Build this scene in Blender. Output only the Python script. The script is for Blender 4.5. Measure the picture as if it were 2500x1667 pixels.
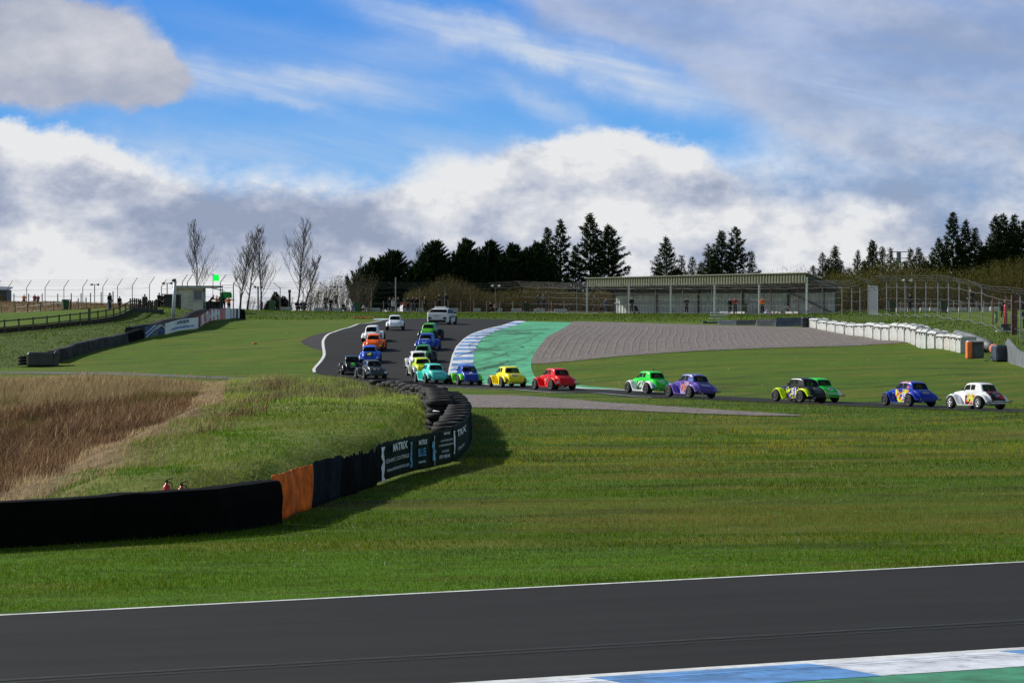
import bpy, bmesh, math, random
import numpy as np
from mathutils import Vector, Matrix, geometry
from mathutils.bvhtree import BVHTree
R_ = math.radians
rng = np.random.default_rng(7)
random.seed(7)
sc = bpy.context.scene
for o in list(bpy.data.objects): bpy.data.objects.remove(o)
col = sc.collection

# ------------------------------------------------------------------ camera
F = 7000.0            # focal length in photo pixels (2500 px wide)
HC = 4.5              # eye height above the infield
cam = bpy.data.cameras.new('camera'); camo = bpy.data.objects.new('camera', cam); col.objects.link(camo)
camo.location = (0, 0, HC); camo.rotation_euler = (R_(90), 0, 0)
cam.sensor_width = 36; cam.lens = F / 2500 * 36
cam.shift_y = -(833.5 - 760) / 2500
cam.clip_start = 0.5; cam.clip_end = 6000
sc.camera = camo
# ------------------------------------------------------------------ light
SUN_EL, SUN_AZ = 34.0, 151.0     # azimuth measured from +X towards +Y: the sun stands left and ahead
sd = Vector((math.cos(R_(SUN_AZ)) * math.cos(R_(SUN_EL)), math.sin(R_(SUN_AZ)) * math.cos(R_(SUN_EL)), math.sin(R_(SUN_EL))))
sun = bpy.data.lights.new('sun', 'SUN'); sun.energy = 5.0; sun.angle = R_(0.5); sun.color = (1.0, .955, .87)
suno = bpy.data.objects.new('sun', sun); col.objects.link(suno)
suno.rotation_euler = sd.to_track_quat('Z', 'Y').to_euler(); suno.location = sd * 100
sc.view_settings.view_transform = 'Standard'; sc.view_settings.look = 'None'
sc.view_settings.exposure = 0.16; sc.view_settings.gamma = 1.0

# ------------------------------------------------------------------ node helpers
class NT:
    def __init__(s, nt): s.nt = nt; s.n = nt.nodes; s.l = nt.links
    def new(s, t, **k):
        n = s.n.new(t)
        for a, b in k.items(): setattr(n, a, b)
        return n
    def put(s, sock, v):
        if v is None: return
        if isinstance(v, bpy.types.NodeSocket): s.l.new(v, sock)
        else:
            if sock.type == 'RGBA' and len(v) == 3: v = (*v, 1)
            sock.default_value = v
    def m(s, op, a, b=None, c=None, clamp=False):
        n = s.new('ShaderNodeMath', operation=op, use_clamp=clamp)
        s.put(n.inputs[0], a); s.put(n.inputs[1], b); s.put(n.inputs[2], c)
        return n.outputs[0]
    def mix(s, f, a, b, bl='MIX'):
        n = s.new('ShaderNodeMix', data_type='RGBA', blend_type=bl)
        s.put(n.inputs[0], f); s.put(n.inputs[6], a); s.put(n.inputs[7], b)
        return n.outputs[2]
    def ramp(s, f, st, interp='LINEAR'):
        n = s.new('ShaderNodeValToRGB'); cr = n.color_ramp; cr.interpolation = interp
        while len(cr.elements) < len(st): cr.elements.new(.5)
        for e, (p, c) in zip(cr.elements, st):
            e.position = p
            e.color = (c, c, c, 1) if not hasattr(c, '__len__') else (*c, 1)
        s.put(n.inputs[0], f); return n.outputs[0]
    def noise(s, vec, scale, detail=4, rough=.55, out=0, dist=0):
        n = s.new('ShaderNodeTexNoise'); s.put(n.inputs['Vector'], vec)
        n.inputs['Scale'].default_value = scale; n.inputs['Detail'].default_value = detail
        n.inputs['Roughness'].default_value = rough; n.inputs['Distortion'].default_value = dist
        return n.outputs[out]
    def mr(s, v, a, b, c=0., d=1., kind='SMOOTHSTEP'):
        n = s.new('ShaderNodeMapRange', interpolation_type=kind)
        s.put(n.inputs[0], v)
        for i, x in zip((1, 2, 3, 4), (a, b, c, d)): s.put(n.inputs[i], x)
        return n.outputs[0]
    def xyz(s, x, y, z):
        n = s.new('ShaderNodeCombineXYZ'); s.put(n.inputs[0], x); s.put(n.inputs[1], y); s.put(n.inputs[2], z)
        return n.outputs[0]
    def sep(s, v):
        n = s.new('ShaderNodeSeparateXYZ'); s.put(n.inputs[0], v); return n.outputs
    def vm(s, op, a, b):
        n = s.new('ShaderNodeVectorMath', operation=op); s.put(n.inputs[0], a)
        if op == 'SCALE': s.put(n.inputs[3], b)
        else: s.put(n.inputs[1], b)
        return n.outputs[0]

# ------------------------------------------------------------------ sky: physical sky with cloud banks on directions
w = bpy.data.worlds.new('World'); sc.world = w; w.use_nodes = True
T = NT(w.node_tree); T.n.clear()
out = T.new('ShaderNodeOutputWorld'); bg = T.new('ShaderNodeBackground'); bg.inputs[1].default_value = 0.085
T.l.new(bg.outputs[0], out.inputs[0])
sky = T.new('ShaderNodeTexSky', sky_type='NISHITA', sun_disc=False, sun_elevation=R_(SUN_EL), sun_rotation=R_(90 - SUN_AZ), air_density=1.0, dust_density=0.3, ozone_density=2.0)
tc = T.new('ShaderNodeTexCoord'); d = T.sep(tc.outputs['Generated'])
yy = T.m('MAXIMUM', d[1], .06)
k = F / 1000
X = T.m('MULTIPLY', T.m('DIVIDE', d[0], yy), k)                        # thousands of photo pixels right of centre
Y = T.m('SUBTRACT', .76, T.m('MULTIPLY', T.m('DIVIDE', d[2], yy), k))  # thousands of photo pixels down
P0 = T.xyz(X, Y, 0.)
wn = T.sep(T.vm('SUBTRACT', T.noise(P0, 3.2, 6, .62, out=1), (.5, .5, .5)))
X1 = T.m('ADD', X, T.m('MULTIPLY', wn[0], .20)); Y1 = T.m('ADD', Y, T.m('MULTIPLY', wn[1], .16))
def blob(cx, cy, rx, ry, ang=0., XX=None, YY=None):
    XX = XX or X1; YY = YY or Y1
    dx = T.m('SUBTRACT', XX, cx / 1000 - 1.25); dy = T.m('SUBTRACT', YY, cy / 1000)
    if ang:
        c, s_ = math.cos(R_(ang)), math.sin(R_(ang))
        dx, dy = T.m('ADD', T.m('MULTIPLY', dx, c), T.m('MULTIPLY', dy, s_)), T.m('SUBTRACT', T.m('MULTIPLY', dy, c), T.m('MULTIPLY', dx, s_))
    a = T.m('DIVIDE', dx, rx / 1000); b = T.m('DIVIDE', dy, ry / 1000)
    r2 = T.m('ADD', T.m('MULTIPLY', a, a), T.m('MULTIPLY', b, b))
    return T.m('EXPONENT', T.m('MULTIPLY', r2, -1.))
def summ(l):
    r = l[0]
    for q in l[1:]: r = T.m('ADD', r, q)
    return r
fb = T.noise(T.xyz(X, T.m('MULTIPLY', Y, 1.5), 3.1), 3.0, 8, .6)
fb2 = T.noise(T.xyz(X, T.m('MULTIPLY', Y, 1.7), 9.1), 2.1, 7, .58)
fb3 = T.noise(T.xyz(X, T.m('MULTIPLY', Y, 1.6), 5.1), 7.0, 6, .6)
wis = T.noise(T.xyz(T.m('ADD', T.m('MULTIPLY', X, .8), T.m('MULTIPLY', Y, -1.2)), T.m('ADD', T.m('MULTIPLY', Y, 5.), T.m('MULTIPLY', X, -.9)), 1.7), 1.7, 7, .6)
blue = T.mix(1.0, sky.outputs[0], (1.05, 1.05, 1.0), 'MULTIPLY')
vis = T.mr(Y, -2.0, -.6)                     # only the low sky ahead gets cloud detail
grad = T.mr(Y, 0., .5)
blue = T.mix(vis, blue, T.mix(grad, (.72, 3.1, 8.4), (1.6, 4.7, 9.2)))
# thin high cloud
hi = summ([T.m('MULTIPLY', blob(700, 205, 420, 40, 3), .9), T.m('MULTIPLY', blob(480, 195, 160, 60), .5), T.m('MULTIPLY', blob(720, 252, 90, 14, 10), .6),
           T.m('MULTIPLY', blob(1180, 90, 330, 38, 16), .95), T.m('MULTIPLY', blob(1560, 190, 300, 50, 14), .9), T.m('MULTIPLY', blob(1350, 265, 150, 28, 24), .6),
           T.m('MULTIPLY', blob(900, 350, 600, 60, 2), .55), T.m('MULTIPLY', blob(1000, 130, 150, 45), .35), T.m('MULTIPLY', blob(300, 350, 380, 26, 4), .45),
           T.m('MULTIPLY', blob(650, 90, 300, 60, 10), .2)])
hi = T.m('MULTIPLY', T.m('MULTIPLY', hi, T.mr(wis, .25, .7, .25, 1.25)), .92, clamp=True)
c1 = T.mix(hi, blue, (6.0, 6.9, 8.4))
# grey sheet on the upper right
gr = summ([T.m('MULTIPLY', blob(1850, 10, 620, 130, 6), 1.3), T.m('MULTIPLY', blob(2450, 150, 600, 330), 1.35), T.m('MULTIPLY', blob(2050, 230, 330, 110, 8), 1.0), T.m('MULTIPLY', blob(1500, 60, 250, 60, 10), .5)])
gr = T.mr(T.m('ADD', gr, T.m('MULTIPLY', T.m('SUBTRACT', fb, .5), 1.1)), .3, .95)
gcol = T.mix(T.mr(fb2, .35, .66), (3.3, 4.1, 5.9), (5.9, 6.3, 7.6))
gcol = T.mix(T.m('MULTIPLY', T.mr(wis, .45, .72), T.m('ADD', blob(1850, 190, 420, 60, 10), .15), clamp=True), gcol, (7.2, 7.6, 8.4))
c2 = T.mix(T.m('MULTIPLY', gr, T.mr(wis, .3, .7, .93, .62)), c1, gcol)
# cumulus bank over the horizon
x01 = T.m('DIVIDE', T.m('ADD', X1, 1.25), 2.5, clamp=True)
yt = T.ramp(x01, [(0, .318), (.07, .325), (.13, .375), (.2, .40), (.3, .43), (.38, .415), (.46, .35), (.54, .325), (.60, .30), (.66, .325), (.72, .37), (.80, .34), (1, .33)])
dep = T.m('SUBTRACT', Y1, yt)
soft = T.ramp(x01, [(0, .02), (.12, .03), (.2, .07), (.46, .07), (.54, .03), (.68, .03), (.76, .2), (1, .3)])
cv = T.m('DIVIDE', T.m('ADD', dep, T.m('MULTIPLY', T.m('SUBTRACT', fb3, .5), .13)), soft)
cv = T.mr(cv, -.6, 1.)
tl = T.mr(T.m('ADD', T.m('MULTIPLY', summ([blob(130, 120, 250, 140), T.m('MULTIPLY', blob(350, 215, 110, 60), .8), T.m('MULTIPLY', blob(30, 150, 240, 110), .6)]), 1.25), T.m('MULTIPLY', T.m('SUBTRACT', fb3, .5), .5)), .38, .78)
sh = summ([T.m('MULTIPLY', T.m('SUBTRACT', fb2, .5), 2.6), T.m('MULTIPLY', T.m('SUBTRACT', fb3, .5), 1.8),
           T.m('MULTIPLY', T.mr(dep, 0., .10, 1., 0.), .42),
           T.m('MULTIPLY', blob(1600, 385, 260, 60), .35), T.m('MULTIPLY', blob(1090, 480, 130, 110), .5), T.m('MULTIPLY', blob(90, 400, 160, 60), .25),
           T.m('MULTIPLY', blob(880, 550, 170, 90), -.55), T.m('MULTIPLY', blob(480, 520, 400, 60), -.08), T.m('MULTIPLY', blob(250, 560, 500, 50), -.10),
           T.m('MULTIPLY', blob(2190, 480, 80, 34, 10), -.75), T.m('MULTIPLY', blob(1500, 470, 330, 40), -.2), T.m('MULTIPLY', blob(1800, 560, 500, 110), .32),
           T.m('MULTIPLY', blob(960, 440, 60, 40), -.35), T.m('MULTIPLY', blob(780, 410, 420, 55), .55), T.m('MULTIPLY', blob(330, 395, 200, 30), .4), T.m('MULTIPLY', T.mr(Y, .60, .76), .45)])
sh = T.m('ADD', T.m('MULTIPLY', sh, 1.15), .50, clamp=True)
ccol = T.ramp(sh, [(0, (.32, .38, .52)), (.3, (.43, .48, .61)), (.55, (.57, .61, .71)), (.8, (.72, .74, .79)), (1, (.85, .86, .875))])
ccol = T.vm('SCALE', ccol, 10.)
ts = T.m('ADD', T.m('MULTIPLY', T.m('SUBTRACT', fb3, .5), 1.2), T.m('ADD', .52, T.m('MULTIPLY', blob(200, 110, 200, 90), .4)), clamp=True)
tcol = T.vm('SCALE', T.ramp(ts, [(0, (.32, .38, .54)), (.5, (.45, .48, .58)), (1, (.66, .67, .72))]), 10.)
c3 = T.mix(T.m('MULTIPLY', tl, .97), c2, tcol)
c3 = T.mix(cv, c3, ccol)
c3 = T.mix(T.m('MULTIPLY', T.mr(Y, -2.0, -.5), T.mr(d[1], .1, .5)), T.mix(1.0, sky.outputs[0], (1.35, 1.22, 1.05), 'MULTIPLY'), c3)
T.put(bg.inputs[0], c3)

# ------------------------------------------------------------------ object helpers
def tag(o, label=None, cat=None, group=None, kind=None):
    if label: o['label'] = label
    if cat: o['category'] = cat
    if group: o['group'] = group
    if kind: o['kind'] = kind
    return o
def empty(name, loc=(0, 0, 0), rz=0., label=None, cat=None, group=None, kind=None):
    o = bpy.data.objects.new(name, None); col.objects.link(o); o.location = loc; o.rotation_euler = (0, 0, rz)
    o.empty_display_size = .2
    return tag(o, label, cat, group, kind)
class MB:
    def __init__(s): s.v = []; s.f = []; s.mi = []; s.cur = 0
    def add(s, vs, fs):
        b = len(s.v); s.v += [tuple(p) for p in vs]
        for f in fs: s.f.append([b + i for i in f]); s.mi.append(s.cur)
        return s
    def box(s, c, d, rz=0., tilt=0., bev=0.):
        hx, hy, hz = d[0] / 2, d[1] / 2, d[2] / 2
        M = Matrix.Translation(c) @ Matrix.Rotation(rz, 4, 'Z') @ Matrix.Rotation(tilt, 4, 'Y')
        if bev <= 0:
            p = [M @ Vector((x * hx, y * hy, z * hz)) for z in (-1, 1) for x, y in ((-1, -1), (1, -1), (1, 1), (-1, 1))]
            s.add(p, [(3, 2, 1, 0), (4, 5, 6, 7), (0, 1, 5, 4), (1, 2, 6, 5), (2, 3, 7, 6), (3, 0, 4, 7)])
        else:
            b = bev; rings = []
            for z, i in ((-hz, b), (-hz + b, 0), (hz - b, 0), (hz, b)):
                ax, ay = hx - i, hy - i; cc = b if i == 0 else b * .4
                pts = [(-ax + cc, -ay), (ax - cc, -ay), (ax, -ay + cc), (ax, ay - cc), (ax - cc, ay), (-ax + cc, ay), (-ax, ay - cc), (-ax, -ay + cc)]
                rings.append([M @ Vector((x, y, z)) for x, y in pts])
            fs = []
            for r in range(3):
                for i in range(8): fs.append((r * 8 + i, r * 8 + (i + 1) % 8, (r + 1) * 8 + (i + 1) % 8, (r + 1) * 8 + i))
            fs += [tuple(range(7, -1, -1)), tuple(range(24, 32))]
            s.add([p for r in rings for p in r], fs)
        return s
    def bar(s, a, b, w=.05, h=None):
        a = Vector(a); b = Vector(b); h = h or w; t = (b - a).normalized()
        up = Vector((0, 0, 1)) if abs(t.z) < .95 else Vector((0, 1, 0))
        n = t.cross(up).normalized() * w / 2; u = n.cross(t).normalized() * h / 2
        p = [q + n * i + u * j for q in (a, b) for i, j in ((-1, -1), (1, -1), (1, 1), (-1, 1))]
        return s.add(p, [(0, 1, 2, 3), (7, 6, 5, 4), (0, 4, 5, 1), (1, 5, 6, 2), (2, 6, 7, 3), (3, 7, 4, 0)])
    def tube(s, pts, r, n=6, closed=False, cap=True):
        pts = [Vector(p) for p in pts]; m = len(pts); rr = r if hasattr(r, '__len__') else [r] * m
        vs = []
        for i, p in enumerate(pts):
            if closed: t = pts[(i + 1) % m] - pts[i - 1]
            else: t = pts[min(i + 1, m - 1)] - pts[max(i - 1, 0)]
            t.normalize(); up = Vector((0, 0, 1)) if abs(t.z) < .9 else Vector((0, 1, 0))
            a = t.cross(up).normalized(); b = a.cross(t)
            for j in range(n):
                q = 2 * math.pi * j / n; vs.append(p + (a * math.cos(q) + b * math.sin(q)) * rr[i])
        fs = []
        for i in range(m if closed else m - 1):
            k2 = (i + 1) % m
            for j in range(n): fs.append((i * n + j, i * n + (j + 1) % n, k2 * n + (j + 1) % n, k2 * n + j))
        if cap and not closed: fs += [tuple(range(n - 1, -1, -1)), tuple((m - 1) * n + j for j in range(n))]
        return s.add(vs, fs)
    def lathe(s, prof, n=16, c=(0, 0, 0), axis='Z', closed=False):
        vs = []
        for j in range(n):
            q = 2 * math.pi * j / n; cq, sq = math.cos(q), math.sin(q)
            for r, z in prof:
                if axis == 'Z': p = (r * cq, r * sq, z)
                elif axis == 'Y': p = (r * cq, z, r * sq)
                else: p = (z, r * cq, r * sq)
                vs.append((p[0] + c[0], p[1] + c[1], p[2] + c[2]))
        m = len(prof); fs = []
        for j in range(n):
            j2 = (j + 1) % n
            for i in range(m if closed else m - 1):
                i2 = (i + 1) % m; fs.append((j * m + i, j2 * m + i, j2 * m + i2, j * m + i2))
        return s.add(vs, fs)
    def grid(s, P, closed_u=False):
        n = len(P); m = len(P[0]); fs = []
        for i in range(n if closed_u else n - 1):
            for j in range(m - 1):
                a = i * m + j; b = ((i + 1) % n) * m + j; fs.append((a, b, b + 1, a + 1))
        return s.add([q for r in P for q in r], fs)
    def build(s, name, mat, parent=None, smooth=False, rel=True):
        me = bpy.data.meshes.new(name)
        v = s.v
        if parent is not None and rel:
            l = parent.location; v = [(p[0] - l[0], p[1] - l[1], p[2] - l[2]) for p in v]
        me.from_pydata(v, [], s.f)
        mats = mat if isinstance(mat, (list, tuple)) else [mat]
        for m_ in mats: me.materials.append(m_)
        me.polygons.foreach_set('material_index', s.mi)
        if smooth: me.polygons.foreach_set('use_smooth', [True] * len(s.f))
        me.validate(); me.update()
        bm = bmesh.new(); bm.from_mesh(me); bmesh.ops.recalc_face_normals(bm, faces=bm.faces); bm.to_mesh(me); bm.free()
        o = bpy.data.objects.new(name, me); col.objects.link(o)
        if parent is not None: o.parent = parent
        return o
def copy_tree(o, parent=None):
    c = o.copy(); col.objects.link(c); c.parent = parent
    for ch in o.children: copy_tree(ch, c)
    return c
def fastmesh(name, V, Fc, colors, mat, parent=None):
    """V (n,3) float, Fc (m,3) int triangles, colors (n,3)"""
    me = bpy.data.meshes.new(name); n = len(V); m = len(Fc)
    me.vertices.add(n); me.vertices.foreach_set('co', np.asarray(V, np.float32).ravel())
    me.loops.add(m * 3); me.loops.foreach_set('vertex_index', np.asarray(Fc, np.int32).ravel())
    me.polygons.add(m); me.polygons.foreach_set('loop_start', np.arange(0, m * 3, 3, dtype=np.int32))
    me.polygons.foreach_set('loop_total', np.full(m, 3, np.int32))
    if colors is not None:
        a = me.color_attributes.new('col', 'FLOAT_COLOR', 'POINT')
        cc = np.ones((n, 4), np.float32); cc[:, :3] = colors; a.data.foreach_set('color', cc.ravel())
    me.materials.append(mat); me.update(calc_edges=True); me.validate()
    o = bpy.data.objects.new(name, me); col.objects.link(o)
    if parent is not None: o.parent = parent
    return o

# ------------------------------------------------------------------ materials
MATS = {}
def mat(name, c, rough=.6, metal=0., var=.12, scale=3., bump=0., bscale=20., spec=.5, coat=0., dirt=0.):
    if name in MATS: return MATS[name]
    m = bpy.data.materials.new(name); m.use_nodes = True; t = NT(m.node_tree); b = t.n['Principled BSDF']
    tcn = t.new('ShaderNodeTexCoord'); ob = tcn.outputs['Object']
    n = t.noise(ob, scale, 5, .6)
    lo = tuple(x * (1 - var) for x in c); hi_ = tuple(min(1, x * (1 + var)) for x in c)
    cc = t.mix(t.mr(n, .3, .7), lo, hi_)
    if dirt:
        cc = t.mix(t.m('MULTIPLY', t.mr(t.noise(ob, scale * 2.3, 6, .7), .5, .75), dirt), cc, (.06, .055, .045))
    t.put(b.inputs['Base Color'], cc); b.inputs['Roughness'].default_value = rough
    b.inputs['Metallic'].default_value = metal; b.inputs['Specular IOR Level'].default_value = spec
    b.inputs['Coat Weight'].default_value = coat
    if bump:
        bp = t.new('ShaderNodeBump'); bp.inputs['Strength'].default_value = bump; bp.inputs['Distance'].default_value = .02
        t.put(bp.inputs['Height'], t.noise(ob, bscale, 4, .6)); t.l.new(bp.outputs[0], b.inputs['Normal'])
    MATS[name] = m; return m
def colmat(name, rough=.7, trans=.3, mult=1.):
    m = bpy.data.materials.new(name); m.use_nodes = True; t = NT(m.node_tree); t.n.clear()
    at = t.new('ShaderNodeAttribute', attribute_name='col')
    c = t.vm('SCALE', at.outputs['Color'], mult)
    df = t.new('ShaderNodeBsdfDiffuse'); tr = t.new('ShaderNodeBsdfTranslucent'); mx = t.new('ShaderNodeMixShader')
    t.put(df.inputs[0], c); t.put(tr.inputs[0], c); mx.inputs[0].default_value = trans
    o = t.new('ShaderNodeOutputMaterial'); t.l.new(df.outputs[0], mx.inputs[1]); t.l.new(tr.outputs[0], mx.inputs[2]); t.l.new(mx.outputs[0], o.inputs[0])
    return m

# ------------------------------------------------------------------ places: photo pixel + scale (pixels per metre) -> metres
def W(px, py, s): return Vector(((px - 1250) / s, F / s, HC - (py - 760) / s))
def G(px, py, z=0.):
    s = (py - 760) / (HC - z); return Vector(((px - 1250) / s, F / s, z))
def XY(px, s): return ((px - 1250) / s, F / s)
# ------------------------------------------------------------------ terrain heights
ctl = []
for px in (-700, -100, 600, 1250, 1900, 2500, 3100):
    for py in (1900, 1667, 1500, 1350, 1220, 1120):
        ctl.append(G(px, py))
for px in (1250, 1500, 1800, 2100, 2400, 2700): ctl.append(G(px, 1070)); 
C_ = """2700 1013 63;2700 1007 57;2490 1006 59;2490 1000 53.5;2385 1004 57;2385 997 51.8;2200 996 54.6;2200 989 49.5;1950 985.5 53;1950 979.5 48.2
1685 972 51;1685 966 46.5;1440 957.5 47.5;1440 950 43.5;1250 951 44.5;1250 941.5 40.5;1080 946 42.5;950 938 41;850 932.5 40;750 927 39.6
1135 939 40.5;1050 935 40.3;905 925.7 38.8;840 912.5 37.6;900 887 35.6;915 855 34;913 832.6 32.6;967 805.4 30.6;1075 792 28.2;1055 826 32.4;1037 880 35.6
765 905 37.2;787 860 34.2;809 813 31.2;891 790 28.5;947 781 26.8;1099 911 38;1108 869 35;1134 832 32.6;1200 801 29.8;1261 784 26.8
1300 888 36.6;1335 823 32;1397 787 26.9;1500 871 36;1700 857 35;2000 846 34.5;2200 838 33.5;1500 790 26.6;1700 795 27.2;1900 801 28;2050 806 28.8;2145 817 30.2;2205 831 31.8;2280 854 34;2390 876 37;2450 890 39;2500 905 41
1500 830 32;1800 830 32;1950 830 32;1600 925 42;1900 925 43;2200 925 44;2450 940 47;1450 905 39;1700 890 38.6;2000 880 38.4;2250 890 40;2400 905 42.5
1440 985 52;1440 1010 57;1440 1050 65;1950 1000 56;1950 1035 62.5;1685 985 54;1685 1010 58;2400 1035 62;2400 1060 67;1200 1000 54;1200 965 46.5;1140 1050 65;2700 1040 66
600 777 25.5;750 777 25.5;900 776 25.6;1050 777 25.8;1150 784 26.3;600 763 22.2;700 762.5 21.9;800 762 21.7;1000 763 21.6;1200 763.5 21.6;1400 764 21.6;1550 767 22.4;1700 769.5 23.4;1850 771 24.2;2000 769 24.6;2130 764 25;2250 767 26.5;2300 771 28;2370 781 30;2425 797 32;2500 814 34;2600 850 38
2100 790 27.5;2200 803 29.5;2300 822 32;2400 843 35
2370 762 28;2220 763 25;2460 785 31;1830 768 22.8;1500 765 20.6;800 760 20.8;1000 761 20.6;1200 761 20.6;1400 762 20.4;1960 766 23.2;2060 763 23.5
800 760 18;1300 760 18;1800 760 18;2300 757 20;2600 757 22;800 762 14;1600 762 14;2400 760 15;600 762 20;600 768 16;400 772 14
440 760.5 25;505 762.5 25.6;583 780 26.2;483 806 28.6;400 818 29.8;352 826 30.5;315 837 31;145 872 33.6;140 893 34.5;60 898 34.8;-60 900 35;-200 905 36
600 800 28.3;600 840 31.6;600 880 34.8;600 908 37.2;300 872 33.8;300 900 36.3;700 790 27.3;700 835 31.8;700 870 34.8;50 906 36;450 850 32.2;450 905 37
0 910 37.4;300 915 38;620 926 39.4;-200 908 37.4;450 920.5 38.7
0 806 30;100 795 29.4;200 785 28.8;290 772 28.2;340 763 27.2;400 757 26.4;0 790 28;100 783 27.6;200 772 27;268 747 28;300 757 26.6;160 761 24;330 752 26;390 748 25.5;-100 812 30.4;-100 800 29
0 772 22;100 770 22.3;0 739 20;80 739 20;150 739 20.3;250 741 22;350 746 23;400 750 23.5;-100 739 20;0 745 17;150 745 17;300 752 18;0 770 13;200 770 13;445 757 23.8
0 850 32;200 815 30.3;100 840 31.6;300 800 29.6;380 780 28.2;450 775 27.2;540 769 25.8;0 885 33.8;424 776 28.2;180 852 32.4"""
for ln in C_.replace('\n', ';').split(';'):
    if ln.strip():
        a = [float(q) for q in ln.split()]; ctl.append(W(*a))
def rbf_fit(P):
    P = np.array([tuple(p) for p in P]); A = P[:, :2]; n = len(A)
    D = np.sqrt(((A[:, None] - A[None]) ** 2).sum(-1))
    M = np.zeros((n + 3, n + 3)); M[:n, :n] = D + np.eye(n) * -.25
    M[:n, n] = 1; M[:n, n + 1:] = A; M[n, :n] = 1; M[n + 1:, :n] = A.T
    sol = np.linalg.solve(M, np.concatenate([P[:, 2], [0, 0, 0]]))
    return A, sol
def rbf_eval(fit, X, Y):
    A, sol = fit; n = len(A); o = np.zeros(X.shape)
    for i in range(n): o += sol[i] * np.sqrt((X - A[i, 0]) ** 2 + (Y - A[i, 1]) ** 2)
    return o + sol[n] + sol[n + 1] * X + sol[n + 2] * Y
def smooth(t): t = np.clip(t, 0, 1); return t * t * (3 - 2 * t)
gx = np.concatenate([[-3000, -1500, -700, -350, -180, -120], np.arange(-92, 96.1, 1.), [120, 180, 350, 700, 1500, 3000]])
gy = np.concatenate([[-3000, -1200, -500, -200, -80, -30, 0, 15, 24], np.arange(30, 450.1, 1.), [465, 500, 560, 700, 1000, 1600, 3500]])
GX, GY = np.meshgrid(gx, gy, indexing='ij')
fit = rbf_fit(ctl)
CXc = np.clip(GX, -90, 95); CYc = np.clip(GY, 28, 520)
GZ = rbf_eval(fit, CXc, CYc)
far = smooth((GY - 400) / 100); GZ = GZ * (1 - far) + 3.6 * far
sidew = smooth((np.abs(GX) - 90) / 120); GZ = GZ * (1 - sidew) + np.clip((GY - 120) / 60, 0, 3.6) * sidew
# smooth the creases a little
for _ in range(2):
    Z2 = GZ.copy(); Z2[7:-7, 10:-8] = (GZ[6:-8, 10:-8] + GZ[8:-6, 10:-8] + GZ[7:-7, 9:-9] + GZ[7:-7, 11:-7] + 2 * GZ[7:-7, 10:-8]) / 6; GZ = Z2

# tyre wall path (top centre seen in the photo at 1.05 m) and the raised bank / reed hollow behind it
TW = [(960, 941), (1008, 944), (1050, 950), (1088, 957), (1113, 968), (1122, 985), (1116, 1005), (1100, 1025), (1072, 1043), (1020, 1054), (960, 1064), (900, 1078), (850, 1092), (785, 1108), (715, 1126), (662, 1140), (612, 1156)]
TWp = []
for a, b in TW:
    s = (b - 760) / (HC - 1.05); TWp.append(Vector(XY(a, s)))
def resample(P, step):
    P = [Vector(p) for p in P]; o = [P[0]]; L = 0; need = step
    for a, b in zip(P[:-1], P[1:]):
        l = (b - a).length; t = 0
        while L + (l - t) >= need:
            t += need - L; o.append(a.lerp(b, t / l)); L = 0
        L += l - t
    return o
def catmull(P, n=8):
    P = [Vector(p) for p in P]; Q = [P[0] * 2 - P[1]] + P + [P[-1] * 2 - P[-2]]; o = []
    for i in range(1, len(Q) - 2):
        a, b, c, d_ = Q[i - 1:i + 3]
        for j in range(n):
            t = j / n; o.append(.5 * ((2 * b) + (c - a) * t + (2 * a - 5 * b + 4 * c - d_) * t * t + (3 * b - a - 3 * c + d_) * t ** 3))
    return o + [P[-1]]
TWc = catmull(TWp, 8)
def offset(P, d):
    o = []
    for i, p in enumerate(P):
        t = (P[min(i + 1, len(P) - 1)] - P[max(i - 1, 0)]).normalized(); o.append(p + Vector((-t.y, t.x)) * d)
    return o
# travelling from the far end to the near end, the open grass is on the left hand (+)
BWf = [G(690, 1279).xy, G(540, 1302).xy, G(300, 1321).xy, G(0, 1339).xy, G(-400, 1362).xy, G(-900, 1390).xy]   # black wall, front foot
BWc = offset(BWf, -.42)
inner = [tuple(p) for p in offset(TWc, -.95)] + [tuple(p + Vector((0, .45))) for p in BWc[1:]]
farside = [XY(-900, 38.4), XY(0, 38.6), XY(300, 38.9), XY(620, 40), XY(800, 40.8), XY(930, 41.8)]
BP = np.array(inner + farside)
def inside(poly, X, Y):
    r = np.zeros(X.shape, bool); n = len(poly)
    for i in range(n):
        x1, y1 = poly[i]; x2, y2 = poly[(i + 1) % n]
        if y1 == y2: continue
        c = ((y1 > Y) != (y2 > Y)) & (X < (x2 - x1) * (Y - y1) / (y2 - y1) + x1); r ^= c
    return r
def pdist(poly, X, Y, closed=True):
    r = np.full(X.shape, 1e9); n = len(poly)
    for i in range(n if closed else n - 1):
        a = np.array(poly[i]); b = np.array(poly[(i + 1) % n]); ab = b - a; L = (ab ** 2).sum() + 1e-9
        t = np.clip(((X - a[0]) * ab[0] + (Y - a[1]) * ab[1]) / L, 0, 1)
        r = np.minimum(r, np.hypot(X - a[0] - t * ab[0], Y - a[1] - t * ab[1]))
    return r
ic = []
for p in offset(TWc, -1.2)[::4]: ic.append((p.x, p.y, .84))
for p in BWc: ic.append((p.x, p.y + .7, .80))
def gi(px, py, z): v = G(px, py, z); ic.append(tuple(v))
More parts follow.
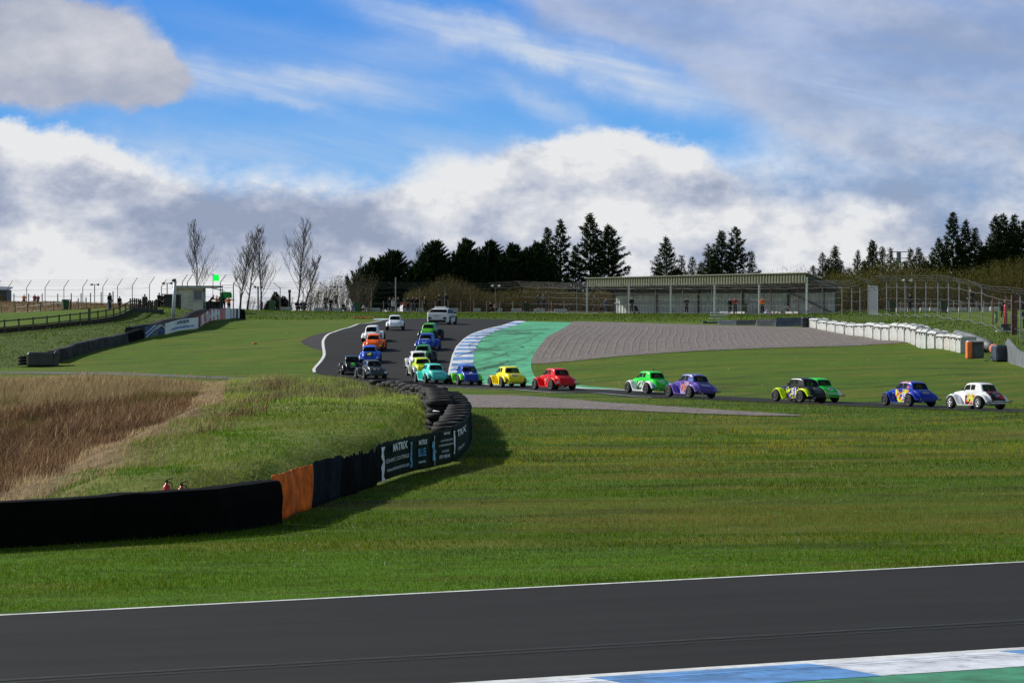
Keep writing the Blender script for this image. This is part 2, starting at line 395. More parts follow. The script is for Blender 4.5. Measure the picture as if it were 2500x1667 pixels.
for q in [(600, 937, .75), (750, 934, .7), (850, 937, .75), (950, 942, .86), (600, 929, .45), (400, 925, .45), (200, 920, .45), (0, 917, .45), (-300, 915, .45),
          (20, 1218, .85), (-60, 1250, .8), (150, 1140, .9), (300, 1080, .92), (400, 1025, .9), (470, 995, .85), (540, 965, .75),
          (600, 1050, 1.0), (500, 1130, .95), (700, 1080, .98), (800, 1000, 1.0), (700, 980, .98), (400, 1140, .92), (250, 1160, .9), (850, 1050, .95), (620, 960, .8)]: gi(*q)
for px, s_ in ((-300, 38.6), (0, 38.8), (300, 39.1), (560, 39.8), (620, 40.2), (700, 40.6), (800, 41.1), (870, 41.5), (930, 42.0)):
    x_, y_ = XY(px, s_); ic.append((x_, y_, float(rbf_eval(fit, np.array([x_]), np.array([y_]))[0]) + .02))
for q in [(700, 931.5, .5), (760, 932, .45), (850, 935.5, .5), (900, 938, .55)]: gi(*q)
for px, L in ((-300, [(39.6, .1), (41, -.5), (43.1, -1.3), (56.7, -1.5), (72, -1.4), (95, -1.3), (115, -.4)]), (0, [(39.8, .1), (41.2, -.4), (43.3, -1.2), (56.7, -1.5), (72, -1.4), (95, -1.1), (112, -.2)]),
              (250, [(40, .1), (41.7, -.4), (43.3, -1.1), (49, -1.4), (65, -1.3), (76, -.4)]), (420, [(40.5, .15), (41.7, -.3), (43, -.9), (50, -1.0), (60, -.2)]), (520, [(43, .25), (46, .05), (50, .3)])):
    for s, z in L: ic.append((*XY(px, s), z))
ifit = rbf_fit(ic)
sub = (GX > -92) & (GX < 6) & (GY > 30) & (GY < 200)
ins = np.zeros(GX.shape, bool); ins[sub] = inside(BP, GX[sub], GY[sub])
dist = np.zeros(GX.shape); dist[ins] = pdist(BP, GX[ins], GY[ins])
IZ = np.zeros(GX.shape); IZ[ins] = rbf_eval(ifit, GX[ins], GY[ins])
nearw = np.zeros(GX.shape); nearw[ins] = pdist([tuple(p) for p in TWc], GX[ins], GY[ins], False)
mk = np.where(nearw < 6, smooth(dist / .5), smooth(dist / 1.6))
GZ = np.where(ins, GZ * (1 - mk) + IZ * mk, GZ)
# small unevenness of the ground off the tracks
rs = np.random.default_rng(3)
def vnoise(X, Y, sc_, seed):
    r = np.random.default_rng(seed); T_ = r.random((256, 256)); x = X / sc_; y = Y / sc_
    xi = np.floor(x).astype(int); yi = np.floor(y).astype(int); fx = smooth(x - xi); fy = smooth(y - yi)
    g = lambda a, b: T_[a % 256, b % 256]
    return (g(xi, yi) * (1 - fx) + g(xi + 1, yi) * fx) * (1 - fy) + (g(xi, yi + 1) * (1 - fx) + g(xi + 1, yi + 1) * fx) * fy
GZ = GZ + mk * ins * (vnoise(GX, GY, 2.6, 5) - .5) * .28
def H(x, y):
    x = np.asarray(x, float); y = np.asarray(y, float)
    i = np.clip(np.searchsorted(gx, x) - 1, 0, len(gx) - 2); j = np.clip(np.searchsorted(gy, y) - 1, 0, len(gy) - 2)
    fx = (x - gx[i]) / (gx[i + 1] - gx[i]); fy = (y - gy[j]) / (gy[j + 1] - gy[j])
    z = (GZ[i, j] * (1 - fx) + GZ[i + 1, j] * fx) * (1 - fy) + (GZ[i, j + 1] * (1 - fx) + GZ[i + 1, j + 1] * fx) * fy
    return z
def Hf(x, y): return float(H(x, y))
_ys = np.linspace(30, 440, 4000)
def U(px, py):
    x = (px - 1250) / F * _ys; z = HC - (py - 760) / F * _ys
    hit = np.nonzero(z < H(x, _ys))[0]; k_ = hit[0] if len(hit) else len(_ys) - 1
    return Vector((x[k_], _ys[k_]))
def on(px, s, dz=0.):
    x, y = XY(px, s); return Vector((x, y, Hf(x, y) + dz))

# ------------------------------------------------------------------ terrain mesh with zone weights
nx_, ny_ = len(gx), len(gy)
V = np.stack([GX, GY, GZ], -1).reshape(-1, 3)
idx = np.arange(nx_ * ny_).reshape(nx_, ny_)
a, b, c, d4 = idx[:-1, :-1].ravel(), idx[1:, :-1].ravel(), idx[1:, 1:].ravel(), idx[:-1, 1:].ravel()
tri = np.concatenate([np.stack([a, b, c], 1), np.stack([a, c, d4], 1)])
# zone r = dry reeds / straw, g = rough bank grass, b = dark long grass slopes
pit_poly = np.array([tuple(G(px, py, z).xy) for px, py, z in [(20, 1216, .85), (150, 1150, .9), (300, 1090, .92), (400, 1032, .9), (470, 1000, .85), (545, 968, .75)]] + [XY(555, 41), XY(300, 39.4), XY(0, 39.2), XY(-600, 39.2)] + [XY(-900, 90), XY(-300, 118)])
inp = inside(pit_poly, GX, GY); dp = pdist(pit_poly, GX, GY)
zr = np.where(inp, 1., np.clip(1 - dp / 1.5, 0, 1) * .5)
zg = np.where(ins & ~inp, smooth(dist / .8), 0.)
brown = inside(np.array([XY(-200, 22.2), XY(100, 22.4), XY(240, 23), XY(400, 23.6), XY(400, 18), XY(-200, 18)]), GX, GY)
zr = np.maximum(zr, brown * .9)
strip = smooth((GY - F / 25.6) / 8) * (GX > -36)
slopeL = inside(np.array([XY(-300, 36), XY(60, 34.7), XY(145, 33.4), XY(315, 30.9), XY(483, 28.4), XY(583, 26), XY(440, 26), XY(400, 26.6), XY(290, 28.3), XY(0, 30.2), XY(-300, 30.6)]), GX, GY)
slopeR = inside(np.array([XY(2000, 28), XY(2150, 30), XY(2280, 33.5), XY(2400, 36.8), XY(2520, 40), XY(2600, 34), XY(2425, 31.8), XY(2300, 27.8), XY(2130, 24.8), XY(2000, 24.6)]), GX, GY)
zb = np.maximum(np.maximum(strip * (GY < 345), slopeL), slopeR) * (1 - brown)
ter = fastmesh('ground', V, tri, np.stack([zr, zg, zb], -1).reshape(-1, 3), None)
ter.data.polygons.foreach_set('use_smooth', [True] * len(tri))
gm = bpy.data.materials.new('turf'); gm.use_nodes = True; t = NT(gm.node_tree); bs = t.n['Principled BSDF']
pos = t.new('ShaderNodeNewGeometry').outputs['Position']; zn = t.sep(t.new('ShaderNodeAttribute', attribute_name='col').outputs['Color'])
sp = t.sep(pos); flat = t.xyz(sp[0], sp[1], 0.)
strx = t.xyz(t.m('MULTIPLY', sp[0], .30), t.m('ADD', t.m('MULTIPLY', sp[1], 1.0), t.m('MULTIPLY', sp[0], -.22)), 0.)
n1 = t.noise(flat, .10, 5, .6); n2 = t.noise(strx, .28, 5, .62); n3 = t.noise(strx, 1.6, 6, .7); n4 = t.noise(flat, 9., 5, .7); n5 = t.noise(t.vm('ADD', strx, (31., 7., 0.)), .42, 6, .65)
mown = t.mix(t.mr(n3, .3, .7), (.044, .092, .001), (.090, .158, .003))
mown = t.mix(t.m('MULTIPLY', t.mr(n2, .48, .64), .85), mown, (.150, .135, .018))
mown = t.mix(t.m('MULTIPLY', t.mr(n5, .52, .64), .85), mown, (.032, .046, .007))
moss = t.m('MULTIPLY', t.mr(t.noise(t.vm('ADD', strx, (3., 50., 0.)), .8, 6, .7), .52, .62), t.mr(sp[1], 70., 85.)); moss = t.m('MULTIPLY', moss, t.mr(sp[1], 128., 110.))
mown = t.mix(t.m('MULTIPLY', moss, .75), mown, (.19, .17, .016))
mown = t.mix(t.m('MULTIPLY', t.mr(sp[1], 57., 50.), t.mr(n3, .35, .6)), mown, (.080, .190, .002))
mown = t.mix(t.mr(n4, .35, .75, 0., .5), mown, (.022, .042, .003)); mown = t.mix(t.m('MULTIPLY', t.mr(t.noise(t.vm('ADD', strx, (9., 2., 0.)), 3.6, 5, .7), .52, .72), .6), mown, (.026, .045, .004))
upper = t.mr(sp[1], 150., 185.)
mown = t.mix(t.m('MULTIPLY', upper, .35), mown, t.mix(t.mr(n3, .3, .7), (.058, .110, .002), (.105, .165, .004)))
rough_ = t.mix(t.mr(n3, .3, .7), (.08, .13, .010), (.20, .21, .05)); rough_ = t.mix(t.mr(n4, .4, .7, 0., .7), rough_, (.02, .035, .006))
dark_ = t.mix(t.mr(t.noise(flat, .9, 6, .7), .35, .65), (.035, .070, .006), (.095, .125, .018)); dark_ = t.mix(t.mr(t.noise(flat, 3.2, 5, .7), .45, .7, 0., .6), dark_, (.02, .03, .008))
dry = t.mix(t.mr(n3, .3, .7), (.10, .066, .032), (.24, .175, .10))
cc = t.mix(zn[1], mown, rough_); cc = t.mix(zn[2], cc, dark_); cc = t.mix(zn[0], cc, dry)
t.put(bs.inputs['Base Color'], cc); bs.inputs['Roughness'].default_value = .95; bs.inputs['Specular IOR Level'].default_value = .15
bp = t.new('ShaderNodeBump'); bp.inputs['Strength'].default_value = .8; bp.inputs['Distance'].default_value = .10
t.put(bp.inputs['Height'], t.m('ADD', t.m('MULTIPLY', n4, .7), t.m('MULTIPLY', t.noise(flat, 2.2, 5, .6), 1.2))); t.l.new(bp.outputs[0], bs.inputs['Normal'])
ter.data.materials[0] = gm
tag(ter, kind='structure')

# ------------------------------------------------------------------ sheets laid on the ground
def sheet(name, poly, off, m, step=1.0, kind='structure'):
    P = [Vector((p[0], p[1])) for p in poly]; Q = []
    for i, p in enumerate(P):
        q = P[(i + 1) % len(P)]; n = max(1, int((q - p).length / step)); Q += [p.lerp(q, k_ / n) for k_ in range(n)]
    pa = np.array([tuple(p) for p in Q]); nb = len(Q)
    xs = np.arange(pa[:, 0].min(), pa[:, 0].max(), step); ys_ = np.arange(pa[:, 1].min(), pa[:, 1].max(), step)
    A, B = np.meshgrid(xs, ys_); A = A.ravel(); B = B.ravel()
    k_ = inside(pa, A, B); A, B = A[k_], B[k_]; k_ = pdist(pa, A, B) > step * .35; A, B = A[k_], B[k_]
    vs = Q + [Vector((x, y)) for x, y in zip(A, B)]
    r = geometry.delaunay_2d_cdt(vs, [(i, (i + 1) % nb) for i in range(nb)], [], 1, 1e-5)
    vv = np.array([tuple(v) for v in r[0]]); z = H(vv[:, 0], vv[:, 1]) + off
    me = bpy.data.meshes.new(name); me.from_pydata(np.column_stack([vv, z]).tolist(), [], r[2]); me.materials.append(m)
    me.polygons.foreach_set('use_smooth', [True] * len(r[2])); me.update()
    bm = bmesh.new(); bm.from_mesh(me); bmesh.ops.recalc_face_normals(bm, faces=bm.faces)
    if sum(f.normal.z for f in bm.faces) < 0: bmesh.ops.reverse_faces(bm, faces=bm.faces)
    bm.to_mesh(me); bm.free()
    o = bpy.data.objects.new(name, me); col.objects.link(o); return tag(o, kind=kind)
def ribbon(mbd, P, w_, off):
    """flat strip of width w_ along P"""
    P = resample([Vector((p[0], p[1])) for p in P], .6); L = offset(P, w_ / 2); R2 = offset(P, -w_ / 2)
    mbd.grid([[(a.x, a.y, Hf(a.x, a.y) + off), (b.x, b.y, Hf(b.x, b.y) + off)] for a, b in zip(L, R2)])
def asphalt(name, c, streak=(.5, .12)):
    m = bpy.data.materials.new(name); m.use_nodes = True; t = NT(m.node_tree); b = t.n['Principled BSDF']
    pos = t.new('ShaderNodeNewGeometry').outputs['Position']; sp = t.sep(pos)
    al = t.xyz(t.m('MULTIPLY', t.m('ADD', t.m('MULTIPLY', sp[0], .93), t.m('MULTIPLY', sp[1], .36)), streak[0] * .12), t.m('SUBTRACT', t.m('MULTIPLY', sp[1], .93), t.m('MULTIPLY', sp[0], .36)), 0.)
    n = t.noise(al, 1.3, 5, .6); g = t.noise(pos, 30., 3, .8); big = t.noise(pos, .12, 4, .6)
    cc = t.mix(t.mr(n, .3, .7), tuple(x * .84 for x in c), tuple(x * 1.14 for x in c))
    cc = t.mix(t.mr(big, .4, .65, 0., .25), cc, tuple(x * 1.35 for x in c))
    cc = t.mix(t.mr(g, .60, .8, 0., .5), cc, (.15, .145, .14)); cc = t.mix(t.mr(t.noise(pos, 14., 4, .8), .55, .75, 0., .6), cc, (.012, .012, .012))
    t.put(b.inputs['Base Color'], cc); b.inputs['Roughness'].default_value = .9; b.inputs['Specular IOR Level'].default_value = .10
    bp = t.new('ShaderNodeBump'); bp.inputs['Strength'].default_value = .25; bp.inputs['Distance'].default_value = .01
    t.put(bp.inputs['Height'], g); t.l.new(bp.outputs[0], b.inputs['Normal']); return m
AS = asphalt('asphalt', (.0225, .0220, .0208)); AS2 = asphalt('old_asphalt', (.048, .045, .046))
def Us(s): return [U(*[float(q) for q in p.split()]) for p in s.split(';')]
def Ws(s): return [Vector(XY(float(p.split()[0]), float(p.split()[1]))) for p in s.split(';')]
far_e = Ws("3900 74;2900 60;2700 57;2490 53.5;2385 51.8;2200 49.5;1950 48.2;1685 46.5;1560 45;1440 43.5;1340 42;1250 41;1180 40.2;1120 39.2")
rightl = [Vector(p) for p in Ws("1097 39.7;1098.5 38.5;1101 37;1108 35;1118 33.6;1134 32.5;1160 31.3;1203 29.7;1261 26.8")]
crest = Ws("1300 25.8;1150 25.6;1000 25.9")
leftl = catmull(Us("947 781;891 790;854 799.5;831 805.5;809.5 813;796 821;789 832.5;789 845.6;791 858;791 869;784.5 880;774 892;766.5 902;768 911"), 4)
near_e = Ws("750 39.7;850 40;950 41;1080 42.5;1250 44.5;1440 47.5;1685 51;1950 53;2200 54.6;2385 57;2490 59;2700 63;2900 66;3900 84")
apex_low = Us("800 917;872 925.5;800 929")
main = catmull(far_e, 3) + catmull(rightl, 3) + crest + leftl + apex_low + catmull(near_e, 3)
sheet('race_track', main, .02, AS, 1.0)
# tarmac shoulder outside the left line
sheet('tarmac_shoulder', Us("854 799.5;831 805.5;809.5 813;796 821;789 832.5;789 845.6;791 857;760 849;742 841;733 833;745 827;790 813"), .012, AS2, .6)
# foreground track
fe = [G(-900, 1550).xy, G(0, 1503.5).xy, G(2500, 1373).xy, G(4300, 1279).xy]
kl0, kl1 = G(1254, 1662).xy, G(2500, 1583).xy; kd = (kl1 - kl0).normalized()
ke = lambda t_, o_: kl0 + kd * t_ + Vector((kd.y, -kd.x)) * o_          # t along the kerb line, o towards the camera
sheet('foreground_track', [fe[0], fe[1], fe[2], fe[3], ke(26, .5), ke(-20, .5)], .02, asphalt('fresh_asphalt', (.0205, .0200, .0190)), 1.0)
paint_w = mat('white_paint', (.62, .62, .60), .6, var=.2, scale=2., dirt=.5)
l = MB(); ribbon(l, [fe[1].lerp(fe[2], q / 40 * 1.2 - .1) + Vector((-.03, -.09)) for q in range(41)], .13, .026); tag(l.build('track_edge_line', paint_w), kind='structure')
l = MB(); ribbon(l, [ke(q * .5 - 12, .12) for q in range(76)], .24, .026)
ribbon(l, leftl, .20, .028); ribbon(l, rightl[1:], .28, .028)
ribbon(l, Ws("800 40.0;900 40.3;1000 41.3;1100 42.6;1250 44.3;1440 47.2;1600 49.5"), .16, .028)
ribbon(l, Ws("1180 40.4;1250 41.2;1340 42.2;1440 43.7;1500 44.4;1600 45.6"), .45, .028)
tag(l.build('painted_lines', paint_w), kind='structure')
k_blue = mat('kerb_blue', (.085, .23, .50), .65, var=.3, scale=1.8, dirt=.7); k_white = mat('kerb_white', (.58, .60, .65), .65, var=.2, scale=1.8, dirt=.7)
k_green = mat('runoff_green', (.05, .33, .16), .8, var=.3, scale=.8, dirt=.5, bump=.3)
kb = MB()
wid = 1.95
for i, (a_, b_) in enumerate([(-9, -2.2), (-2.2, .9), (.9, 4.05), (4.05, 7.0), (7.0, 10.1), (10.1, 13.), (13., 16.), (16., 19.), (19., 22.)]):
    kb.cur = (i + 1) % 2 if i != 1 else 0
    kb.cur = i % 2
    n = 8
    for q in range(n):
        ta, tb = a_ + (b_ - a_) * q / n, a_ + (b_ - a_) * (q + 1) / n
        for o0, o1, h0, h1 in ((.24, .80, .026, .05), (.80, .83, .05, .02), (.83, wid, .05, .065)):
            cs = [ke(ta, o0), ke(tb, o0), ke(tb, o1), ke(ta, o1)]
            kb.add([(p.x, p.y, Hf(p.x, p.y) + h) for p, h in zip(cs, (h0, h0, h1, h1))], [(0, 1, 2, 3)])
kb.cur = 0
kerb_mats = [k_blue, k_white]
# note: index 0 blue, 1 white
tag(kb.build('foreground_kerb', kerb_mats), kind='structure')
sheet('foreground_runoff', [ke(-9, wid), ke(22, wid), ke(22, wid + 3.2), ke(-9, wid + 3.2)], .06, mat('worn_green_paint', (.03, .20, .10), .8, var=.35, scale=1.5, dirt=.8, bump=.3), .8)
# striped kerb up the hill
kr = [Vector(p) for p in Ws("1160 39.6;1157 38.3;1155 36.9;1157 35;1163 33.7;1177 32.4;1204 31.1;1239 29.5;1284 26.9")]
def at(P, t_):
    t_ = max(0, min(.9999, t_)) * (len(P) - 1); i = int(t_); return P[i].lerp(P[i + 1], t_ - i)
RL = catmull(rightl, 6); KR = catmull(kr, 6)
kb = MB(); n = 34; tt = [(q / n) ** .92 for q in range(n + 1)]
for q in range(n):
    kb.cur = q % 2
    for u0, u1 in ((0, .33), (.33, .66), (.66, 1)):
        cs = []
        for tq, u in ((tt[q], u0), (tt[q + 1], u0), (tt[q + 1], u1), (tt[q], u1)):
            p = at(RL, tq).lerp(at(KR, tq), u); cs.append((p.x, p.y, Hf(p.x, p.y) + .035 + .02 * math.sin(u * math.pi)))
        kb.add(cs, [(0, 1, 2, 3)])
tag(kb.build('striped_kerb', kerb_mats), kind='structure')
kb = MB()
for q in range(5):
    kb.cur = 1 if q % 2 else 0
    p0, p1 = Vector(XY(908 + q * 9, 26.7)), Vector(XY(908 + q * 9 + 9, 26.7)); sh_ = Vector((0, 6.))
    kb.add([(p.x, p.y, Hf(p.x, p.y) + .05) for p in (p0, p1, p1 + sh_, p0 + sh_)], [(0, 1, 2, 3)])
tag(kb.build('far_kerb', [mat('pale_blue_paint', (.42, .55, .70), .6), k_white]), kind='structure')
gr_edge = Ws("1397 26.9;1366 30;1335 32;1314 34;1300 35.6;1297 37.2;1305 39.2;1330 40.7;1420 42.6;1520 44")
sheet('green_runoff', KR[::2][1:] + [Vector(p) for p in Ws("1290 26.9")] + catmull(gr_edge, 4) + Ws("1440 43.7;1340 42.2;1250 41.2;1185 40.3;1160 39.3"), .024, k_green, .9)
# gravel
gv = bpy.data.materials.new('gravel'); gv.use_nodes = True; t = NT(gv.node_tree); b = t.n['Principled BSDF']
pos = t.new('ShaderNodeNewGeometry').outputs['Position']; sp = t.sep(pos)
vo = t.new('ShaderNodeTexVoronoi'); t.put(vo.inputs['Vector'], pos); vo.inputs['Scale'].default_value = 9.
vc = t.sep(vo.outputs['Color'])[0]; nn = t.noise(pos, 3., 4, .7)
cc = t.mix(vc, (.045, .035, .030), (.215, .180, .160)); cc = t.mix(t.mr(nn, .4, .7, 0., .5), cc, (.25, .20, .175)); cc = t.mix(t.mr(t.noise(pos, .7, 5, .75), .45, .7, 0., .45), cc, (.075, .058, .05))
t.put(b.inputs['Base Color'], cc); b.inputs['Roughness'].default_value = .95
bp = t.new('ShaderNodeBump'); bp.inputs['Strength'].default_value = .9; bp.inputs['Distance'].default_value = .06
t.put(bp.inputs['Height'], vc); t.l.new(bp.outputs[0], b.inputs['Normal'])
gpoly = catmull(gr_edge[:6], 4)[:-1] + Us("1300 889;1340 887;1400 882;1500 871.5;1600 864;1700 857;1850 851;2000 847;2130 842;2215 837")+ Ws("2222 33.2;2200 31.9;2145 30.1;2050 28.7;1960 28.0;1850 27.5;1700 27;1550 26.4;1400 26.2")
go = sheet('gravel_trap', gpoly, .03, gv, .5)
# raked furrows as real relief
me = go.data; n = len(me.vertices); co = np.empty(n * 3); me.vertices.foreach_get('co', co); co = co.reshape(-1, 3)
bd = pdist(np.array([tuple(p) for p in gpoly]), co[:, 0], co[:, 1])
sheet('gravel_strip', Us("1120 963;1250 966;1400 976;1600 991;1800 1004;1950 1014;1960 1017;1850 1016;1700 1011;1500 1002;1300 997;1120 995"), .03, gv, .6)
sheet('service_road', Ws("-300 37;0 36.8;300 37.4;620 39;760 39.5;760 40.2;620 39.6;300 38.1;0 37.5;-300 37.5"), .015, mat('stony_road', (.085, .08, .078), .95, var=.5, scale=1.5), .8)
# furrows: long low ridges of gravel
fr = MB()
edge = catmull(gr_edge[:6], 6)
gpa = np.array([tuple(p) for p in gpoly]); r9 = random.Random(5)
for q in range(1, 46):
    hq = .040 - .0004 * q; dx_ = q * .60 + r9.uniform(-.08, .08); P = []
    for i, p in enumerate(edge):
        v_ = p + Vector((dx_ + .0032 * q * (i - 12) * .35, 0)); ax_, ay_ = np.array([v_.x]), np.array([v_.y])
        if inside(gpa, ax_, ay_)[0] and pdist(gpa, ax_, ay_)[0] > .45: P.append(v_)
    if len(P) < 4: continue
    L = offset(P, .13); Rr = offset(P, -.13); n9 = len(P)
    fr.grid([[(a_.x, a_.y, Hf(a_.x, a_.y) + .026), (m_.x, m_.y, Hf(m_.x, m_.y) + .028 + hq * min(1, i / 3, (n9 - 1 - i) / 3) * (.75 + .25 * math.sin(i * 1.9 + q * 2.7))), (b_.x, b_.y, Hf(b_.x, b_.y) + .026)] for i, (a_, m_, b_) in enumerate(zip(L, P, Rr))])
tag(fr.build('raked_gravel_ridges', gv), kind='structure')
# tyre marks
sk = MB(); skm = bpy.data.materials.new('rubber_mark'); skm.use_nodes = True; t = NT(skm.node_tree); b = t.n['Principled BSDF']
b.inputs['Base Color'].default_value = (.02, .03, .025, 1); b.inputs['Roughness'].default_value = .9
t.put(b.inputs['Alpha'], t.mr(t.noise(t.new('ShaderNodeNewGeometry').outputs['Position'], 2.2, 5, .7), .3, .7, .15, .7))
r5 = random.Random(11)
for q in range(64):
    t0 = r5.uniform(.02, .9); a_ = at(RL, t0); e_ = at(catmull(gr_edge[:6], 4), r5.uniform(max(0, .75 - t0), min(1, 1.25 - t0)))
    a_ = a_.lerp(e_, r5.uniform(.0, .45)); e_ = a_.lerp(e_, r5.uniform(.4, .95)); mid = a_.lerp(e_, .5) + Vector((r5.uniform(-1.4, 1.4), r5.uniform(-5, 5)))
    P = [a_.lerp(mid, u / 14).lerp(mid.lerp(e_, u / 14), u / 14) for u in range(15)]; ribbon(sk, P, r5.choice((.12, .16, .2, .3)), .062 + q * .0006)
for q in range(9):   # dark lines along the foreground track
    o_ = [-2.6, -2.35, -30.9, -30.4, -30.5, -30.9, -30.6, -30.2, .83][q]; ribbon(sk, [ke(u * 1. - 14, o_ + .004 * u * (q % 3 - 1)) for u in range(30)], [.16, .07, .08, .12, .08, .07, .1, .1, .05][q], .031 + q * .0006 + (.055 if q == 8 else 0))
tag(sk.build('skid_marks', skm), kind='structure')
# ------------------------------------------------------------------ lettering
_txt = {}
def text2d(body, h, wsc=1., bold=.0, shear=0.):
    key = (body, bold, shear)
    if key not in _txt:
        cu = bpy.data.curves.new('t', 'FONT'); cu.body = body; cu.align_x = 'CENTER'; cu.align_y = 'CENTER'; cu.size = 1.; cu.offset = bold; cu.shear = shear; cu.resolution_u = 2
        o = bpy.data.objects.new('t', cu); col.objects.link(o); bpy.context.view_layer.update()
        me = o.evaluated_get(bpy.context.evaluated_depsgraph_get()).to_mesh()
        vs = [(v.co.x, v.co.y) for v in me.vertices]; fs = [tuple(p.vertices) for p in me.polygons]
        bpy.data.objects.remove(o); bpy.data.curves.remove(cu)
        ys = [v[1] for v in vs]; c = (min(ys) + max(ys)) / 2; hh = max(ys) - min(ys)
        xs = [v[0] for v in vs]; cx = (min(xs) + max(xs)) / 2
        _txt[key] = ([((x - cx) / hh, (y - c) / hh) for x, y in vs], fs)
    vs, fs = _txt[key]
    return [(x * h * wsc, y * h) for x, y in vs], fs

# ------------------------------------------------------------------ tyre wall with banners
rub = mat('tyre_rubber', (.016, .016, .017), .75, var=.4, scale=6., bump=.4, bscale=30, dirt=.3, spec=.2)
belt = mat('conveyor_belt', (.003, .003, .003), .85, var=.4, scale=2., spec=.04, bump=.5, bscale=4.)
blackpl = mat('black_sheeting', (.005, .005, .005), .85, var=.4, spec=.04)
H0 = 1.05
ctr = TWc[len(TWc) // 2]
tw = empty('tyre_wall', (ctr.x, ctr.y, 0), 0, 'long curving wall of stacked black tyres hung with dark green banners beside the infield grass', 'tyre wall')
def tyre_profile(r, wd):
    h = wd / 2; ri = r * .55
    return [(ri, -h * .5), (ri + .03, -h), (r * .86, -h), (r * .97, -h * .7), (r, -h * .3), (r, h * .3), (r * .97, h * .7), (r * .86, h), (ri + .03, h), (ri, h * .5), (ri + .02, 0)]
def stack(cx, cy, z0, r, n, wd, seed):
    m = MB(); q = random.Random(seed)
    for i in range(n):
        dx, dy = q.uniform(-.06, .06), q.uniform(-.06, .06)
        m.lathe(tyre_profile(r * q.uniform(.90, 1.12), wd * .97), 18, (cx + dx, cy + dy, z0 + wd * (i + .5)), closed=True)
    return m
front = resample(TWc, .80)
row2 = resample(offset(TWc, -.74), .78)
front = front[:60]; row2 = row2[: 98 - len(front)]
for i, p in enumerate(front + row2):
    z0 = Hf(p.x, p.y) if i < len(front) else min(Hf(p.x, p.y), .5) * .3
    z0 = 0.0 + .1 * max(0, (p.y - 165) / 25)
    z0 += (.0 if i < len(front) else .10)
    wd = (H0 + (0 if i < len(front) else .24) + [.03, -.06, .08, -.02, .05, -.10, 0][i % 7] - z0) / 5
    stack(p.x, p.y, z0, .40 if i < len(front) else .47, 5, wd, i).build('tyre_stack', rub, tw, smooth=True)
# path for the hung sheets, a hand's breadth off the tyres
hang = offset(TWc, .43)
seg = [0.]
for a, b in zip(hang[:-1], hang[1:]): seg.append(seg[-1] + (b - a).length)
seg = np.array(seg); hx = np.array([p.x for p in hang]); hy = np.array([p.y for p in hang])
def hp(L, o=0.):
    x, y = np.interp(L, seg, hx), np.interp(L, seg, hy); x2, y2 = np.interp(L + .3, seg, hx), np.interp(L + .3, seg, hy); x1, y1 = np.interp(L - .3, seg, hx), np.interp(L - .3, seg, hy)
    tx, ty = x2 - x1, y2 - y1; l = math.hypot(tx, ty) + 1e-9; return x - ty / l * o, y + tx / l * o
def Lpx(px):      # arc length at which the hung sheet shows at this column (near part of the curve)
    best = None
    for L in np.arange(seg[-1], seg[-1] * .25, -.1):
        x, y = hp(L)
        if 1250 + x / y * F >= px: return L
    return L
def wave(L, z): return .010 * math.sin(L * 2.3) + .006 * math.sin(L * 5.1 + z * 3)
def sheet_on_wall(name, m, L0, L1, top=1.02, bot=.04, o=.02, label=None, ragged=.05, bulge=0.):
    n = max(6, int(abs(L1 - L0) / .12)); q = random.Random(int(L0 * 10)); P = []
    tops = [top + q.uniform(-ragged, ragged * .5) for _ in range(n + 1)]
    for i in range(n + 1):
        L = L0 + (L1 - L0) * i / n; r = []
        for j in range(9):
            z = bot + (tops[i] - bot) * j / 8; x, y = hp(L, o + wave(L, z) * (1 if m is green else 3.5) + bulge * math.sin(j / 8 * 3.1) * (1 if m is green else 1 + .8 * math.sin(L * 1.7))); r.append((x, y, z))
        P.append(r)
    b = MB(); b.grid(P); ob = b.build(name, m, tw, smooth=True)
    ob.modifiers.new('thickness', 'SOLIDIFY').thickness = .02
    if label: ob['label'] = label
    return ob
_pxs = []
for L_ in np.arange(seg[-1], seg[-1] * .3, -.15):
    x_, y_ = hp(L_); _pxs.append((1250 + x_ / y_ * F, L_))
_mono = [_pxs[0]]
for q_ in _pxs[1:]:
    if q_[0] > _mono[-1][0]: _mono.append(q_)
_mp = np.array([q_[0] for q_ in _mono]); _mL = np.array([q_[1] for q_ in _mono])
def wall_text(body, px, z, h, wpx, m, par, bold=.0, top=None):
    vs, fs = text2d(body, h, 1., bold); b = MB(); V_ = []; xs_ = [v[0] for v in vs]; sc_ = wpx / (max(xs_) - min(xs_))
    for x, y in vs:
        l_ = float(np.interp(px + x * sc_, _mp, _mL)); V_.append((*hp(l_, .11 + wave(l_, z + y)), z + y))
    b.add(V_, fs); o = b.build('lettering', m, tw); o.parent = par; o.matrix_parent_inverse = Matrix(); return o
orange = mat('orange_sheet', (.78, .14, .012), .8, var=.4, scale=2.5, dirt=.6, spec=.1)
navy = mat('navy_sheet', (.007, .011, .015), .85, var=.5, spec=.05, dirt=.4)
green = mat('dark_green_banner', (.011, .019, .009), .8, var=.6, scale=1.6, spec=.06)
tw_w = mat('banner_white', (.72, .74, .78), .6); tw_b = mat('banner_blue', (.06, .30, .50), .6, var=.3)
La, Lb, Lc, Ld, Le, Lf = Lpx(645), Lpx(752), Lpx(828), Lpx(917), Lpx(1098), Lpx(1139)
sheet_on_wall('banner', orange, La, Lb, 1.0, -.02, .04, 'faded orange sheet wrapped round the near end', .01, .05)
sheet_on_wall('banner', navy, Lb, Lc, 1.04, 0., .05, 'dark navy plastic sheet', .02, .03)
sheet_on_wall('banner', blackpl, Lc, Ld, .97, 0., .03, 'sagging black plastic sheet', .1, .06)
g1 = sheet_on_wall('banner', green, Ld, Le, 1.05, .06, .03, 'dark green banner with white and blue lettering', .05)
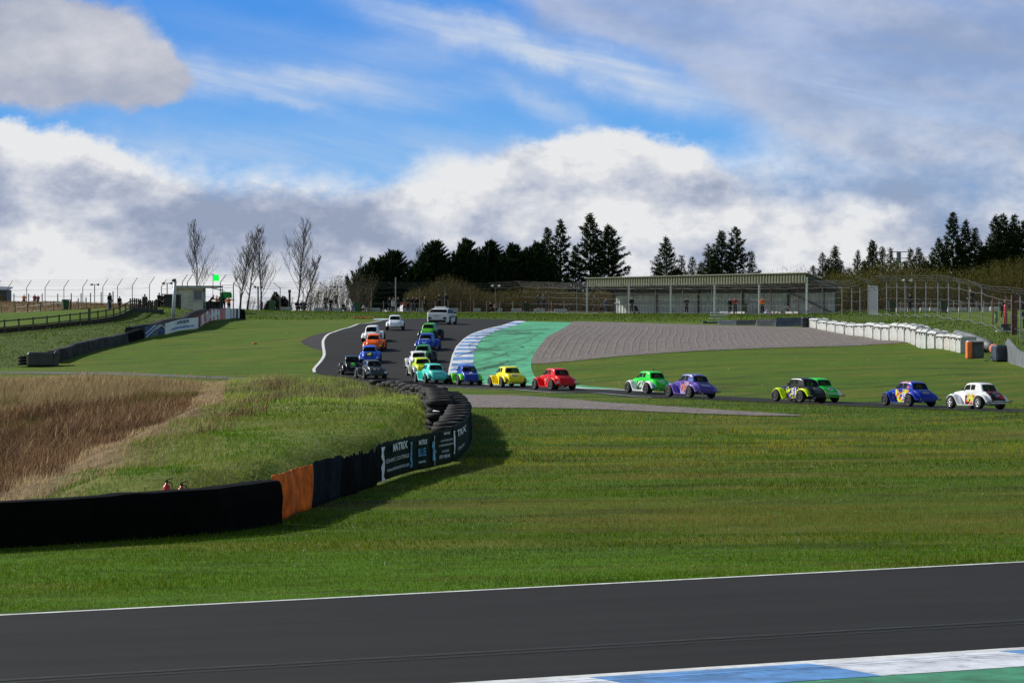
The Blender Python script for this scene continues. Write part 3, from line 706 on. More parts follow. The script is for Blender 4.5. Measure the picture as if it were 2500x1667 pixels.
g2 = sheet_on_wall('banner', green, Le, Lf + .0, 1.12, .12, .07, 'second dark green banner piece with white letters', .04)
sheet_on_wall('banner', blackpl, Lf, max(Lf - 7, 2.), 1.0, .0, .0, 'plain black sheet round the bend', .02)
for body, px, z, h, ws, mm, bo in (("MATRIX", 967, .86, .21, 36, tw_w, .03), ("CERAMIC COATINGS", 960, .55, .105, 56, tw_w, .0), ("www.matrixceramics.com", 962, .31, .10, 54, tw_w, .0),
        ("MATRIX", 1024, .83, .14, 20, tw_w, .02), ("BLUE", 1022, .55, .23, 18, tw_b, .03), ("CERAMIC", 1022, .28, .07, 17, tw_w, 0),
        ("MATRIX", 1083, .96, .07, 13, tw_w, .02), ("FOR ACCREDITED DETAILERS", 1082, .76, .055, 28, tw_w, .01), ("IN CLACKMANNANSHIRE PLEASE", 1080, .63, .055, 34, tw_w, .01), ("DAVE PURDIE", 1079, .45, .06, 15, tw_w, .01), ("07971 930 041", 1077, .30, .10, 25, tw_w, .02)):
    wall_text(body, px, z, h, ws, mm, g1, bo)
wall_text("TRIX", 1119, .86, .20, 20, tw_w, g2, .03); wall_text("CERAMIC", 1118, .40, .09, 16, tw_w, g2, 0)
# torn white and blue artwork patches on the banner
def wall_patch(px0, px1, z0, z1, m, par, seed):
    q = random.Random(seed); L0, L1 = Lpx(px0), Lpx(px1); b = MB(); n = 7; P = []
    for i in range(n + 1):
        z = z0 + (z1 - z0) * i / n; c = (L0 + L1) / 2 + q.uniform(-.2, .2) * abs(L1 - L0); hw = abs(L1 - L0) / 2 * q.uniform(.3, 1.)
        P.append([(*hp(c + hw, .10 + wave(c + hw, z)), z), (*hp(c - hw, .10 + wave(c - hw, z)), z)])
    b.grid(P); o = b.build('artwork', m, tw); o.parent = par
wall_patch(921, 931, .05, .95, tw_w, g1, 1); wall_patch(992, 999, .2, .9, tw_b, g1, 2); wall_patch(1044, 1054, .25, .8, tw_b, g1, 3); wall_patch(1050, 1052, .1, .95, tw_w, g1, 4); wall_patch(1098, 1103, .3, .98, tw_w, g1, 6)
m = MB(); pt = Vector(XY(1065, 71)); m.add([(pt.x - .12, pt.y - .3, 1.075), (pt.x + .14, pt.y - .2, 1.07), (pt.x - .12, pt.y + .9, 1.08), (pt.x - .12, pt.y + .9, 1.07)], [(0, 1, 2)]); tag(m.build('paper_scrap', tw_w), 'white triangular scrap lying on top of the tyre wall', 'scrap')
# black belt wall in the foreground
BW = BWf[:-1]
c0 = BW[0]
bw = empty('belt_wall', (c0.x, c0.y, 0), 0, 'long low black conveyor belt wall in shade at the lower left', 'crash barrier')
def wall_sweep(P, h0, h1, th, m, name, par, step=.35, wob=.05, end_lean=0.):
    Q = resample([p for p in P], step); n = len(Q); b = MB(); rows = []; q = random.Random(n)
    wb = 0
    for i, p in enumerate(Q):
        t_ = (Q[min(i + 1, n - 1)] - Q[max(i - 1, 0)]).normalized(); nr = Vector((-t_.y, t_.x)); wb = wb * .8 + q.uniform(-1, 1) * .35
        hh = h0 + (h1 - h0) * i / (n - 1) + wob * wb * .6; o_ = wob * wb * .5; zb_ = Hf(p.x, p.y) - .03
        pr = [(0, 0), (.01, hh * .3), (-.015, hh * .62), (.03, hh * .9), (.08, hh * .985), (th * .3, hh), (th * .7, hh * .985), (th, hh * .9), (th, 0)]
        rows.append([(p.x + nr.x * -(a_ + o_), p.y + nr.y * -(a_ + o_), zb_ + z_) for a_, z_ in pr])
    b.grid(rows); k_ = len(rows[0]); b.add(rows[0], [tuple(range(k_))]); b.add(rows[-1], [tuple(range(k_))])
    return b.build(name, m, par, smooth=False)
# order the path so the camera side is on the left: run from left to right reversed
BWr = list(BW)
o1 = wall_sweep(BWr, .96, .88, .85, belt, 'belt_cover', bw, wob=.035)
# extinguishers behind it
redm = mat('red_paint', (.55, .02, .025), .35, var=.1)
def extinguisher():
    e = empty('fire_extinguisher', (0, 0, 0), 0, cat='extinguisher')
    b = MB(); b.lathe([(.001, .0), (.085, .0), (.09, .03), (.09, .42), (.07, .50), (.03, .53), (.03, .56), (.001, .56)], 14); b.build('cylinder', redm, e, smooth=True)
    b = MB(); b.box((0, 0, .59), (.05, .05, .06)); b.bar((0, 0, .62), (.13, 0, .66), .02); b.tube([(0, .03, .58), (.1, .05, .55), (.13, .05, .4), (.12, .05, .2)], .012); b.build('valve', mat('black_plastic', (.015, .015, .015), .4), e)
    return e
ex = extinguisher()
ex['label'] = 'taller red extinguisher peeking over the black belt wall'; ex['group'] = 'extinguishers behind the wall'
p = on(407, 116); ex.location = (p.x, p.y, W(407, 1163, 110).z - .50)
e2 = copy_tree(ex); e2['label'] = 'lower red extinguisher with blue top just right of the taller one'; p = on(443, 115); e2.location = (p.x, p.y, W(443, 1171, 110).z - .52)

# ------------------------------------------------------------------ left barrier up the hill
def arc_h(px, py, s): return W(px, py, s)
lb_pts = Ws("140 34.2;175 33.6;230 32.6;315 31;352 30.5;402 29.9;483 28.6;530 27.6;583 26.4;600 26.2")
grey_belt = mat('grey_belt', (.05, .05, .046), .85, spec=.08, var=.5, scale=1., bump=.3, bscale=2.)
lb = empty('tyre_barrier', (*lb_pts[3], Hf(*lb_pts[3])), 0, 'low tyre barrier climbing the left slope wrapped in grey belt and printed banners', 'tyre barrier')
def lwall(P, h0, h1, m, name, th=.8, wob=.03, label=None, z_=0.):
    Q = resample(P, .5); Q.append(P[-1]); b = MB(); rows = []; q = random.Random(len(Q)); wb = 0; n = len(Q)
    for i, p in enumerate(Q):
        t_ = (Q[min(i + 1, n - 1)] - Q[max(i - 1, 0)]).normalized(); nr = Vector((t_.y, -t_.x)); wb = wb * .75 + q.uniform(-1, 1) * .4
        hh = h0 + (h1 - h0) * i / (n - 1) + wob * wb; o_ = wob * wb; zb_ = Hf(p.x, p.y) - .05
        pr = [(0, 0), (.02, hh * .4), (.06, hh * .8), (.16, hh * .96), (th * .5, hh), (th - .1, hh * .95), (th, hh * .7), (th, 0)]
        rows.append([(p.x + nr.x * -(a_ + o_), p.y + nr.y * -(a_ + o_), zb_ + z2) for a_, z2 in pr])
    b.grid(rows); k_ = len(rows[0]); b.add(rows[0], [tuple(range(k_))]); b.add(rows[-1], [tuple(range(k_))])
    o = b.build(name, m, lb, smooth=False)
    if label: o['label'] = label
    return o
lwall(lb_pts[:4], .95, .78, grey_belt, 'belt_cover', wob=.07, label='grey belting draped over the tyres')
lwall(lb_pts[3:5], .78, .85, blackpl, 'belt_cover', wob=.02, label='short black section')
lwall(lb_pts[8:], 1.0, 1.0, blackpl, 'belt_cover', wob=.02, label='black end block')
lwall([p + Vector((-.9, .6)) for p in lb_pts[4:9]], .92, .95, rub, 'tyre_row', th=.8, wob=.09)
def banner(P, h0, h1, name, m, label, cols=None, mats=None, wob=.03):
    Q = resample(P, .22); Q.append(P[-1]); n = len(Q); b = MB(); rows = []; q = random.Random(int(abs(P[0].x) * 9)); wb = 0
    for i, p in enumerate(Q):
        t_ = (Q[min(i + 1, n - 1)] - Q[max(i - 1, 0)]).normalized(); nr = Vector((t_.y, -t_.x)); wb = wb * .6 + q.uniform(-1, 1)
        hh = h0 + (h1 - h0) * i / (n - 1) + wob * wb * .4; zb_ = Hf(p.x, p.y)
        rows.append([(p.x + nr.x * (.04 + .05 * math.sin(i * 1.3) * wob * 20 * .3 + wob * wb * .4), p.y + nr.y * (.04 + wob * wb * .5), zb_ + .06 + (hh - .06) * j / 6) for j in range(7)])
    for i in range(n - 1):
        b.cur = cols(i / (n - 1)) if cols else 0
        b.grid(rows[i:i + 2])
    o = b.build(name, mats or m, lb); o['label'] = label; return o, rows
fw = mat('faded_banner_white', (.74, .78, .84), .6, var=.1, scale=1., dirt=.2); fb_ = mat('banner_navy', (.02, .05, .16), .5, var=.3); fr_ = mat('banner_faded_red', (.55, .16, .17), .6, var=.5, scale=4.)
fgy = mat('banner_grey_brown', (.10, .10, .13), .5, var=.4); fdr = mat('banner_dark_red', (.16, .02, .02), .6)
fdb = mat('banner_deep_blue', (.01, .02, .07), .5, var=.3)
sbl = lb_pts[4:6]; b1, r1 = banner(sbl, .92, .95, 'banner', None, 'navy banner with white chevron lines', lambda u: 0 if u < .3 else (1 if u < .62 else 2), [fb_, fgy, fdb])
b2, r2 = banner(lb_pts[5:7], .95, 1.02, 'banner', fw, 'white banner with a phone number and blue web address', wob=.008)
b3, r3 = banner(lb_pts[6:9], 1.0, .92, 'banner', None, 'crumpled faded red and white banner', lambda u: [3, 0, 1, 0, 1, 0, 0, 1, 0, 1, 0, 1, 0, 0, 0, 1, 1, 1, 2, 1, 0, 1, 4, 1][min(23, int(u * 24))], [fr_, fw, mat('banner_blue_photo', (.20, .30, .42), .5, var=.5, scale=6.), fdr, blackpl], .07)
def row_text(rows, u, v, body, h, frac, m, par, bold=.01, off=.06):
    Lr = [0.]
    for a, b in zip(rows[:-1], rows[1:]): Lr.append(Lr[-1] + math.dist(a[0][:2], b[0][:2]))
    Lr = np.array(Lr); A = np.array([r[0] for r in rows]); Bt = np.array([r[-1] for r in rows])
    vs, fs = text2d(body, h, 1., bold); b = MB(); V_ = []; c = Lr[-1] * u; wd_ = max(q_[0] for q_ in vs) - min(q_[0] for q_ in vs); vs = [(x * frac * Lr[-1] / wd_, y) for x, y in vs]
    t_ = Vector((A[-1][0] - A[0][0], A[-1][1] - A[0][1])).normalized(); nr = Vector((t_.y, -t_.x))
    for x, y in vs:
        l_ = c + x; z0 = np.interp(l_, Lr, A[:, 2]); z1 = np.interp(l_, Lr, Bt[:, 2]); z = z0 + (z1 - z0) * v + y
        V_.append((np.interp(l_, Lr, A[:, 0]) + nr.x * off, np.interp(l_, Lr, A[:, 1]) + nr.y * off, z))
    b.add(V_, fs); o = b.build('lettering', m, lb); o.parent = par; return o
bnavy = mat('ink_navy', (.012, .018, .06), .6); bblue = mat('ink_blue', (.02, .12, .45), .6, var=.4)
row_text(r2, .51, .76, "01592 723105", .27, .36, bnavy, b2, .04); row_text(r2, .52, .30, "prointeriorpainting.co.uk", .26, .66, bblue, b2, .02)
row_text(r3, .33, .5, "J&M", .62, .30, fw, b3, .05, .08); row_text(r3, .08, .2, "KERB", .16, .10, fw, b3, .02, .08); row_text(r1, .75, .42, "Pro", .28, .22, bblue, b1, .02)
def row_line(rows, u0, v0, u1, v1, wd, m, par):
    b = MB(); n = 10; P = []
    for i in range(n + 1):
        u, v = u0 + (u1 - u0) * i / n, v0 + (v1 - v0) * i / n; k_ = u * (len(rows) - 1); i0 = int(min(k_, len(rows) - 2)); f_ = k_ - i0
        a = Vector(rows[i0][0]).lerp(Vector(rows[i0 + 1][0]), f_); c = Vector(rows[i0][-1]).lerp(Vector(rows[i0 + 1][-1]), f_); p = a.lerp(c, v)
        P.append([(p.x + .03, p.y - .04, p.z - wd), (p.x + .03, p.y - .04, p.z + wd)])
    b.grid(P); o = b.build('stripe', m, lb); o.parent = par
row_line(r1, .03, .35, .5, .98, .045, fw, b1); row_line(r1, .03, .18, .5, .85, .06, bblue, b1); row_line(r1, .05, .02, .72, .97, .04, fw, b1); row_line(r1, .55, .6, .8, .9, .03, fw, b1); row_line(r1, .8, .9, 1., .5, .03, fw, b1)
# wrapped block at the foot of the barrier
wb_ = on(100, 34.6)
blk = empty('wrapped_tyre_block', wb_, R_(8), 'loose dark block of tyres wrapped in grey belting at the foot of the left slope', 'tyre block')
b = MB(); b.box((0, 0, .5), (2.0, 1.3, 1.02), bev=.14); b.box((1.05, .05, .52), (.45, 1.4, 1.08), 0, .12, bev=.1); b.build('cover', mat('dark_grey_wrap', (.03, .032, .033), .55, var=.5, scale=1.2, bump=.6, bscale=3.), blk, rel=False, smooth=False)
b = MB()
for q in range(3): b.lathe(tyre_profile(.38, .2), 14, (-1.25, .2, .2 + q * .22), closed=True)
b.build('tyre', rub, blk, rel=False, smooth=True)

# ------------------------------------------------------------------ gravel-side barriers on the right
tarp = mat('white_tarpaulin', (.46, .465, .44), .5, var=.14, scale=2.2, bump=.55, bscale=3.5, dirt=.35)
tarp2 = mat('cream_tarpaulin', (.47, .44, .40), .5, var=.14, scale=2.2, bump=.55, bscale=3.5, dirt=.3)
def bag(seed, wd, dp_, ht):
    q = random.Random(seed); b = MB(); rows = []
    nseg = 20
    for lv, (z, g_) in enumerate([(0, .98), (.3, 1.0), (.6, .985), (.84, .96), (.87, 1.03), (.93, 1.0), (1.0, .86), (1.04, .45)]):
        r = []
        for i in range(nseg + 1):
            a_ = 2 * math.pi * (i % nseg) / nseg; c, s_ = math.cos(a_), math.sin(a_)
            e = .22; x = math.copysign(abs(c) ** e, c) * wd / 2 * g_; y = math.copysign(abs(s_) ** e, s_) * dp_ / 2 * g_
            f_ = 1 + .035 * math.sin(i * 2.3 + seed) * (1 if lv < 4 else .4); zz = z * ht + (.03 * math.sin(i * 1.7 + seed * 2) if lv > 3 else 0)
            r.append((x * f_, y * f_, zz))
        rows.append(r)
    b.grid(rows); b.add([rows[-1][i] for i in range(nseg)], [tuple(range(nseg))]); return b
bag_meshes = []
for q in range(5):
    o = bag(q * 3 + 1, 1., 1., 1.).build('cover', tarp2 if q == 3 else tarp); bag_meshes.append(o.data); bpy.data.objects.remove(o)
strapm = MB()
for x in (-.28, .3): strapm.box((x, -.51, .80), (.05, .03, .16), tilt=0)
strapm.box((0, -.52, .86), (1.02, .02, .03)); so = strapm.build('strap', mat('dark_strap', (.03, .03, .03), .6)); strap_me = so.data; bpy.data.objects.remove(so)
bags = [(1997, 806, 782), (2021, 806, 782), (2044, 806.5, 781), (2066, 808, 781), (2090, 810, 781.5), (2113, 812, 781), (2137, 816, 779), (2158, 820, 781.5), (2178, 823, 783.5), (2198, 829, 786),
        (2217, 833, 790), (2234, 838, 794), (2247, 843, 797), (2260, 847, 801), (2273, 852, 804), (2291, 855, 812), (2312, 858, 822), (2331, 863, 824), (2346, 868, 827), (2359, 872, 830)]
bl = ['first white covered block beside the black pleated blocks', 'white block second from the black pleated blocks', 'white block third from the black pleated blocks', 'white block with sagging top, fourth in the gravel row', 'white block with gaping flap, fifth in the gravel row', 'white block just before the domed one', 'domed white block, tallest bulging cover of the row', 'white block right after the domed one', 'white block with draped front facing the gravel corner', 'white block where the row turns downhill at the gravel corner',
      'first white block of the downhill run', 'second white block of the downhill run', 'third white block of the downhill run', 'fourth white block of the downhill run', 'last close-packed white block before the wide gap', 'upright white block right of the dark gap', 'broad flat white block below the tall fence', 'cream block between two flat white ones', 'narrow white block next to the cream one', 'white block touching the orange ended one']
for i, (px, yb, ytp) in enumerate(bags):
    s = 28.2 + (px - 1997) / 370 * 8.0; x, y = XY(px, s); nxt = bags[min(i + 1, len(bags) - 1)]; prv = bags[max(i - 1, 0)]
    s2 = 28.2 + (nxt[0] - 1997) / 370 * 8.; s1 = 28.2 + (prv[0] - 1997) / 370 * 8.
    A_ = Vector(XY(nxt[0], s2)) - Vector(XY(prv[0], s1)); gapx = A_.length / (2 if 0 < i < len(bags) - 1 else 1)
    rz = math.atan2(A_.y, A_.x) * .35
    rz = math.atan2(A_.y, A_.x)
    e = empty('barrier_block', (x, y, Hf(x, y) - .04), rz, bl[i], 'barrier block', 'white covered barrier blocks round the gravel trap')
    o = bpy.data.objects.new('cover', bag_meshes[3 if i == 17 else [0, 1, 2, 4][i % 4]]); col.objects.link(o); o.parent = e
    ht = (yb - ytp) / s * .97; ln_ = gapx * (.8 if i == 14 else [.97, .93, .96][i % 3])
    o.scale = (ln_, 1.15, ht)
    o = bpy.data.objects.new('strap', strap_me); col.objects.link(o); o.parent = e; o.scale = (ln_ * .98, 1.15, ht); o.rotation_euler = (0, 0, math.pi) if A_.y < 0 and False else (0, 0, 0)
# orange-ended dark block
p = on(2381, 37.6); e = empty('barrier_block', p, R_(-4), 'charcoal covered block with a bright orange left end', 'barrier block')
o = bpy.data.objects.new('cover', bag(4, 1., 1., 1.).build('cover', mat('silver_charcoal_cover', (.05, .06, .075), .35, var=.5, scale=1.6, bump=.8, bscale=4.)).data)
bpy.data.objects.remove(bpy.data.objects[bpy.data.objects.find('cover.%03d' % 0)] if False else [q for q in col.objects if q.name.startswith('cover') and q.parent is None and q.data == o.data][0]); col.objects.link(o); o.parent = e; o.scale = (1.05, 1.1, 1.08)
b = MB(); b.box((-.42, -.05, .54), (.34, 1.24, 1.1), bev=.05); b.build('orange_panel', mat('bright_orange', (.75, .17, .03), .5, var=.25, scale=5.), e, rel=False)
b = MB(); b.box((0, 0, 1.1), (1.1, 1.2, .12), bev=.05); b.build('top_flap', mat('silver_flap', (.4, .4, .41), .4, var=.3, bump=.5), e, rel=False)
# grey roll behind, dark block and steel sheet
p = on(2390, 36.); e = empty('rolled_belt_barrier', p, 0, 'thick grey rolled belting behind the white blocks with an orange band at its end', 'crash barrier')
Pq = [on(2335, 33.5) + Vector((0, 0, .5)), on(2370, 34.6) + Vector((0, 0, .5)), on(2405, 36.) + Vector((0, 0, .45)), on(2432, 37.) + Vector((0, 0, .4))]
b = MB(); b.tube(Pq[:3] + [Pq[2].lerp(Pq[3], .6)], [.30, .34, .34, .32], 12); b.build('roll', mat('mid_grey_belt', (.10, .105, .11), .6, var=.25, scale=1.2, bump=.4, bscale=3.), e, smooth=True)
b = MB(); b.tube([Pq[2].lerp(Pq[3], .8), Pq[3]], [.34, .27], 12); b.build('end_band', mat('rust_orange', (.45, .12, .05), .6, var=.3), e, smooth=True)
p = on(2444, 38.6); e = empty('barrier_block', p, R_(12), 'short navy covered block right of the orange ended block', 'barrier block')
o = MB(); o.box((0, 0, .5), (1.0, 1., 1.0), bev=.07); o.build('cover', mat('navy_cover', (.035, .05, .075), .5, var=.4, scale=2., bump=.8, bscale=4.), e, rel=False); o = MB(); o.box((0, 0, .74), (1.03, 1.03, .03)); o.build('strap', mat('dark_strap', (.03, .03, .03)), e, rel=False)
p = on(2485, 39.2); e = empty('steel_barrier_sheet', p, 0, 'bent grey steel sheet barrier running off the right edge', 'crash barrier')
rows = []
for i in range(14):
    u = i / 13; a_ = Vector(XY(2456 + u * 75, 38.6 + u * 3.2)); zb_ = Hf(a_.x, a_.y); hh = 1.5 - .9 * u if u < .35 else 1.18 - .25 * u
    hh = [1.15, 1.5, 1.42, 1.28, 1.15, 1.02, .95, .95, .95, .95, .95, .95, .95, .95][i]
    rows.append([(a_.x, a_.y + .25 * j_ ** 2, zb_ - .1 + (hh + .1) * j_) for j_ in (0, .3, .6, .62, 1)])
b = MB(); b.grid(rows); o = b.build('sheet', mat('galvanised_steel', (.20, .21, .235), .4, metal=.3, var=.25, scale=1.5), e); o.modifiers.new('t', 'SOLIDIFY').thickness = .05
b = MB(); b.tube([on(2403, 38.6, .08), on(2412, 38.6, .1), on(2427, 38.5, .5)], .04); tag(b.build('bent_rail', mat('galvanised_steel', (.2, .21, .23))), 'short bent pale rail on the grass beside the navy block', 'rail')
# low grey mats along the top of the gravel
mm_ = [(1777, 'shiny silver grey slanted mat nearest the bench steps', (.13, .14, .16)), (1822, 'darkest flat slanted mat by the gravel', (.045, .042, .046)), (1872, 'pale grey ribbed slanted mat by the gravel', (.17, .165, .16)), (1925, 'blue grey slanted mat with a pale joint', (.075, .088, .115))]
for i, (px, lbl, c) in enumerate(mm_):
    s = 26.8 + (px - 1750) / 230 * 1.1; p = on(px, s); wd = (46 if i == 0 else 51 if i < 3 else 62) / s; hh = [.38, .45, .6, .78][i]
    e = empty('barrier_mat', p, 0, lbl, 'barrier mat', 'slanted grey mats at the top of the gravel')
    b = MB(); b.add([(-wd / 2, 0, 0), (wd / 2, -.1, 0), (wd / 2 + .1, .5, hh), (-wd / 2 + .1, .55, hh * .96), (-wd / 2, 1., 0), (wd / 2, 1., 0)], [(0, 1, 2, 3), (3, 2, 5, 4), (0, 3, 4), (1, 5, 2)])
    b.build('cover', mat('mat_%d' % i, c, .35, var=.25, scale=3., bump=.3), e, rel=False)
    if i != 1:
        b = MB(); b.bar((-wd / 2, .2, hh * .5), (wd / 2, .1, hh * .5), .02); b.build('seam', mat('dark_strap', (.03, .03, .03)), e, rel=False)
for i in range(3):
    px = 1963 + i * 11; p = on(px, 28); e = empty('barrier_block', p, 0, ['left of the three narrow black pleated blocks by the gravel', 'middle of the three narrow black pleated blocks by the gravel', 'right of the three narrow black pleated blocks touching the white row'][i], 'barrier block', 'black pleated blocks')
    b = bag(i + 20, .40, 1.2, .86); b.build('cover', mat('black_tarpaulin', (.02, .021, .024), .4, var=.5, scale=3., bump=.8, bscale=5.), e, rel=False, smooth=True)
# ------------------------------------------------------------------ grandstand
steel = mat('galvanised', (.30, .31, .32), .5, metal=.2, var=.15); dksteel = mat('dark_steel', (.05, .05, .055), .6); rust = mat('rusty_steel', (.10, .045, .03), .8, var=.4)
wood = mat('weathered_wood', (.09, .075, .055), .85, var=.4, scale=6.); dkwood = mat('dark_timber', (.035, .03, .024), .9, var=.4)
conc = mat('pale_concrete', (.42, .42, .41), .85, var=.2, scale=2., dirt=.5)
A0 = Vector(XY(1433, 20.9)); A1 = Vector(XY(1970, 24.3)); ax = (A1 - A0).normalized(); dp_ = Vector((-ax.y, ax.x)); Ls = (A1 - A0).length
if dp_.y < 0: dp_ = -dp_
ZB = 4.12; ZT = 8.35; D = 3.6
def SP(u, v, z): p = A0 + ax * u + dp_ * v; return (p.x, p.y, z)
gs = empty('grandstand', (A0.x, A0.y, ZB), 0, 'open fronted spectator stand with olive corrugated fascia and grey steel columns', 'grandstand')
def corr(P0, P1, z0, z1, n, amp, nrm, name, m, z0b=None, z1b=None):
    b = MB(); rows = []
    for i in range(n * 4 + 1):
        u = i / (n * 4); o_ = amp * (1 if (i % 4) in (1, 2) else -1); p = P0.lerp(P1, u); q = p + nrm * o_
        za = z0 if z0b is None else z0 + (z0b - z0) * u; zc = z1 if z1b is None else z1 + (z1b - z1) * u
        rows.append([(q.x, q.y, za), (q.x, q.y, zc)])
    b.grid(rows); return b.build(name, m, gs)
olive = mat('olive_cladding', (.105, .115, .06), .6, var=.12); cl = mat('pale_cladding', (.44, .45, .455), .6, var=.2, scale=.8, dirt=.5)
fo = corr(A0 - dp_ * .12, A1 - dp_ * .12, ZT - 1.0, ZT - .06, 84, .05, dp_, 'fascia', olive)
b = MB(); b.add([SP(-.15, -.3, ZT - .02), SP(Ls + .15, -.3, ZT - .02), SP(Ls + .15, -.3, ZT + .07), SP(-.15, -.3, ZT + .07), SP(-.15, D + .3, ZT - 1.36), SP(Ls + .15, D + .3, ZT - 1.36), SP(Ls + .15, D + .3, ZT - 1.27), SP(-.15, D + .3, ZT - 1.27)],
    [(0, 1, 2, 3), (3, 2, 6, 7), (0, 4, 5, 1), (4, 7, 6, 5), (0, 3, 7, 4), (1, 5, 6, 2)]); b.build('roof', mat('roof_sheet', (.17, .18, .12), .6), gs)
b = MB()
for k_ in range(26):
    u = Ls * (k_ + .5) / 26; b.bar(SP(u, .05, ZT - .2), SP(u, D, ZT - 1.5), .09, .14)
b.build('rafter', dksteel, gs)
for k_ in range(5): MB().bar(SP(0, .6 + k_ * 1.1, ZT - .3 - k_ * .29), SP(Ls, .6 + k_ * 1.1, ZT - .3 - k_ * .29), .07).build('purlin', dksteel, gs)
corr(A0 + dp_ * D, A1 + dp_ * D, ZB - .2, ZT - 1.75, 66, .06, dp_, 'back_wall', cl)
MB().bar(SP(0, D - .12, ZB + 1.35), SP(Ls, D - .12, ZB + 1.35), .1, .1).build('wall_rail', steel, gs)
MB().bar(SP(0, D - .05, ZT - 1.62), SP(Ls, D - .05, ZT - 1.62), .12, .7).build('wall_plate', dksteel, gs)
cpx = [1433, 1536, 1638, 1745, 1854, 1970]
for k_, px in enumerate(cpx):
    # solve along the front line
    best = min(range(0, 1001), key=lambda q: abs(1250 + (A0 + ax * Ls * q / 1000).x / (A0 + ax * Ls * q / 1000).y * F - px)); u = Ls * best / 1000
    MB().bar(SP(u, 0, ZB - .3), SP(u, 0, ZT - .4), .18, .18).build('column', mat('pale_column', (.75, .76, .77), .5, var=.1), gs)
    MB().bar(SP(u, D - .2, ZB - .3), SP(u, D - .2, ZT - 1.5), .22, .22).build('back_column', dksteel, gs)
    MB().bar(SP(u, 0, ZT - .35), SP(u, D, ZT - 1.62), .14, .2).build('roof_beam', mat('blue_grey_steel', (.07, .085, .12), .5), gs)
MB().bar(SP(Ls * .80, D - .3, ZT - 1.7), SP(Ls * .98, D - .3, ZB + .3), .1).build('brace', dksteel, gs)
MB().bar(SP(-.05, 0, ZT - .4), SP(-.05, D, ZT - 1.6), .1, .4).build('gable_beam', olive, gs)
b = MB(); b.add([SP(0, -.6, ZB - .6), SP(Ls, -.6, ZB - .6), SP(Ls, D + .4, ZB - .6), SP(0, D + .4, ZB - .6), SP(0, -.6, ZB + .02), SP(Ls, -.6, ZB + .02), SP(Ls, D + .4, ZB + .02), SP(0, D + .4, ZB + .02)], [(3, 2, 1, 0), (4, 5, 6, 7), (0, 1, 5, 4), (1, 2, 6, 5), (2, 3, 7, 6), (3, 0, 4, 7)]); b.build('floor_slab', mat('floor_concrete', (.15, .145, .13), .9), gs)
for k_, (u0, u1) in enumerate(((.60, .66), (.67, .71), (.79, .86), (.88, .93))):
    MB().bar(SP(Ls * u0, 1.2, ZB + .25), SP(Ls * u1, 1.2, ZB + .25), .4, .22).build('bench', conc, gs)
for (u0, z0, u1, z1) in ((.905, .02, .955, .9), (.955, .9, .985, .1), (1.02, .1, 1.06, .9), (.85, .9, .90, .05)):
    MB().bar(SP(Ls * u0, -1.0, ZB + z0), SP(Ls * u1, -1.0, ZB + z1), .1).build('timber_prop', wood, gs)

# ------------------------------------------------------------------ catch fences
wirem = mat('fence_wire', (.12, .12, .125), .5, metal=.4); postm = mat('fence_post', (.10, .10, .105), .6, var=.3); postg = mat('fence_post_grey', (.20, .215, .235), .5, var=.2)
net = bpy.data.materials.new('wire_netting'); net.use_nodes = True; t = NT(net.node_tree); bb = t.n['Principled BSDF']; bb.inputs['Base Color'].default_value = (.10, .105, .11, 1); bb.inputs['Roughness'].default_value = .6
tcn = t.new('ShaderNodeTexCoord'); wv = t.sep(tcn.outputs['Object'])
g1_ = t.m('ABSOLUTE', t.m('SINE', t.m('MULTIPLY', t.m('ADD', wv[0], wv[2]), 40.))); g2_ = t.m('ABSOLUTE', t.m('SINE', t.m('MULTIPLY', t.m('SUBTRACT', wv[0], wv[2]), 40.)))
t.put(bb.inputs['Alpha'], t.m('MULTIPLY', t.mr(t.m('MINIMUM', g1_, g2_), .0, .28, 1., 0.), .2))
def cfence(posts, name, lbl, arm, nw=5, red=(), bent=.8, r=.045, pm=None, netting=True, armw=5, post_name='post'):
    """posts: (px, ytop, s, arm?) ; arm: horizontal/vertical reach of the bent arm in metres"""
    P = []
    for px, yt_, s in posts:
        x, y = XY(px, s); P.append((Vector((x, y, Hf(x, y))), HC - (yt_ - 760) / s))
    mid = P[len(P) // 2][0]
    e = empty(name, (mid.x, mid.y, mid.z), 0, lbl, 'fence')
    for i, (p, zt) in enumerate(P):
        b = MB(); b.tube([(p.x, p.y, p.z - .1), (p.x, p.y, zt)] + ([(p.x + arm[0], p.y + arm[1], zt + arm[2])] if arm else []), [r, r] + ([r * .75] if arm else []), 6)
        o = b.build(post_name, rust if i in red else (pm or postm), e)
    for a in range(nw):
        f_ = [.12, .38, .62, .82, 1.][a] if nw == 5 else (a + .6) / nw; b = MB(); pts = []
        for i in range(len(P)):
            p, zt = P[i]; pts.append(Vector((p.x, p.y - .03, p.z + (zt - p.z) * f_)))
            if i < len(P) - 1:
                p2, z2 = P[i + 1]; pts.append(Vector(((p.x + p2.x) / 2, (p.y + p2.y) / 2, (p.z + p2.z) / 2 + ((zt - p.z) + (z2 - p2.z)) / 2 * f_ - .07)))
        b.tube(pts, .009 if a < nw - 1 else .016, 4, cap=False); b.build('wire', wirem, e)
    if arm:
        for a in range(armw):
            f_ = (a + 1) / armw; b = MB(); b.tube([Vector((p.x + arm[0] * f_, p.y + arm[1] * f_, zt + arm[2] * f_)) for p, zt in P], .008, 4, cap=False); b.build('arm_wire', wirem, e)
    if netting:
        b = MB(); b.grid([[(p.x, p.y, p.z + .02), (p.x, p.y, zt)] for p, zt in P]); b.build('netting', net, e)
    return e, P
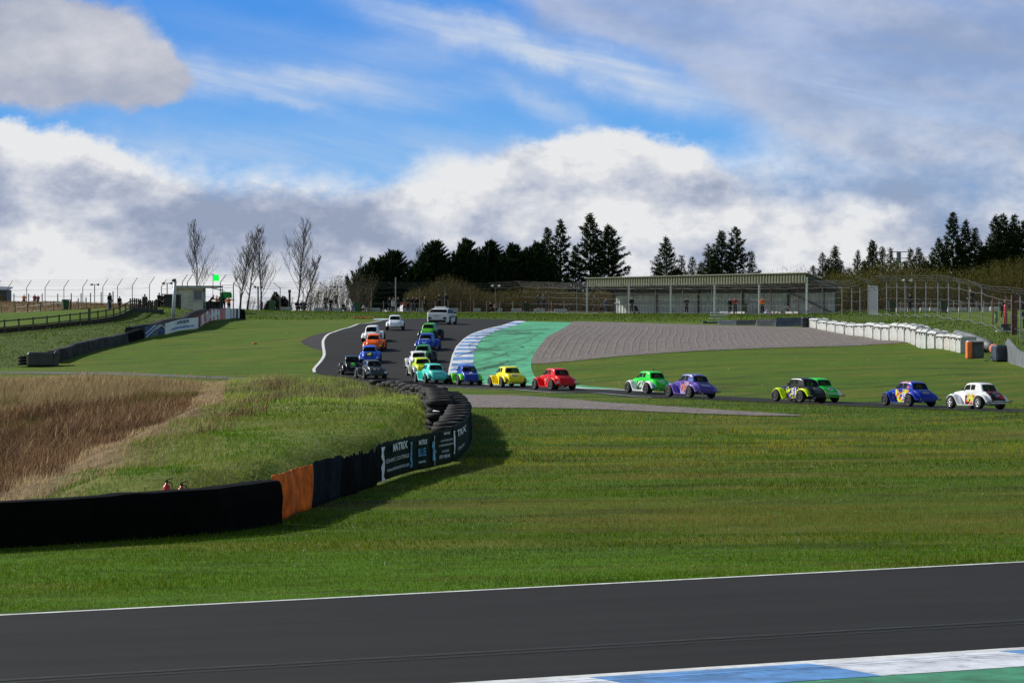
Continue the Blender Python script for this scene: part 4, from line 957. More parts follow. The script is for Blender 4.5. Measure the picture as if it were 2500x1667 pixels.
cfence([(-10, 703, 19.2), (19, 703, 19.2), (65, 702, 19.2), (110, 702, 19.3), (156, 702, 19.3), (202, 701, 19.4), (251, 700, 19.5), (287, 699, 19.7), (323, 697, 20), (365, 695, 20.6)], 'catch_fence', 'wire catch fence with outward bent post tops on the left skyline', (.62, 0, .95), nw=3)
cfence([(394, 700, 23), (445, 689, 23.4), (457.5, 689, 24.2), (538, 690, 24.6), (570, 693, 24)], 'catch_fence', 'short catch fence around the marshal hut', (.55, 0, .8), nw=3, netting=False)
cen = [(586, 704, 22), (630, 704, 21.8), (684, 703, 21.8), (740, 702, 21.8), (797, 703, 21.7), (850, 702, 21.7), (907, 703, 21.6), (966, 702, 21.6), (1025, 703, 21.6), (1086, 703, 21.6), (1149, 704, 21.6), (1210, 704, 21.6), (1274, 700, 21.7), (1340, 702, 21.9), (1408, 704, 22.2), (1463, 704, 22.6), (1532, 705, 23.0), (1601, 705, 23.4), (1667, 705, 23.8), (1738, 704, 24.2), (1811, 704, 24.6), (1882, 704, 24.9), (1949, 703, 25.2), (2008, 702, 25.4), (2056, 700, 25.6)]
cfence(cen, 'catch_fence', 'long catch fence running behind the far bank and across the front of the stand', (-.75, -.2, .60), nw=5, red=(10, 12, 13, 15, 20, 21, 22))
rgt = [(2056, 700, 25.6), (2080, 703, 25.7), (2100, 703, 25.8), (2120, 693, 25.9), (2143, 698, 26), (2165, 690, 26.2), (2190, 690, 26.5), (2210, 690, 26.8), (2235, 690, 27.2), (2261, 690, 27.6), (2290, 690, 28), (2316, 690, 28.6), (2342, 692, 29.2), (2367, 699, 30), (2397, 704, 30.8), (2424, 714, 31.8), (2457, 720, 33), (2491, 722, 34.5), (2530, 727, 36)]
cfence(rgt, 'catch_fence', 'tall grey catch fence curving toward the camera on the right bank', (-1.0, 0, .62), nw=3, red=(15, 16), pm=postg, r=.05, armw=3)
x0_, y0_ = XY(2120, 25.9); x1_, y1_ = XY(2143, 26)
b = MB(); b.add([(x0_, y0_ - .1, Hf(x0_, y0_)), (x1_, y1_ - .1, Hf(x1_, y1_)), (x1_, y1_ - .1, 4.5 + 62 / 26), (x0_, y0_ - .1, 4.5 + 64 / 25.9)], [(0, 1, 2, 3)])
e = empty('mesh_gate', (x0_, y0_, Hf(x0_, y0_)), 0, 'pale mesh gate panel filling one bay of the right fence', 'gate')
gm_ = bpy.data.materials.new('mesh_panel'); gm_.use_nodes = True; q_ = gm_.node_tree.nodes['Principled BSDF']; q_.inputs['Base Color'].default_value = (.28, .32, .38, 1); q_.inputs['Alpha'].default_value = .45
b.build('panel', gm_, e); MB().tube([(x0_, y0_ - .1, Hf(x0_, y0_)), (x0_, y0_ - .1, 6.9), (x1_, y1_ - .1, 6.8), (x1_, y1_ - .1, Hf(x1_, y1_))], .03).build('frame', postg, e)
# cable lying along the bank foot of the fences
for (lst, lbl) in ((cen[:16], 'black cable sagging along the top of the far bank'), (rgt[4:17], 'pale cable looping along the foot of the right fence')):
    b = MB(); pts = []
    for i in range((len(lst) - 1) * 6 + 1):
        k_ = i / 6; i0 = min(int(k_), len(lst) - 2); f_ = k_ - i0; a_ = Vector(XY(lst[i0][0], lst[i0][2] + .3)).lerp(Vector(XY(lst[i0 + 1][0], lst[i0 + 1][2] + .3)), f_)
        pts.append(Vector((a_.x, a_.y, Hf(a_.x, a_.y) + .05 + .16 * abs(math.cos(f_ * math.pi)) ** 2)))
    b.tube(pts, .028, 5); o = b.build('cable', dksteel if lst[0][0] < 1000 else postm); tag(o, lbl, 'cable')
# low spectator fence of stakes behind the crowd
cfence([(905 + k_ * 31.5, 735, 20.3) for k_ in range(17)], 'stake_fence', 'low wire fence on thin leaning stakes behind the crowd', None, nw=2, r=.035, pm=mat('pale_stake', (.22, .21, .19), .8), netting=True, post_name='stake')
cfence([(2180 + k_ * 18.5, 735 - (k_ > 9) * 1, 23.8 + k_ * .25) for k_ in range(17)], 'stake_fence', 'low wire fence on stakes behind the right enclosure', None, nw=2, r=.035, pm=mat('pale_stake', (.22, .21, .19)), netting=True, post_name='stake')
# wooden posts on the left ridge
cfence([(34, 717, 21), (70, 717, 21), (103, 717, 21), (141, 717, 21.2), (174, 716, 21.4), (198, 716, 21.6), (221, 715, 22), (247, 713, 22.4), (276, 711, 22.8)], 'post_and_wire_fence', 'wire fence on weathered wooden posts along the ridge top', None, nw=2, r=.06, pm=wood, netting=False)
cfence([(3, 746, 22.6), (37, 745, 22.6), (67, 742, 22.7), (99, 739, 22.8), (131, 735, 22.9), (172, 731, 23.2), (191, 728, 23.4), (210, 726, 23.6)], 'post_and_wire_fence', 'lower row of wooden posts in front of the brown grass ridge', None, nw=2, r=.06, pm=wood, netting=False)
# post and rail fence
rail = Ws("-60 30.7;0 30.4;60 30.1;120 29.8;180 29.4;240 28.9;290 28.4;330 27.8;366 27.2;392 26.8"); rs_ = resample(catmull(rail, 5), 1.0)
e = empty('rail_fence', (*rs_[8], Hf(*rs_[8])), 0, 'timber post and rail fence climbing the left bank', 'fence')
pj = resample(catmull(rail, 5), 1.62)
for i, p in enumerate(pj[:40]):
    big = i in (9, 21); z = Hf(p.x, p.y); MB().box((p.x, p.y, z + (.52 if not big else .62)), (.11 if not big else .2, .11 if not big else .2, 1.1 if not big else 1.35)).build('post', wood, e)
for hz_ in (.45, .95):
    b = MB()
    for a_, c_ in zip(pj[:-1], pj[1:]): b.bar((a_.x, a_.y - .07, Hf(a_.x, a_.y) + hz_), (c_.x, c_.y - .07, Hf(c_.x, c_.y) + hz_), .05, .11)
    b.build('rail', wood, e)
for i in range(14):     # close-set pickets at the top end
    p = pj[-1].lerp(pj[-7], i / 13); MB().box((p.x, p.y + .1, Hf(p.x, p.y) + .62), (.13, .05, 1.15)).build('picket', dkwood, e)
b = MB(); off_ = [p + Vector((.25, .9)) for p in rs_]
b.grid([[(p.x, p.y, Hf(p.x, p.y) - .2), (p.x, p.y, Hf(p.x, p.y) + .34), (p.x, p.y + .35, Hf(p.x, p.y) + .34), (p.x, p.y + .35, Hf(p.x, p.y) - .2)] for p in off_]); tag(b.build('timber_edging', dkwood), 'dark sleeper edging along the foot of the rail fence', 'edging')
# ------------------------------------------------------------------ marshal hut
hp0 = on(440, 24.6); e = empty('marshal_hut', hp0, 0, 'small cream rendered marshal hut with flat dark roof and blue window', 'hut')
rend = mat('stained_render', (.60, .58, .52), .85, var=.2, scale=1.2, dirt=.8); blkroof = mat('roof_felt', (.02, .022, .03), .7)
def hb(name, c, d_, m, rz=0, tilt=0, bev=0): b = MB(); b.box(c, d_, rz, tilt, bev); return b.build(name, m, e, rel=False)
hb('wall', (1.05, 1.2, 1.12), (2.45, 2.4, 2.5), rend)
hb('side_wall', (-.30, 1.3, 1.1), (.5, 2.0, 2.3), mat('cream_render', (.50, .47, .38), .8, var=.12, dirt=.5))
hb('roof', (1.7, 1.1, 2.46), (4.3, 3.2, .16), blkroof); hb('fascia', (1.7, -.52, 2.36), (4.3, .06, .14), mat('fascia_white', (.5, .5, .5), .6)); hb('roof_edge', (-.5, 1.0, 2.36), (.4, 3.3, .12), mat('fascia_white', (.5, .5, .5)), 0, .35)
w_ = hb('window', (1.75, -.03, 1.62), (.82, .05, .98), mat('window_glass_blue', (.02, .07, .17), .15, spec=.8)); fr = hb('frame', (0, 0, 0), (.001, .001, .001), steel); 
b = MB(); 
for c, d_ in (((1.75, -.05, 2.13), (.96, .08, .07)), ((1.75, -.05, 1.1), (.96, .08, .07)), ((1.30, -.05, 1.62), (.07, .08, 1.1)), ((2.2, -.05, 1.62), (.07, .08, 1.1))): b.box(c, d_)
bpy.data.objects.remove(fr); fr = b.build('frame', mat('frame_white', (.6, .6, .62), .5), e, rel=False); fr.parent = w_
hb('canopy', (3.6, .6, 2.2), (1.3, 2.2, .06), blkroof, 0, .2); hb('counter', (3.3, .9, .5), (1.6, 1.2, 1.0), mat('dark_panel', (.012, .014, .02), .7))
b = MB(); b.tube([(4.2, -.3, 0), (4.2, -.3, 2.6), (5.3, -.3, 2.6), (5.3, -.3, 0)], .05); b.build('canopy_frame', dksteel, e, rel=False)
p = on(398, 25); e = empty('storage_box', p, 0, 'low dark shed behind the pale camera pole', 'shed'); b = MB(); b.box((.75, 1.5, .75), (1.5, 1.5, 1.5)); b.build('body', mat('shed_dark', (.03, .032, .04), .7), e, rel=False); b = MB(); b.box((.75, 1.4, 1.56), (1.7, 1.9, .1)); b.build('roof', mat('shed_roof', (.18, .18, .2), .6), e, rel=False)
p = on(-4, 19.); e = empty('storage_box', (p.x, p.y, p.z - .4), 0, 'dark grey trackside cabin cut off by the left edge', 'cabin'); b = MB(); b.box((-.4, 1, 1.15), (3.3, 3, 2.3)); b.build('body', mat('cabin_grey', (.06, .07, .09), .6), e, rel=False); b = MB(); b.add([(-2.4, -.8, 2.3), (1.4, -.8, 2.2), (1.4, 2.8, 2.6), (-2.4, 2.8, 2.75), (-2.4, -.8, 2.42), (1.4, -.8, 2.32), (1.4, 2.8, 2.7), (-2.4, 2.8, 2.85)], [(3, 2, 1, 0), (4, 5, 6, 7), (0, 1, 5, 4), (1, 2, 6, 5), (2, 3, 7, 6), (3, 0, 4, 7)]); b.build('roof', mat('cabin_roof', (.12, .13, .15), .5), e, rel=False); b = MB(); b.box((.35, -.53, 1.2), (1.2, .06, .8)); b.build('window', mat('dark_glass', (.01, .012, .015), .1), e, rel=False)
# ------------------------------------------------------------------ poles and lamps
def pole_thing(name, cat, lbl, px, s, ytop, r, m, head, group=None):
    p = on(px, s); h = HC - (ytop - 760) / s - p.z; e = empty(name, p, 0, lbl, cat, group); MB().tube([(0, 0, -.1), (0, 0, h)], r, 8).build('pole', m, e, rel=False); head(e, h); return e
def speakers(white=False):
    def f(e, h):
        m = mat('speaker_white', (.6, .6, .58), .5) if white else mat('speaker_black', (.02, .02, .02), .5)
        for sx in (-1, 1):
            b = MB(); b.lathe([(.03, -.18), (.07, -.1), (.16, .12), (.17, .14), (.001, .10)], 10, (sx * .38, 0, h + .02), axis='X'); b.build('horn_speaker', m, e, rel=False, smooth=True)
        b = MB(); b.bar((-.45, 0, h + .02), (.45, 0, h + .02), .05); b.build('bracket', dksteel, e, rel=False)
    return f
gsp = 'loudspeaker poles round the circuit'
pole_thing('loudspeaker_pole', 'loudspeaker', 'loudspeaker pole between the two hooded spectators side fence posts on the left', 231, 20.5, 695, .05, dksteel, speakers(), gsp)
pole_thing('loudspeaker_pole', 'loudspeaker', 'loudspeaker pole just left of the pale camera pole', 408, 24.5, 692, .05, dksteel, speakers(), gsp)
pole_thing('loudspeaker_pole', 'loudspeaker', 'loudspeaker pole among the three bare trees', 630, 21.2, 701, .09, dksteel, speakers(), gsp)
pole_thing('loudspeaker_pole', 'loudspeaker', 'loudspeaker pole in front of the bare willow scrub', 824, 20.5, 701, .04, dksteel, speakers(), gsp)
pole_thing('loudspeaker_pole', 'loudspeaker', 'white loudspeakers on a thin pole left of the dark green bin', 1210, 21.4, 699, .04, dksteel, speakers(True), gsp)
pole_thing('loudspeaker_pole', 'loudspeaker', 'white loudspeakers at the right end of the stand', 2012, 24., 699, .05, dksteel, speakers(True), gsp)
pole_thing('loudspeaker_pole', 'loudspeaker', 'white loudspeakers above the right fence', 2214, 25., 686, .04, dksteel, speakers(True), gsp)
def camhead(e, h):
    b = MB(); b.box((0, 0, h + .12), (.34, .34, .3), bev=.04); b.build('head', dksteel, e, rel=False)
    b = MB(); b.box((0, 0, h - .02), (.3, .3, .06)); b.build('collar', conc, e, rel=False)
pole_thing('camera_pole', 'pole', 'thick dark post with a boxy head right of the green tilted bin', 707, 21., 713, .13, mat('post_black', (.02, .02, .022), .7), camhead)
e = empty('camera_pole', on(422, 28.2), 0, 'thick pale leaning camera pole on the left bank', 'pole')
b = MB(); b.tube([(0, 0, -.1), (.2, 0, 3.35)], [.16, .13], 12); b.build('pole', mat('pale_pole', (.42, .46, .5), .45, var=.1), e, rel=False, smooth=True); b = MB(); b.lathe([(.001, -.22), (.11, -.2), (.13, 0), (.13, .14), (.001, .16)], 12, (.13, -.02, 3.4), axis='X'); b.build('camera_head', dksteel, e, rel=False, smooth=True)
def ctop(e, h):
    b = MB(); b.box((0, 0, h), (.12, .3, .1)); b.build('lamp', conc, e, rel=False); b = MB(); b.box((-.25, -.12, 1.0), (.42, .25, .55), bev=.03); b.build('cabinet', mat('cabinet_grey', (.45, .47, .46), .5), e, rel=False)
pole_thing('lamp_post', 'lamp post', 'slim grey lamp post with a pale cabinet standing in the crowd', 966, 22.4, 678, .06, steel, ctop)
p = on(2211, 22); e = empty('gantry_tower', on(2190, 17.5), 0, 'steel scaffold gantry rising above the conifers on the right', 'gantry')
b = MB(); hh = HC + 145 / 17.5 - e.location.z
for x in (-.9, 0., .5, 1.7): b.bar((x, 0, -.1), (x, 0, hh), .1 if x > -.5 else .08)
for z in (.0, -.9, -1.5): b.bar((-.9, 0, hh + z), (1.7, 0, hh + z), .1)
b.build('frame', dksteel, e, rel=False); b = MB(); b.box((.25, -.1, hh - .8), (.5, .2, 1.5)); b.build('panel', steel, e, rel=False)
# ------------------------------------------------------------------ bins, blocks, steps and small things
def bin_thing(px, s, m, lbl, rz=0, grp='wheeled bins'):
    e = empty('wheeled_bin', on(px, s), rz, lbl, 'bin', grp)
    b = MB(); b.add([(x * w2, y * w2, z) for z, w2 in ((.08, .23), (.95, .31)) for x, y in ((-1, -1), (1, -1), (1, 1), (-1, 1))], [(3, 2, 1, 0), (4, 5, 6, 7), (0, 1, 5, 4), (1, 2, 6, 5), (2, 3, 7, 6), (3, 0, 4, 7)]); b.build('body', m, e, rel=False)
    b = MB(); b.box((0, -.02, 1.0), (.68, .72, .08), bev=.02); b.box((0, .36, .97), (.5, .08, .06)); b.build('lid', m, e, rel=False)
    for sx in (-.24, .24): b = MB(); b.lathe([(.001, -.03), (.1, -.03), (.1, .03), (.001, .03)], 10, (sx, .25, .1), axis='X'); b.build('wheel', rub, e, rel=False)
    e.scale = (1.1, 1.1, 1.1); return e
gb = mat('bin_green', (.012, .06, .03), .45, var=.1); gb2 = mat('bin_mid_green', (.035, .11, .055), .5); gb3 = mat('bin_dark_green', (.015, .035, .018), .5); gb4 = mat('bin_grey_green', (.10, .13, .10), .5)
bin_thing(160, 23.2, gb, 'green bin standing on the left terrace', R_(20)); x = bin_thing(663, 21.2, gb2, 'pale green bin in front of the low dark bushes', R_(-8)); x.rotation_euler = (0, R_(5), R_(-8))
bin_thing(872, 21.6, gb2, 'green bin beside the seated spectator in blue, far bank'); bin_thing(1285, 22., gb3, 'dark green bin next to the two standing men'); bin_thing(1816, 23.0, gb4, 'grey green bin inside the stand'); bin_thing(2178, 24.8, gb3, 'dark bin in the right enclosure, left of the helmeted figure', 0); bin_thing(2304, 26.6, gb3, 'dark bin in the right enclosure, right of the helmeted figure', 0)
blocks = [(697, 21), (780, 20.9), (819, 20.7), (918, 21), (955, 20.8), (995, 20.8), (1025, 20.8), (1062, 20.8), (1110, 20.6), (1165, 20.8), (1218, 20.8), (1262, 20.8), (1317, 20.8), (1369, 20.8), (2198, 24), (2226, 24.2), (2256, 24.6), (2279, 25), (2323, 25.4), (2350, 25.8), (2378, 26.2), (2408, 26.7)]
for i, (px, s) in enumerate(blocks):
    p = on(px, s); e = MB(); wd = (26 if i < 3 or 10 < i < 14 else 20 if i > 13 else 17) * (1.2 if i in (3, 13) else 1) / s
    e.box((0, 0, .2), (wd, .6, .46), bev=.03); o = e.build('concrete_block', conc); o.location = p
    tag(o, ['pale concrete seat block leaning near the dark post', 'pale seat block left of the scrub spectators', 'pale seat block under the brown jacket spectator', 'long pale block left of the lamp post', 'pale block behind the pale cabinet', 'pale block behind the fur hooded spectator', 'pale block behind the group in black', 'pale block behind the white safety car roof', 'pale block right of the safety car', 'pale block beside the seated pair', 'pale block right of the seated pair', 'long pale block left of the dark green bin', 'pale block the two men stand on', 'pale block nearest the stand left end', 'pale block just right of the first dark bin', 'pale block behind the helmeted figure', 'pale block left of the second dark bin', 'pale block behind the second dark bin', 'pale block right of the second dark bin', 'second pale block right of the dark bins', 'pale block under the tall dark figure', 'last pale block before the leaning marshal'][i], 'concrete block', 'pale concrete seat blocks along the spectator fence')
e = empty('bench_steps', on(1745, 26.6), 0, 'white stepped bench with a tubular handrail above the gravel', 'steps')
wb2 = mat('white_board', (.55, .55, .55), .5, dirt=.3)
for i, (z, y, x0, x1) in enumerate([(.15, -.3, -.7, .4), (.45, .1, -.5, .8), (.72, .5, -.35, 1.35), (.95, .9, -.3, 1.35)]): MB().box(((x0 + x1) / 2, y, z), (x1 - x0, .34, .09)).build('step', wb2, e, rel=False)
MB().box((-.1, .4, .05), (2.0, 1.4, .25)).build('base', dksteel, e, rel=False); b = MB(); b.tube([(-1.05, -.2, 0), (-1.05, -.2, 1.5), (.42, -.2, 1.55), (.42, -.2, .1)], .035); b.build('handrail', steel, e, rel=False)
e = empty('bench_steps', on(2462, 33.2), 0, 'dark steps set in the right bank below the red post', 'steps')
for z, y, x0, x1, m in ((.15, 0, -.9, .6, wb2), (.55, .5, -.5, .55, dksteel), (.3, .2, -.4, .6, dksteel)): MB().box(((x0 + x1) / 2, y, z), (x1 - x0, .5, .07 if m is wb2 else .25)).build('step', m, e, rel=False)
e = empty('red_post', on(2455, 31.6), 0, 'bright red padded post beside the right fence', 'post'); b = MB(); b.lathe([(.001, 0), (.13, 0), (.15, .3), (.14, 1.4), (.07, 1.6), (.001, 1.6)], 12); b.build('padding', redm, e, rel=False, smooth=True); MB().tube([(-.45, 0, .2), (0, 0, 1.)], .03).build('stay', steel, e, rel=False)
e = empty('camera_stand', on(2432, 31), 0, 'pale green pillar with white boxes beside the leaning marshal', 'post'); b = MB(); b.lathe([(.001, 0), (.13, 0), (.12, .9), (.001, .9)], 10); b.build('pillar', mat('pale_green', (.16, .22, .15), .6), e, rel=False, smooth=True); b = MB(); b.box((-.12, 0, 1.1), (.75, .4, .35), bev=.04); b.build('box', mat('off_white', (.5, .49, .46), .6), e, rel=False)
e = empty('wooden_post', on(2476, 33.8), 0, 'thick brown timber gate post near the right edge', 'post'); b = MB(); b.box((0, 0, 1.4), (.42, .3, 3.0), bev=.03); b.build('timber', rust, e, rel=False)
e = empty('ladder', on(2473, 33.), 0, 'thin pale ladder leaning by the brown gate post', 'ladder'); b = MB(); b.bar((-.25, 0, 0), (-.2, 0, 1.3), .04); b.bar((-.05, 0, 0), (0, 0, 1.3), .04)
b.build('rail', steel, e, rel=False); b = MB()
for k_ in range(7): b.bar((-.23, 0, .15 + k_ * .17), (-.02, 0, .15 + k_ * .17), .03)
b.build('rung', steel, e, rel=False)
b = MB(); b.box((0, 0, .08), (2.0, .9, .16), tilt=.03, bev=.04); o = b.build('orange_board', mat('faded_orange', (.7, .2, .1), .6)); o.location = on(888, 25.8); tag(o, 'flat orange marker board lying on the grass at the hilltop', 'marker board')
b = MB(); b.box((0, 0, .06), (.36, .2, .1), rz=.4, bev=.03); o = b.build('orange_marker', mat('faded_orange', (.7, .2, .1))); o.location = on(622, 31.8); tag(o, 'small orange fragment lying on the left lawn', 'debris')
for px, py, lbl in ((885, 868, 'tiny pale scrap on the dark tarmac')[0:3],):
    q_ = U(px, py); b = MB(); b.box((0, 0, .03), (.14, .1, .04), bev=.01); o = b.build('litter', conc); o.location = (q_.x, q_.y, Hf(q_.x, q_.y) + .03); tag(o, lbl, 'litter')
# green flag on a pole above the hut and one in a marshal's hand
e = empty('flag_light', on(519, 24.8), 0, 'glowing green signal panel on a pole above the marshal hut', 'signal'); zt = HC - (673 - 760) / 24.8 - e.location.z
MB().bar((0, 0, 0), (.05, 0, zt + .1), .05).build('pole', dksteel, e, rel=False)
gl = bpy.data.materials.new('green_signal'); gl.use_nodes = True; q_ = gl.node_tree.nodes['Principled BSDF']; q_.inputs['Base Color'].default_value = (0, .5, .05, 1); q_.inputs['Emission Color'].default_value = (0, .92, .07, 1); q_.inputs['Emission Strength'].default_value = 1.
b = MB(); b.box((.36, 0, zt - .22), (.56, .06, .62), bev=.02); b.build('panel', gl, e, rel=False); b = MB(); b.box((.02, 0, zt + .12), (.22, .12, .08)); b.build('housing', dksteel, e, rel=False)
e = empty('flag', on(556, 24.6, 1.25), 0, 'draped green flag held over the orange marshal', 'flag'); rows = []
for i in range(9):
    u = i / 8; rows.append([(-.75 + 1.1 * u + .1 * math.sin(u * 7 + v * 2), -.35 + .1 * math.sin(u * 9 + v), .1 + .75 * v * (1 - .2 * abs(u - .5)) + .35 * u * (1 - v) * (1 if u < .6 else .4)) for v in (0, .33, .66, 1)])
b = MB(); b.grid(rows); b.build('cloth', mat('flag_green', (.015, .30, .05), .6, var=.3), e, rel=False, smooth=True); MB().bar((-.95, -.36, .05), (.45, -.3, .95), .025).build('stick', wood, e, rel=False)
# bird
b = MB(); b.add([(0, 0, 0), (-.45, .05, .16), (-.8, 0, .08), (-.4, -.1, .12), (.45, .05, .17), (.85, 0, .05), (.4, -.1, .12), (.05, .35, -.02), (0, -.35, 0), (0, 0, -.08)], [(0, 1, 3), (1, 2, 3), (0, 6, 4), (4, 6, 5), (0, 3, 8), (0, 8, 6), (0, 7, 1), (0, 4, 7), (9, 7, 0), (9, 0, 8)])
o = b.build('bird', mat('bird_dark', (.02, .02, .02), .8)); o.location = (-2.6 * 3, 300, 4.5 + (760 - 259) / F * 300); o.scale = (.35, .35, .35); tag(o, 'small dark bird gliding in the blue sky', 'bird')
# ------------------------------------------------------------------ grass and reeds as real blades
gmat = colmat('grass_blades', trans=.35)
def blades(name, X, Y, h, w_, c, lean=.35, lx=.0, ly=.0, mat_=None, parent=None, z=None, kind='stuff', bend=True, seed=1):
    r = np.random.default_rng(seed); n = len(X); Z = H(X, Y) if z is None else z
    a = r.random(n) * math.pi; dx, dy = np.cos(a) * w_ / 2, np.sin(a) * w_ / 2
    tx = (r.normal(0, lean, n) + lx) * h; ty = (r.normal(0, lean, n) + ly) * h
    B0 = np.stack([X - dx, Y - dy, Z - .02], 1); B1 = np.stack([X + dx, Y + dy, Z - .02], 1)
    if bend:
        M0 = np.stack([X - dx * .8 + tx * .35, Y - dy * .8 + ty * .35, Z + h * .6], 1); M1 = np.stack([X + dx * .8 + tx * .35, Y + dy * .8 + ty * .35, Z + h * .6], 1)
        Tp = np.stack([X + tx, Y + ty, Z + h], 1); V = np.stack([B0, B1, M1, M0, Tp], 1).reshape(-1, 3); b = np.arange(n)[:, None] * 5
        Fc = np.concatenate([b + [0, 1, 2], b + [0, 2, 3], b + [3, 2, 4]]); C = np.repeat(c, 5, 0)
    else:
        Tp = np.stack([X + tx, Y + ty, Z + h], 1); V = np.stack([B0, B1, Tp], 1).reshape(-1, 3); b = np.arange(n)[:, None] * 3; Fc = b + [0, 1, 2]; C = np.repeat(c, 3, 0)
    return fastmesh(name, V, Fc, C, mat_ or gmat, parent)
def pal(r, n, cols, wts=None):
    cols = np.array(cols); k_ = r.choice(len(cols), n, p=wts); return cols[k_] * r.uniform(.7, 1.3, (n, 1))
allsheets = [main, fe[:4] + [ke(26, .5), ke(-20, .5)], gpoly]
r = np.random.default_rng(21)
# mown infield: density falls with distance
def scatter(n, y0, y1, power=2.0, xm=0.19):
    u = r.random(n); Yv = (y0 ** (1 - power) + u * (y1 ** (1 - power) - y0 ** (1 - power))) ** (1 / (1 - power)); Xv = (r.random(n) * 2 - 1) * (Yv * xm + .5); return Xv, Yv
X_, Y_ = scatter(440000, 43, 138, 2.2, .235)
bad = inside(np.array([tuple(p) for p in allsheets[1]]), X_, Y_) | inside(BP, X_, Y_) | inside(np.array([tuple(p) for p in main]), X_, Y_)
bad |= inside(np.array([tuple(p) for p in Us("1120 963;1250 966;1400 976;1600 991;1800 1004;1950 1014;1960 1017;1850 1016;1700 1011;1500 1002;1300 997;1120 995")]), X_, Y_)
twp = np.array([tuple(p) for p in TWc]); bad |= (pdist(twp, X_, Y_, False) < .6) | inside(gpa, X_, Y_) | ((Y_ > 180) & (X_ < -19) & inside(np.array([tuple(z_) for z_ in leftl + Us('733 833;742 841')]), X_, Y_))
bad |= inside(np.array([tuple(z_) for z_ in KR[::2][1:] + [Vector(q9) for q9 in Ws('1290 26.9')] + catmull(gr_edge, 4) + Ws('1440 43.7;1340 42.2;1250 41.2;1185 40.3;1160 39.3')]), X_, Y_) | inside(np.array([tuple(z_) for z_ in RL + KR[::-1]]), X_, Y_)
edge_in = np.array([G(0, 1509).xy, G(2500, 1378).xy]); 
X_, Y_ = X_[~bad], Y_[~bad]; n = len(X_)
pn = vnoise(X_ * .30 + 50, Y_ - X_ * .22, 3.2, 11); pq = vnoise(X_ * .25 + 5, Y_ - X_ * .2, 1.7, 19); pn2 = vnoise(X_ * .4 + 9, Y_ - X_ * .22, 1.1, 12)
h_ = r.uniform(.025, .06, n) * (.6 + 1.1 * pn2) * np.clip(Y_ / 50, 1, 1.8); w_ = .010 * np.clip(Y_ / 45, 1, 2.6)
c = pal(r, n, [(.058, .132, .001), (.090, .178, .003), (.14, .215, .008), (.23, .20, .035), (.030, .068, .001)], [.3, .28, .2, .08, .14])
dryk = (pn > .60) & (Y_ > 58); c[dryk] = c[dryk] * .35 + np.array([.24, .19, .05]) * r.uniform(.7, 1.3, (dryk.sum(), 1)) * .65
dk = pq < .36; c[dk] = c[dk] * .68; yk = (Y_ > 82) & (Y_ < 118) & (vnoise(X_ * .5 + 7, Y_, 2.0, 14) > .68) & (r.random(n) < .6); c[yk] = np.array([.42, .36, .02]) * r.uniform(.6, 1.2, (yk.sum(), 1))
tag(blades('mown_grass', X_, Y_, h_, w_, c, bend=False, lean=.5, seed=2), kind='stuff')
# rough bank
Xb = r.uniform(-30, 0, 420000); Yb = r.uniform(57, 172, 420000); keep = r.random(420000) < np.clip((75 / Yb) ** 1.3, 0, 1)
Xb, Yb = Xb[keep], Yb[keep]; k_ = inside(BP, Xb, Yb) & ~inside(pit_poly, Xb, Yb) & (pdist(twp, Xb, Yb, False) > 1.3) & (np.abs(Xb) < Yb * .19 + 1); Xb, Yb = Xb[k_], Yb[k_]; n = len(Xb)
pn = vnoise(Xb, Yb, 1.5, 31); pn2 = vnoise(Xb, Yb, 5., 32)
h_ = r.uniform(.04, .13, n) * np.where(Yb < 105, .75, 1.1) * (.4 + 1.3 * pn) * (1 + .7 * (pn2 > .55)); w_ = .013 * np.clip(Yb / 60, 1, 2.2)
c = pal(r, n, [(.09, .17, .005), (.16, .23, .012), (.32, .32, .09), (.48, .42, .2), (.04, .09, .005)], [.30, .26, .2, .10, .14])
st = (pn2 > .5) | (Yb > 110); c[st] = c[st] * .45 + np.array([.34, .32, .10]) * r.uniform(.6, 1.3, (st.sum(), 1)) * .55
fr2 = Yb > 108; c[fr2] = c[fr2] * 1.35 + np.array([.06, .06, .02]); gr_ = (pn2 <= .5) & (Yb < 100); c[gr_] = c[gr_] * .6 + np.array([.08, .19, .004]) * .5
c = c * np.array([.78, .90, .75]); tag(blades('bank_grass', Xb, Yb, h_, w_, c, lean=.55, lx=.15, seed=3), kind='stuff')
# dark rushes clumps on the top of the bank
n = 15000; cx_ = r.uniform(-24, -5, 240); cy_ = r.uniform(118, 160, 240); q = r.integers(0, 240, n)
Xr = cx_[q] + r.normal(0, .35, n); Yr = cy_[q] + r.normal(0, .6, n); k_ = inside(BP, Xr, Yr) & ~inside(pit_poly, Xr, Yr); Xr, Yr = Xr[k_], Yr[k_]; n = len(Xr)
tag(blades('rushes', Xr, Yr, r.uniform(.2, .5, n), np.full(n, .03), pal(r, n, [(.14, .15, .05), (.32, .28, .15), (.2, .2, .08)]), lean=.3, seed=4), kind='stuff')
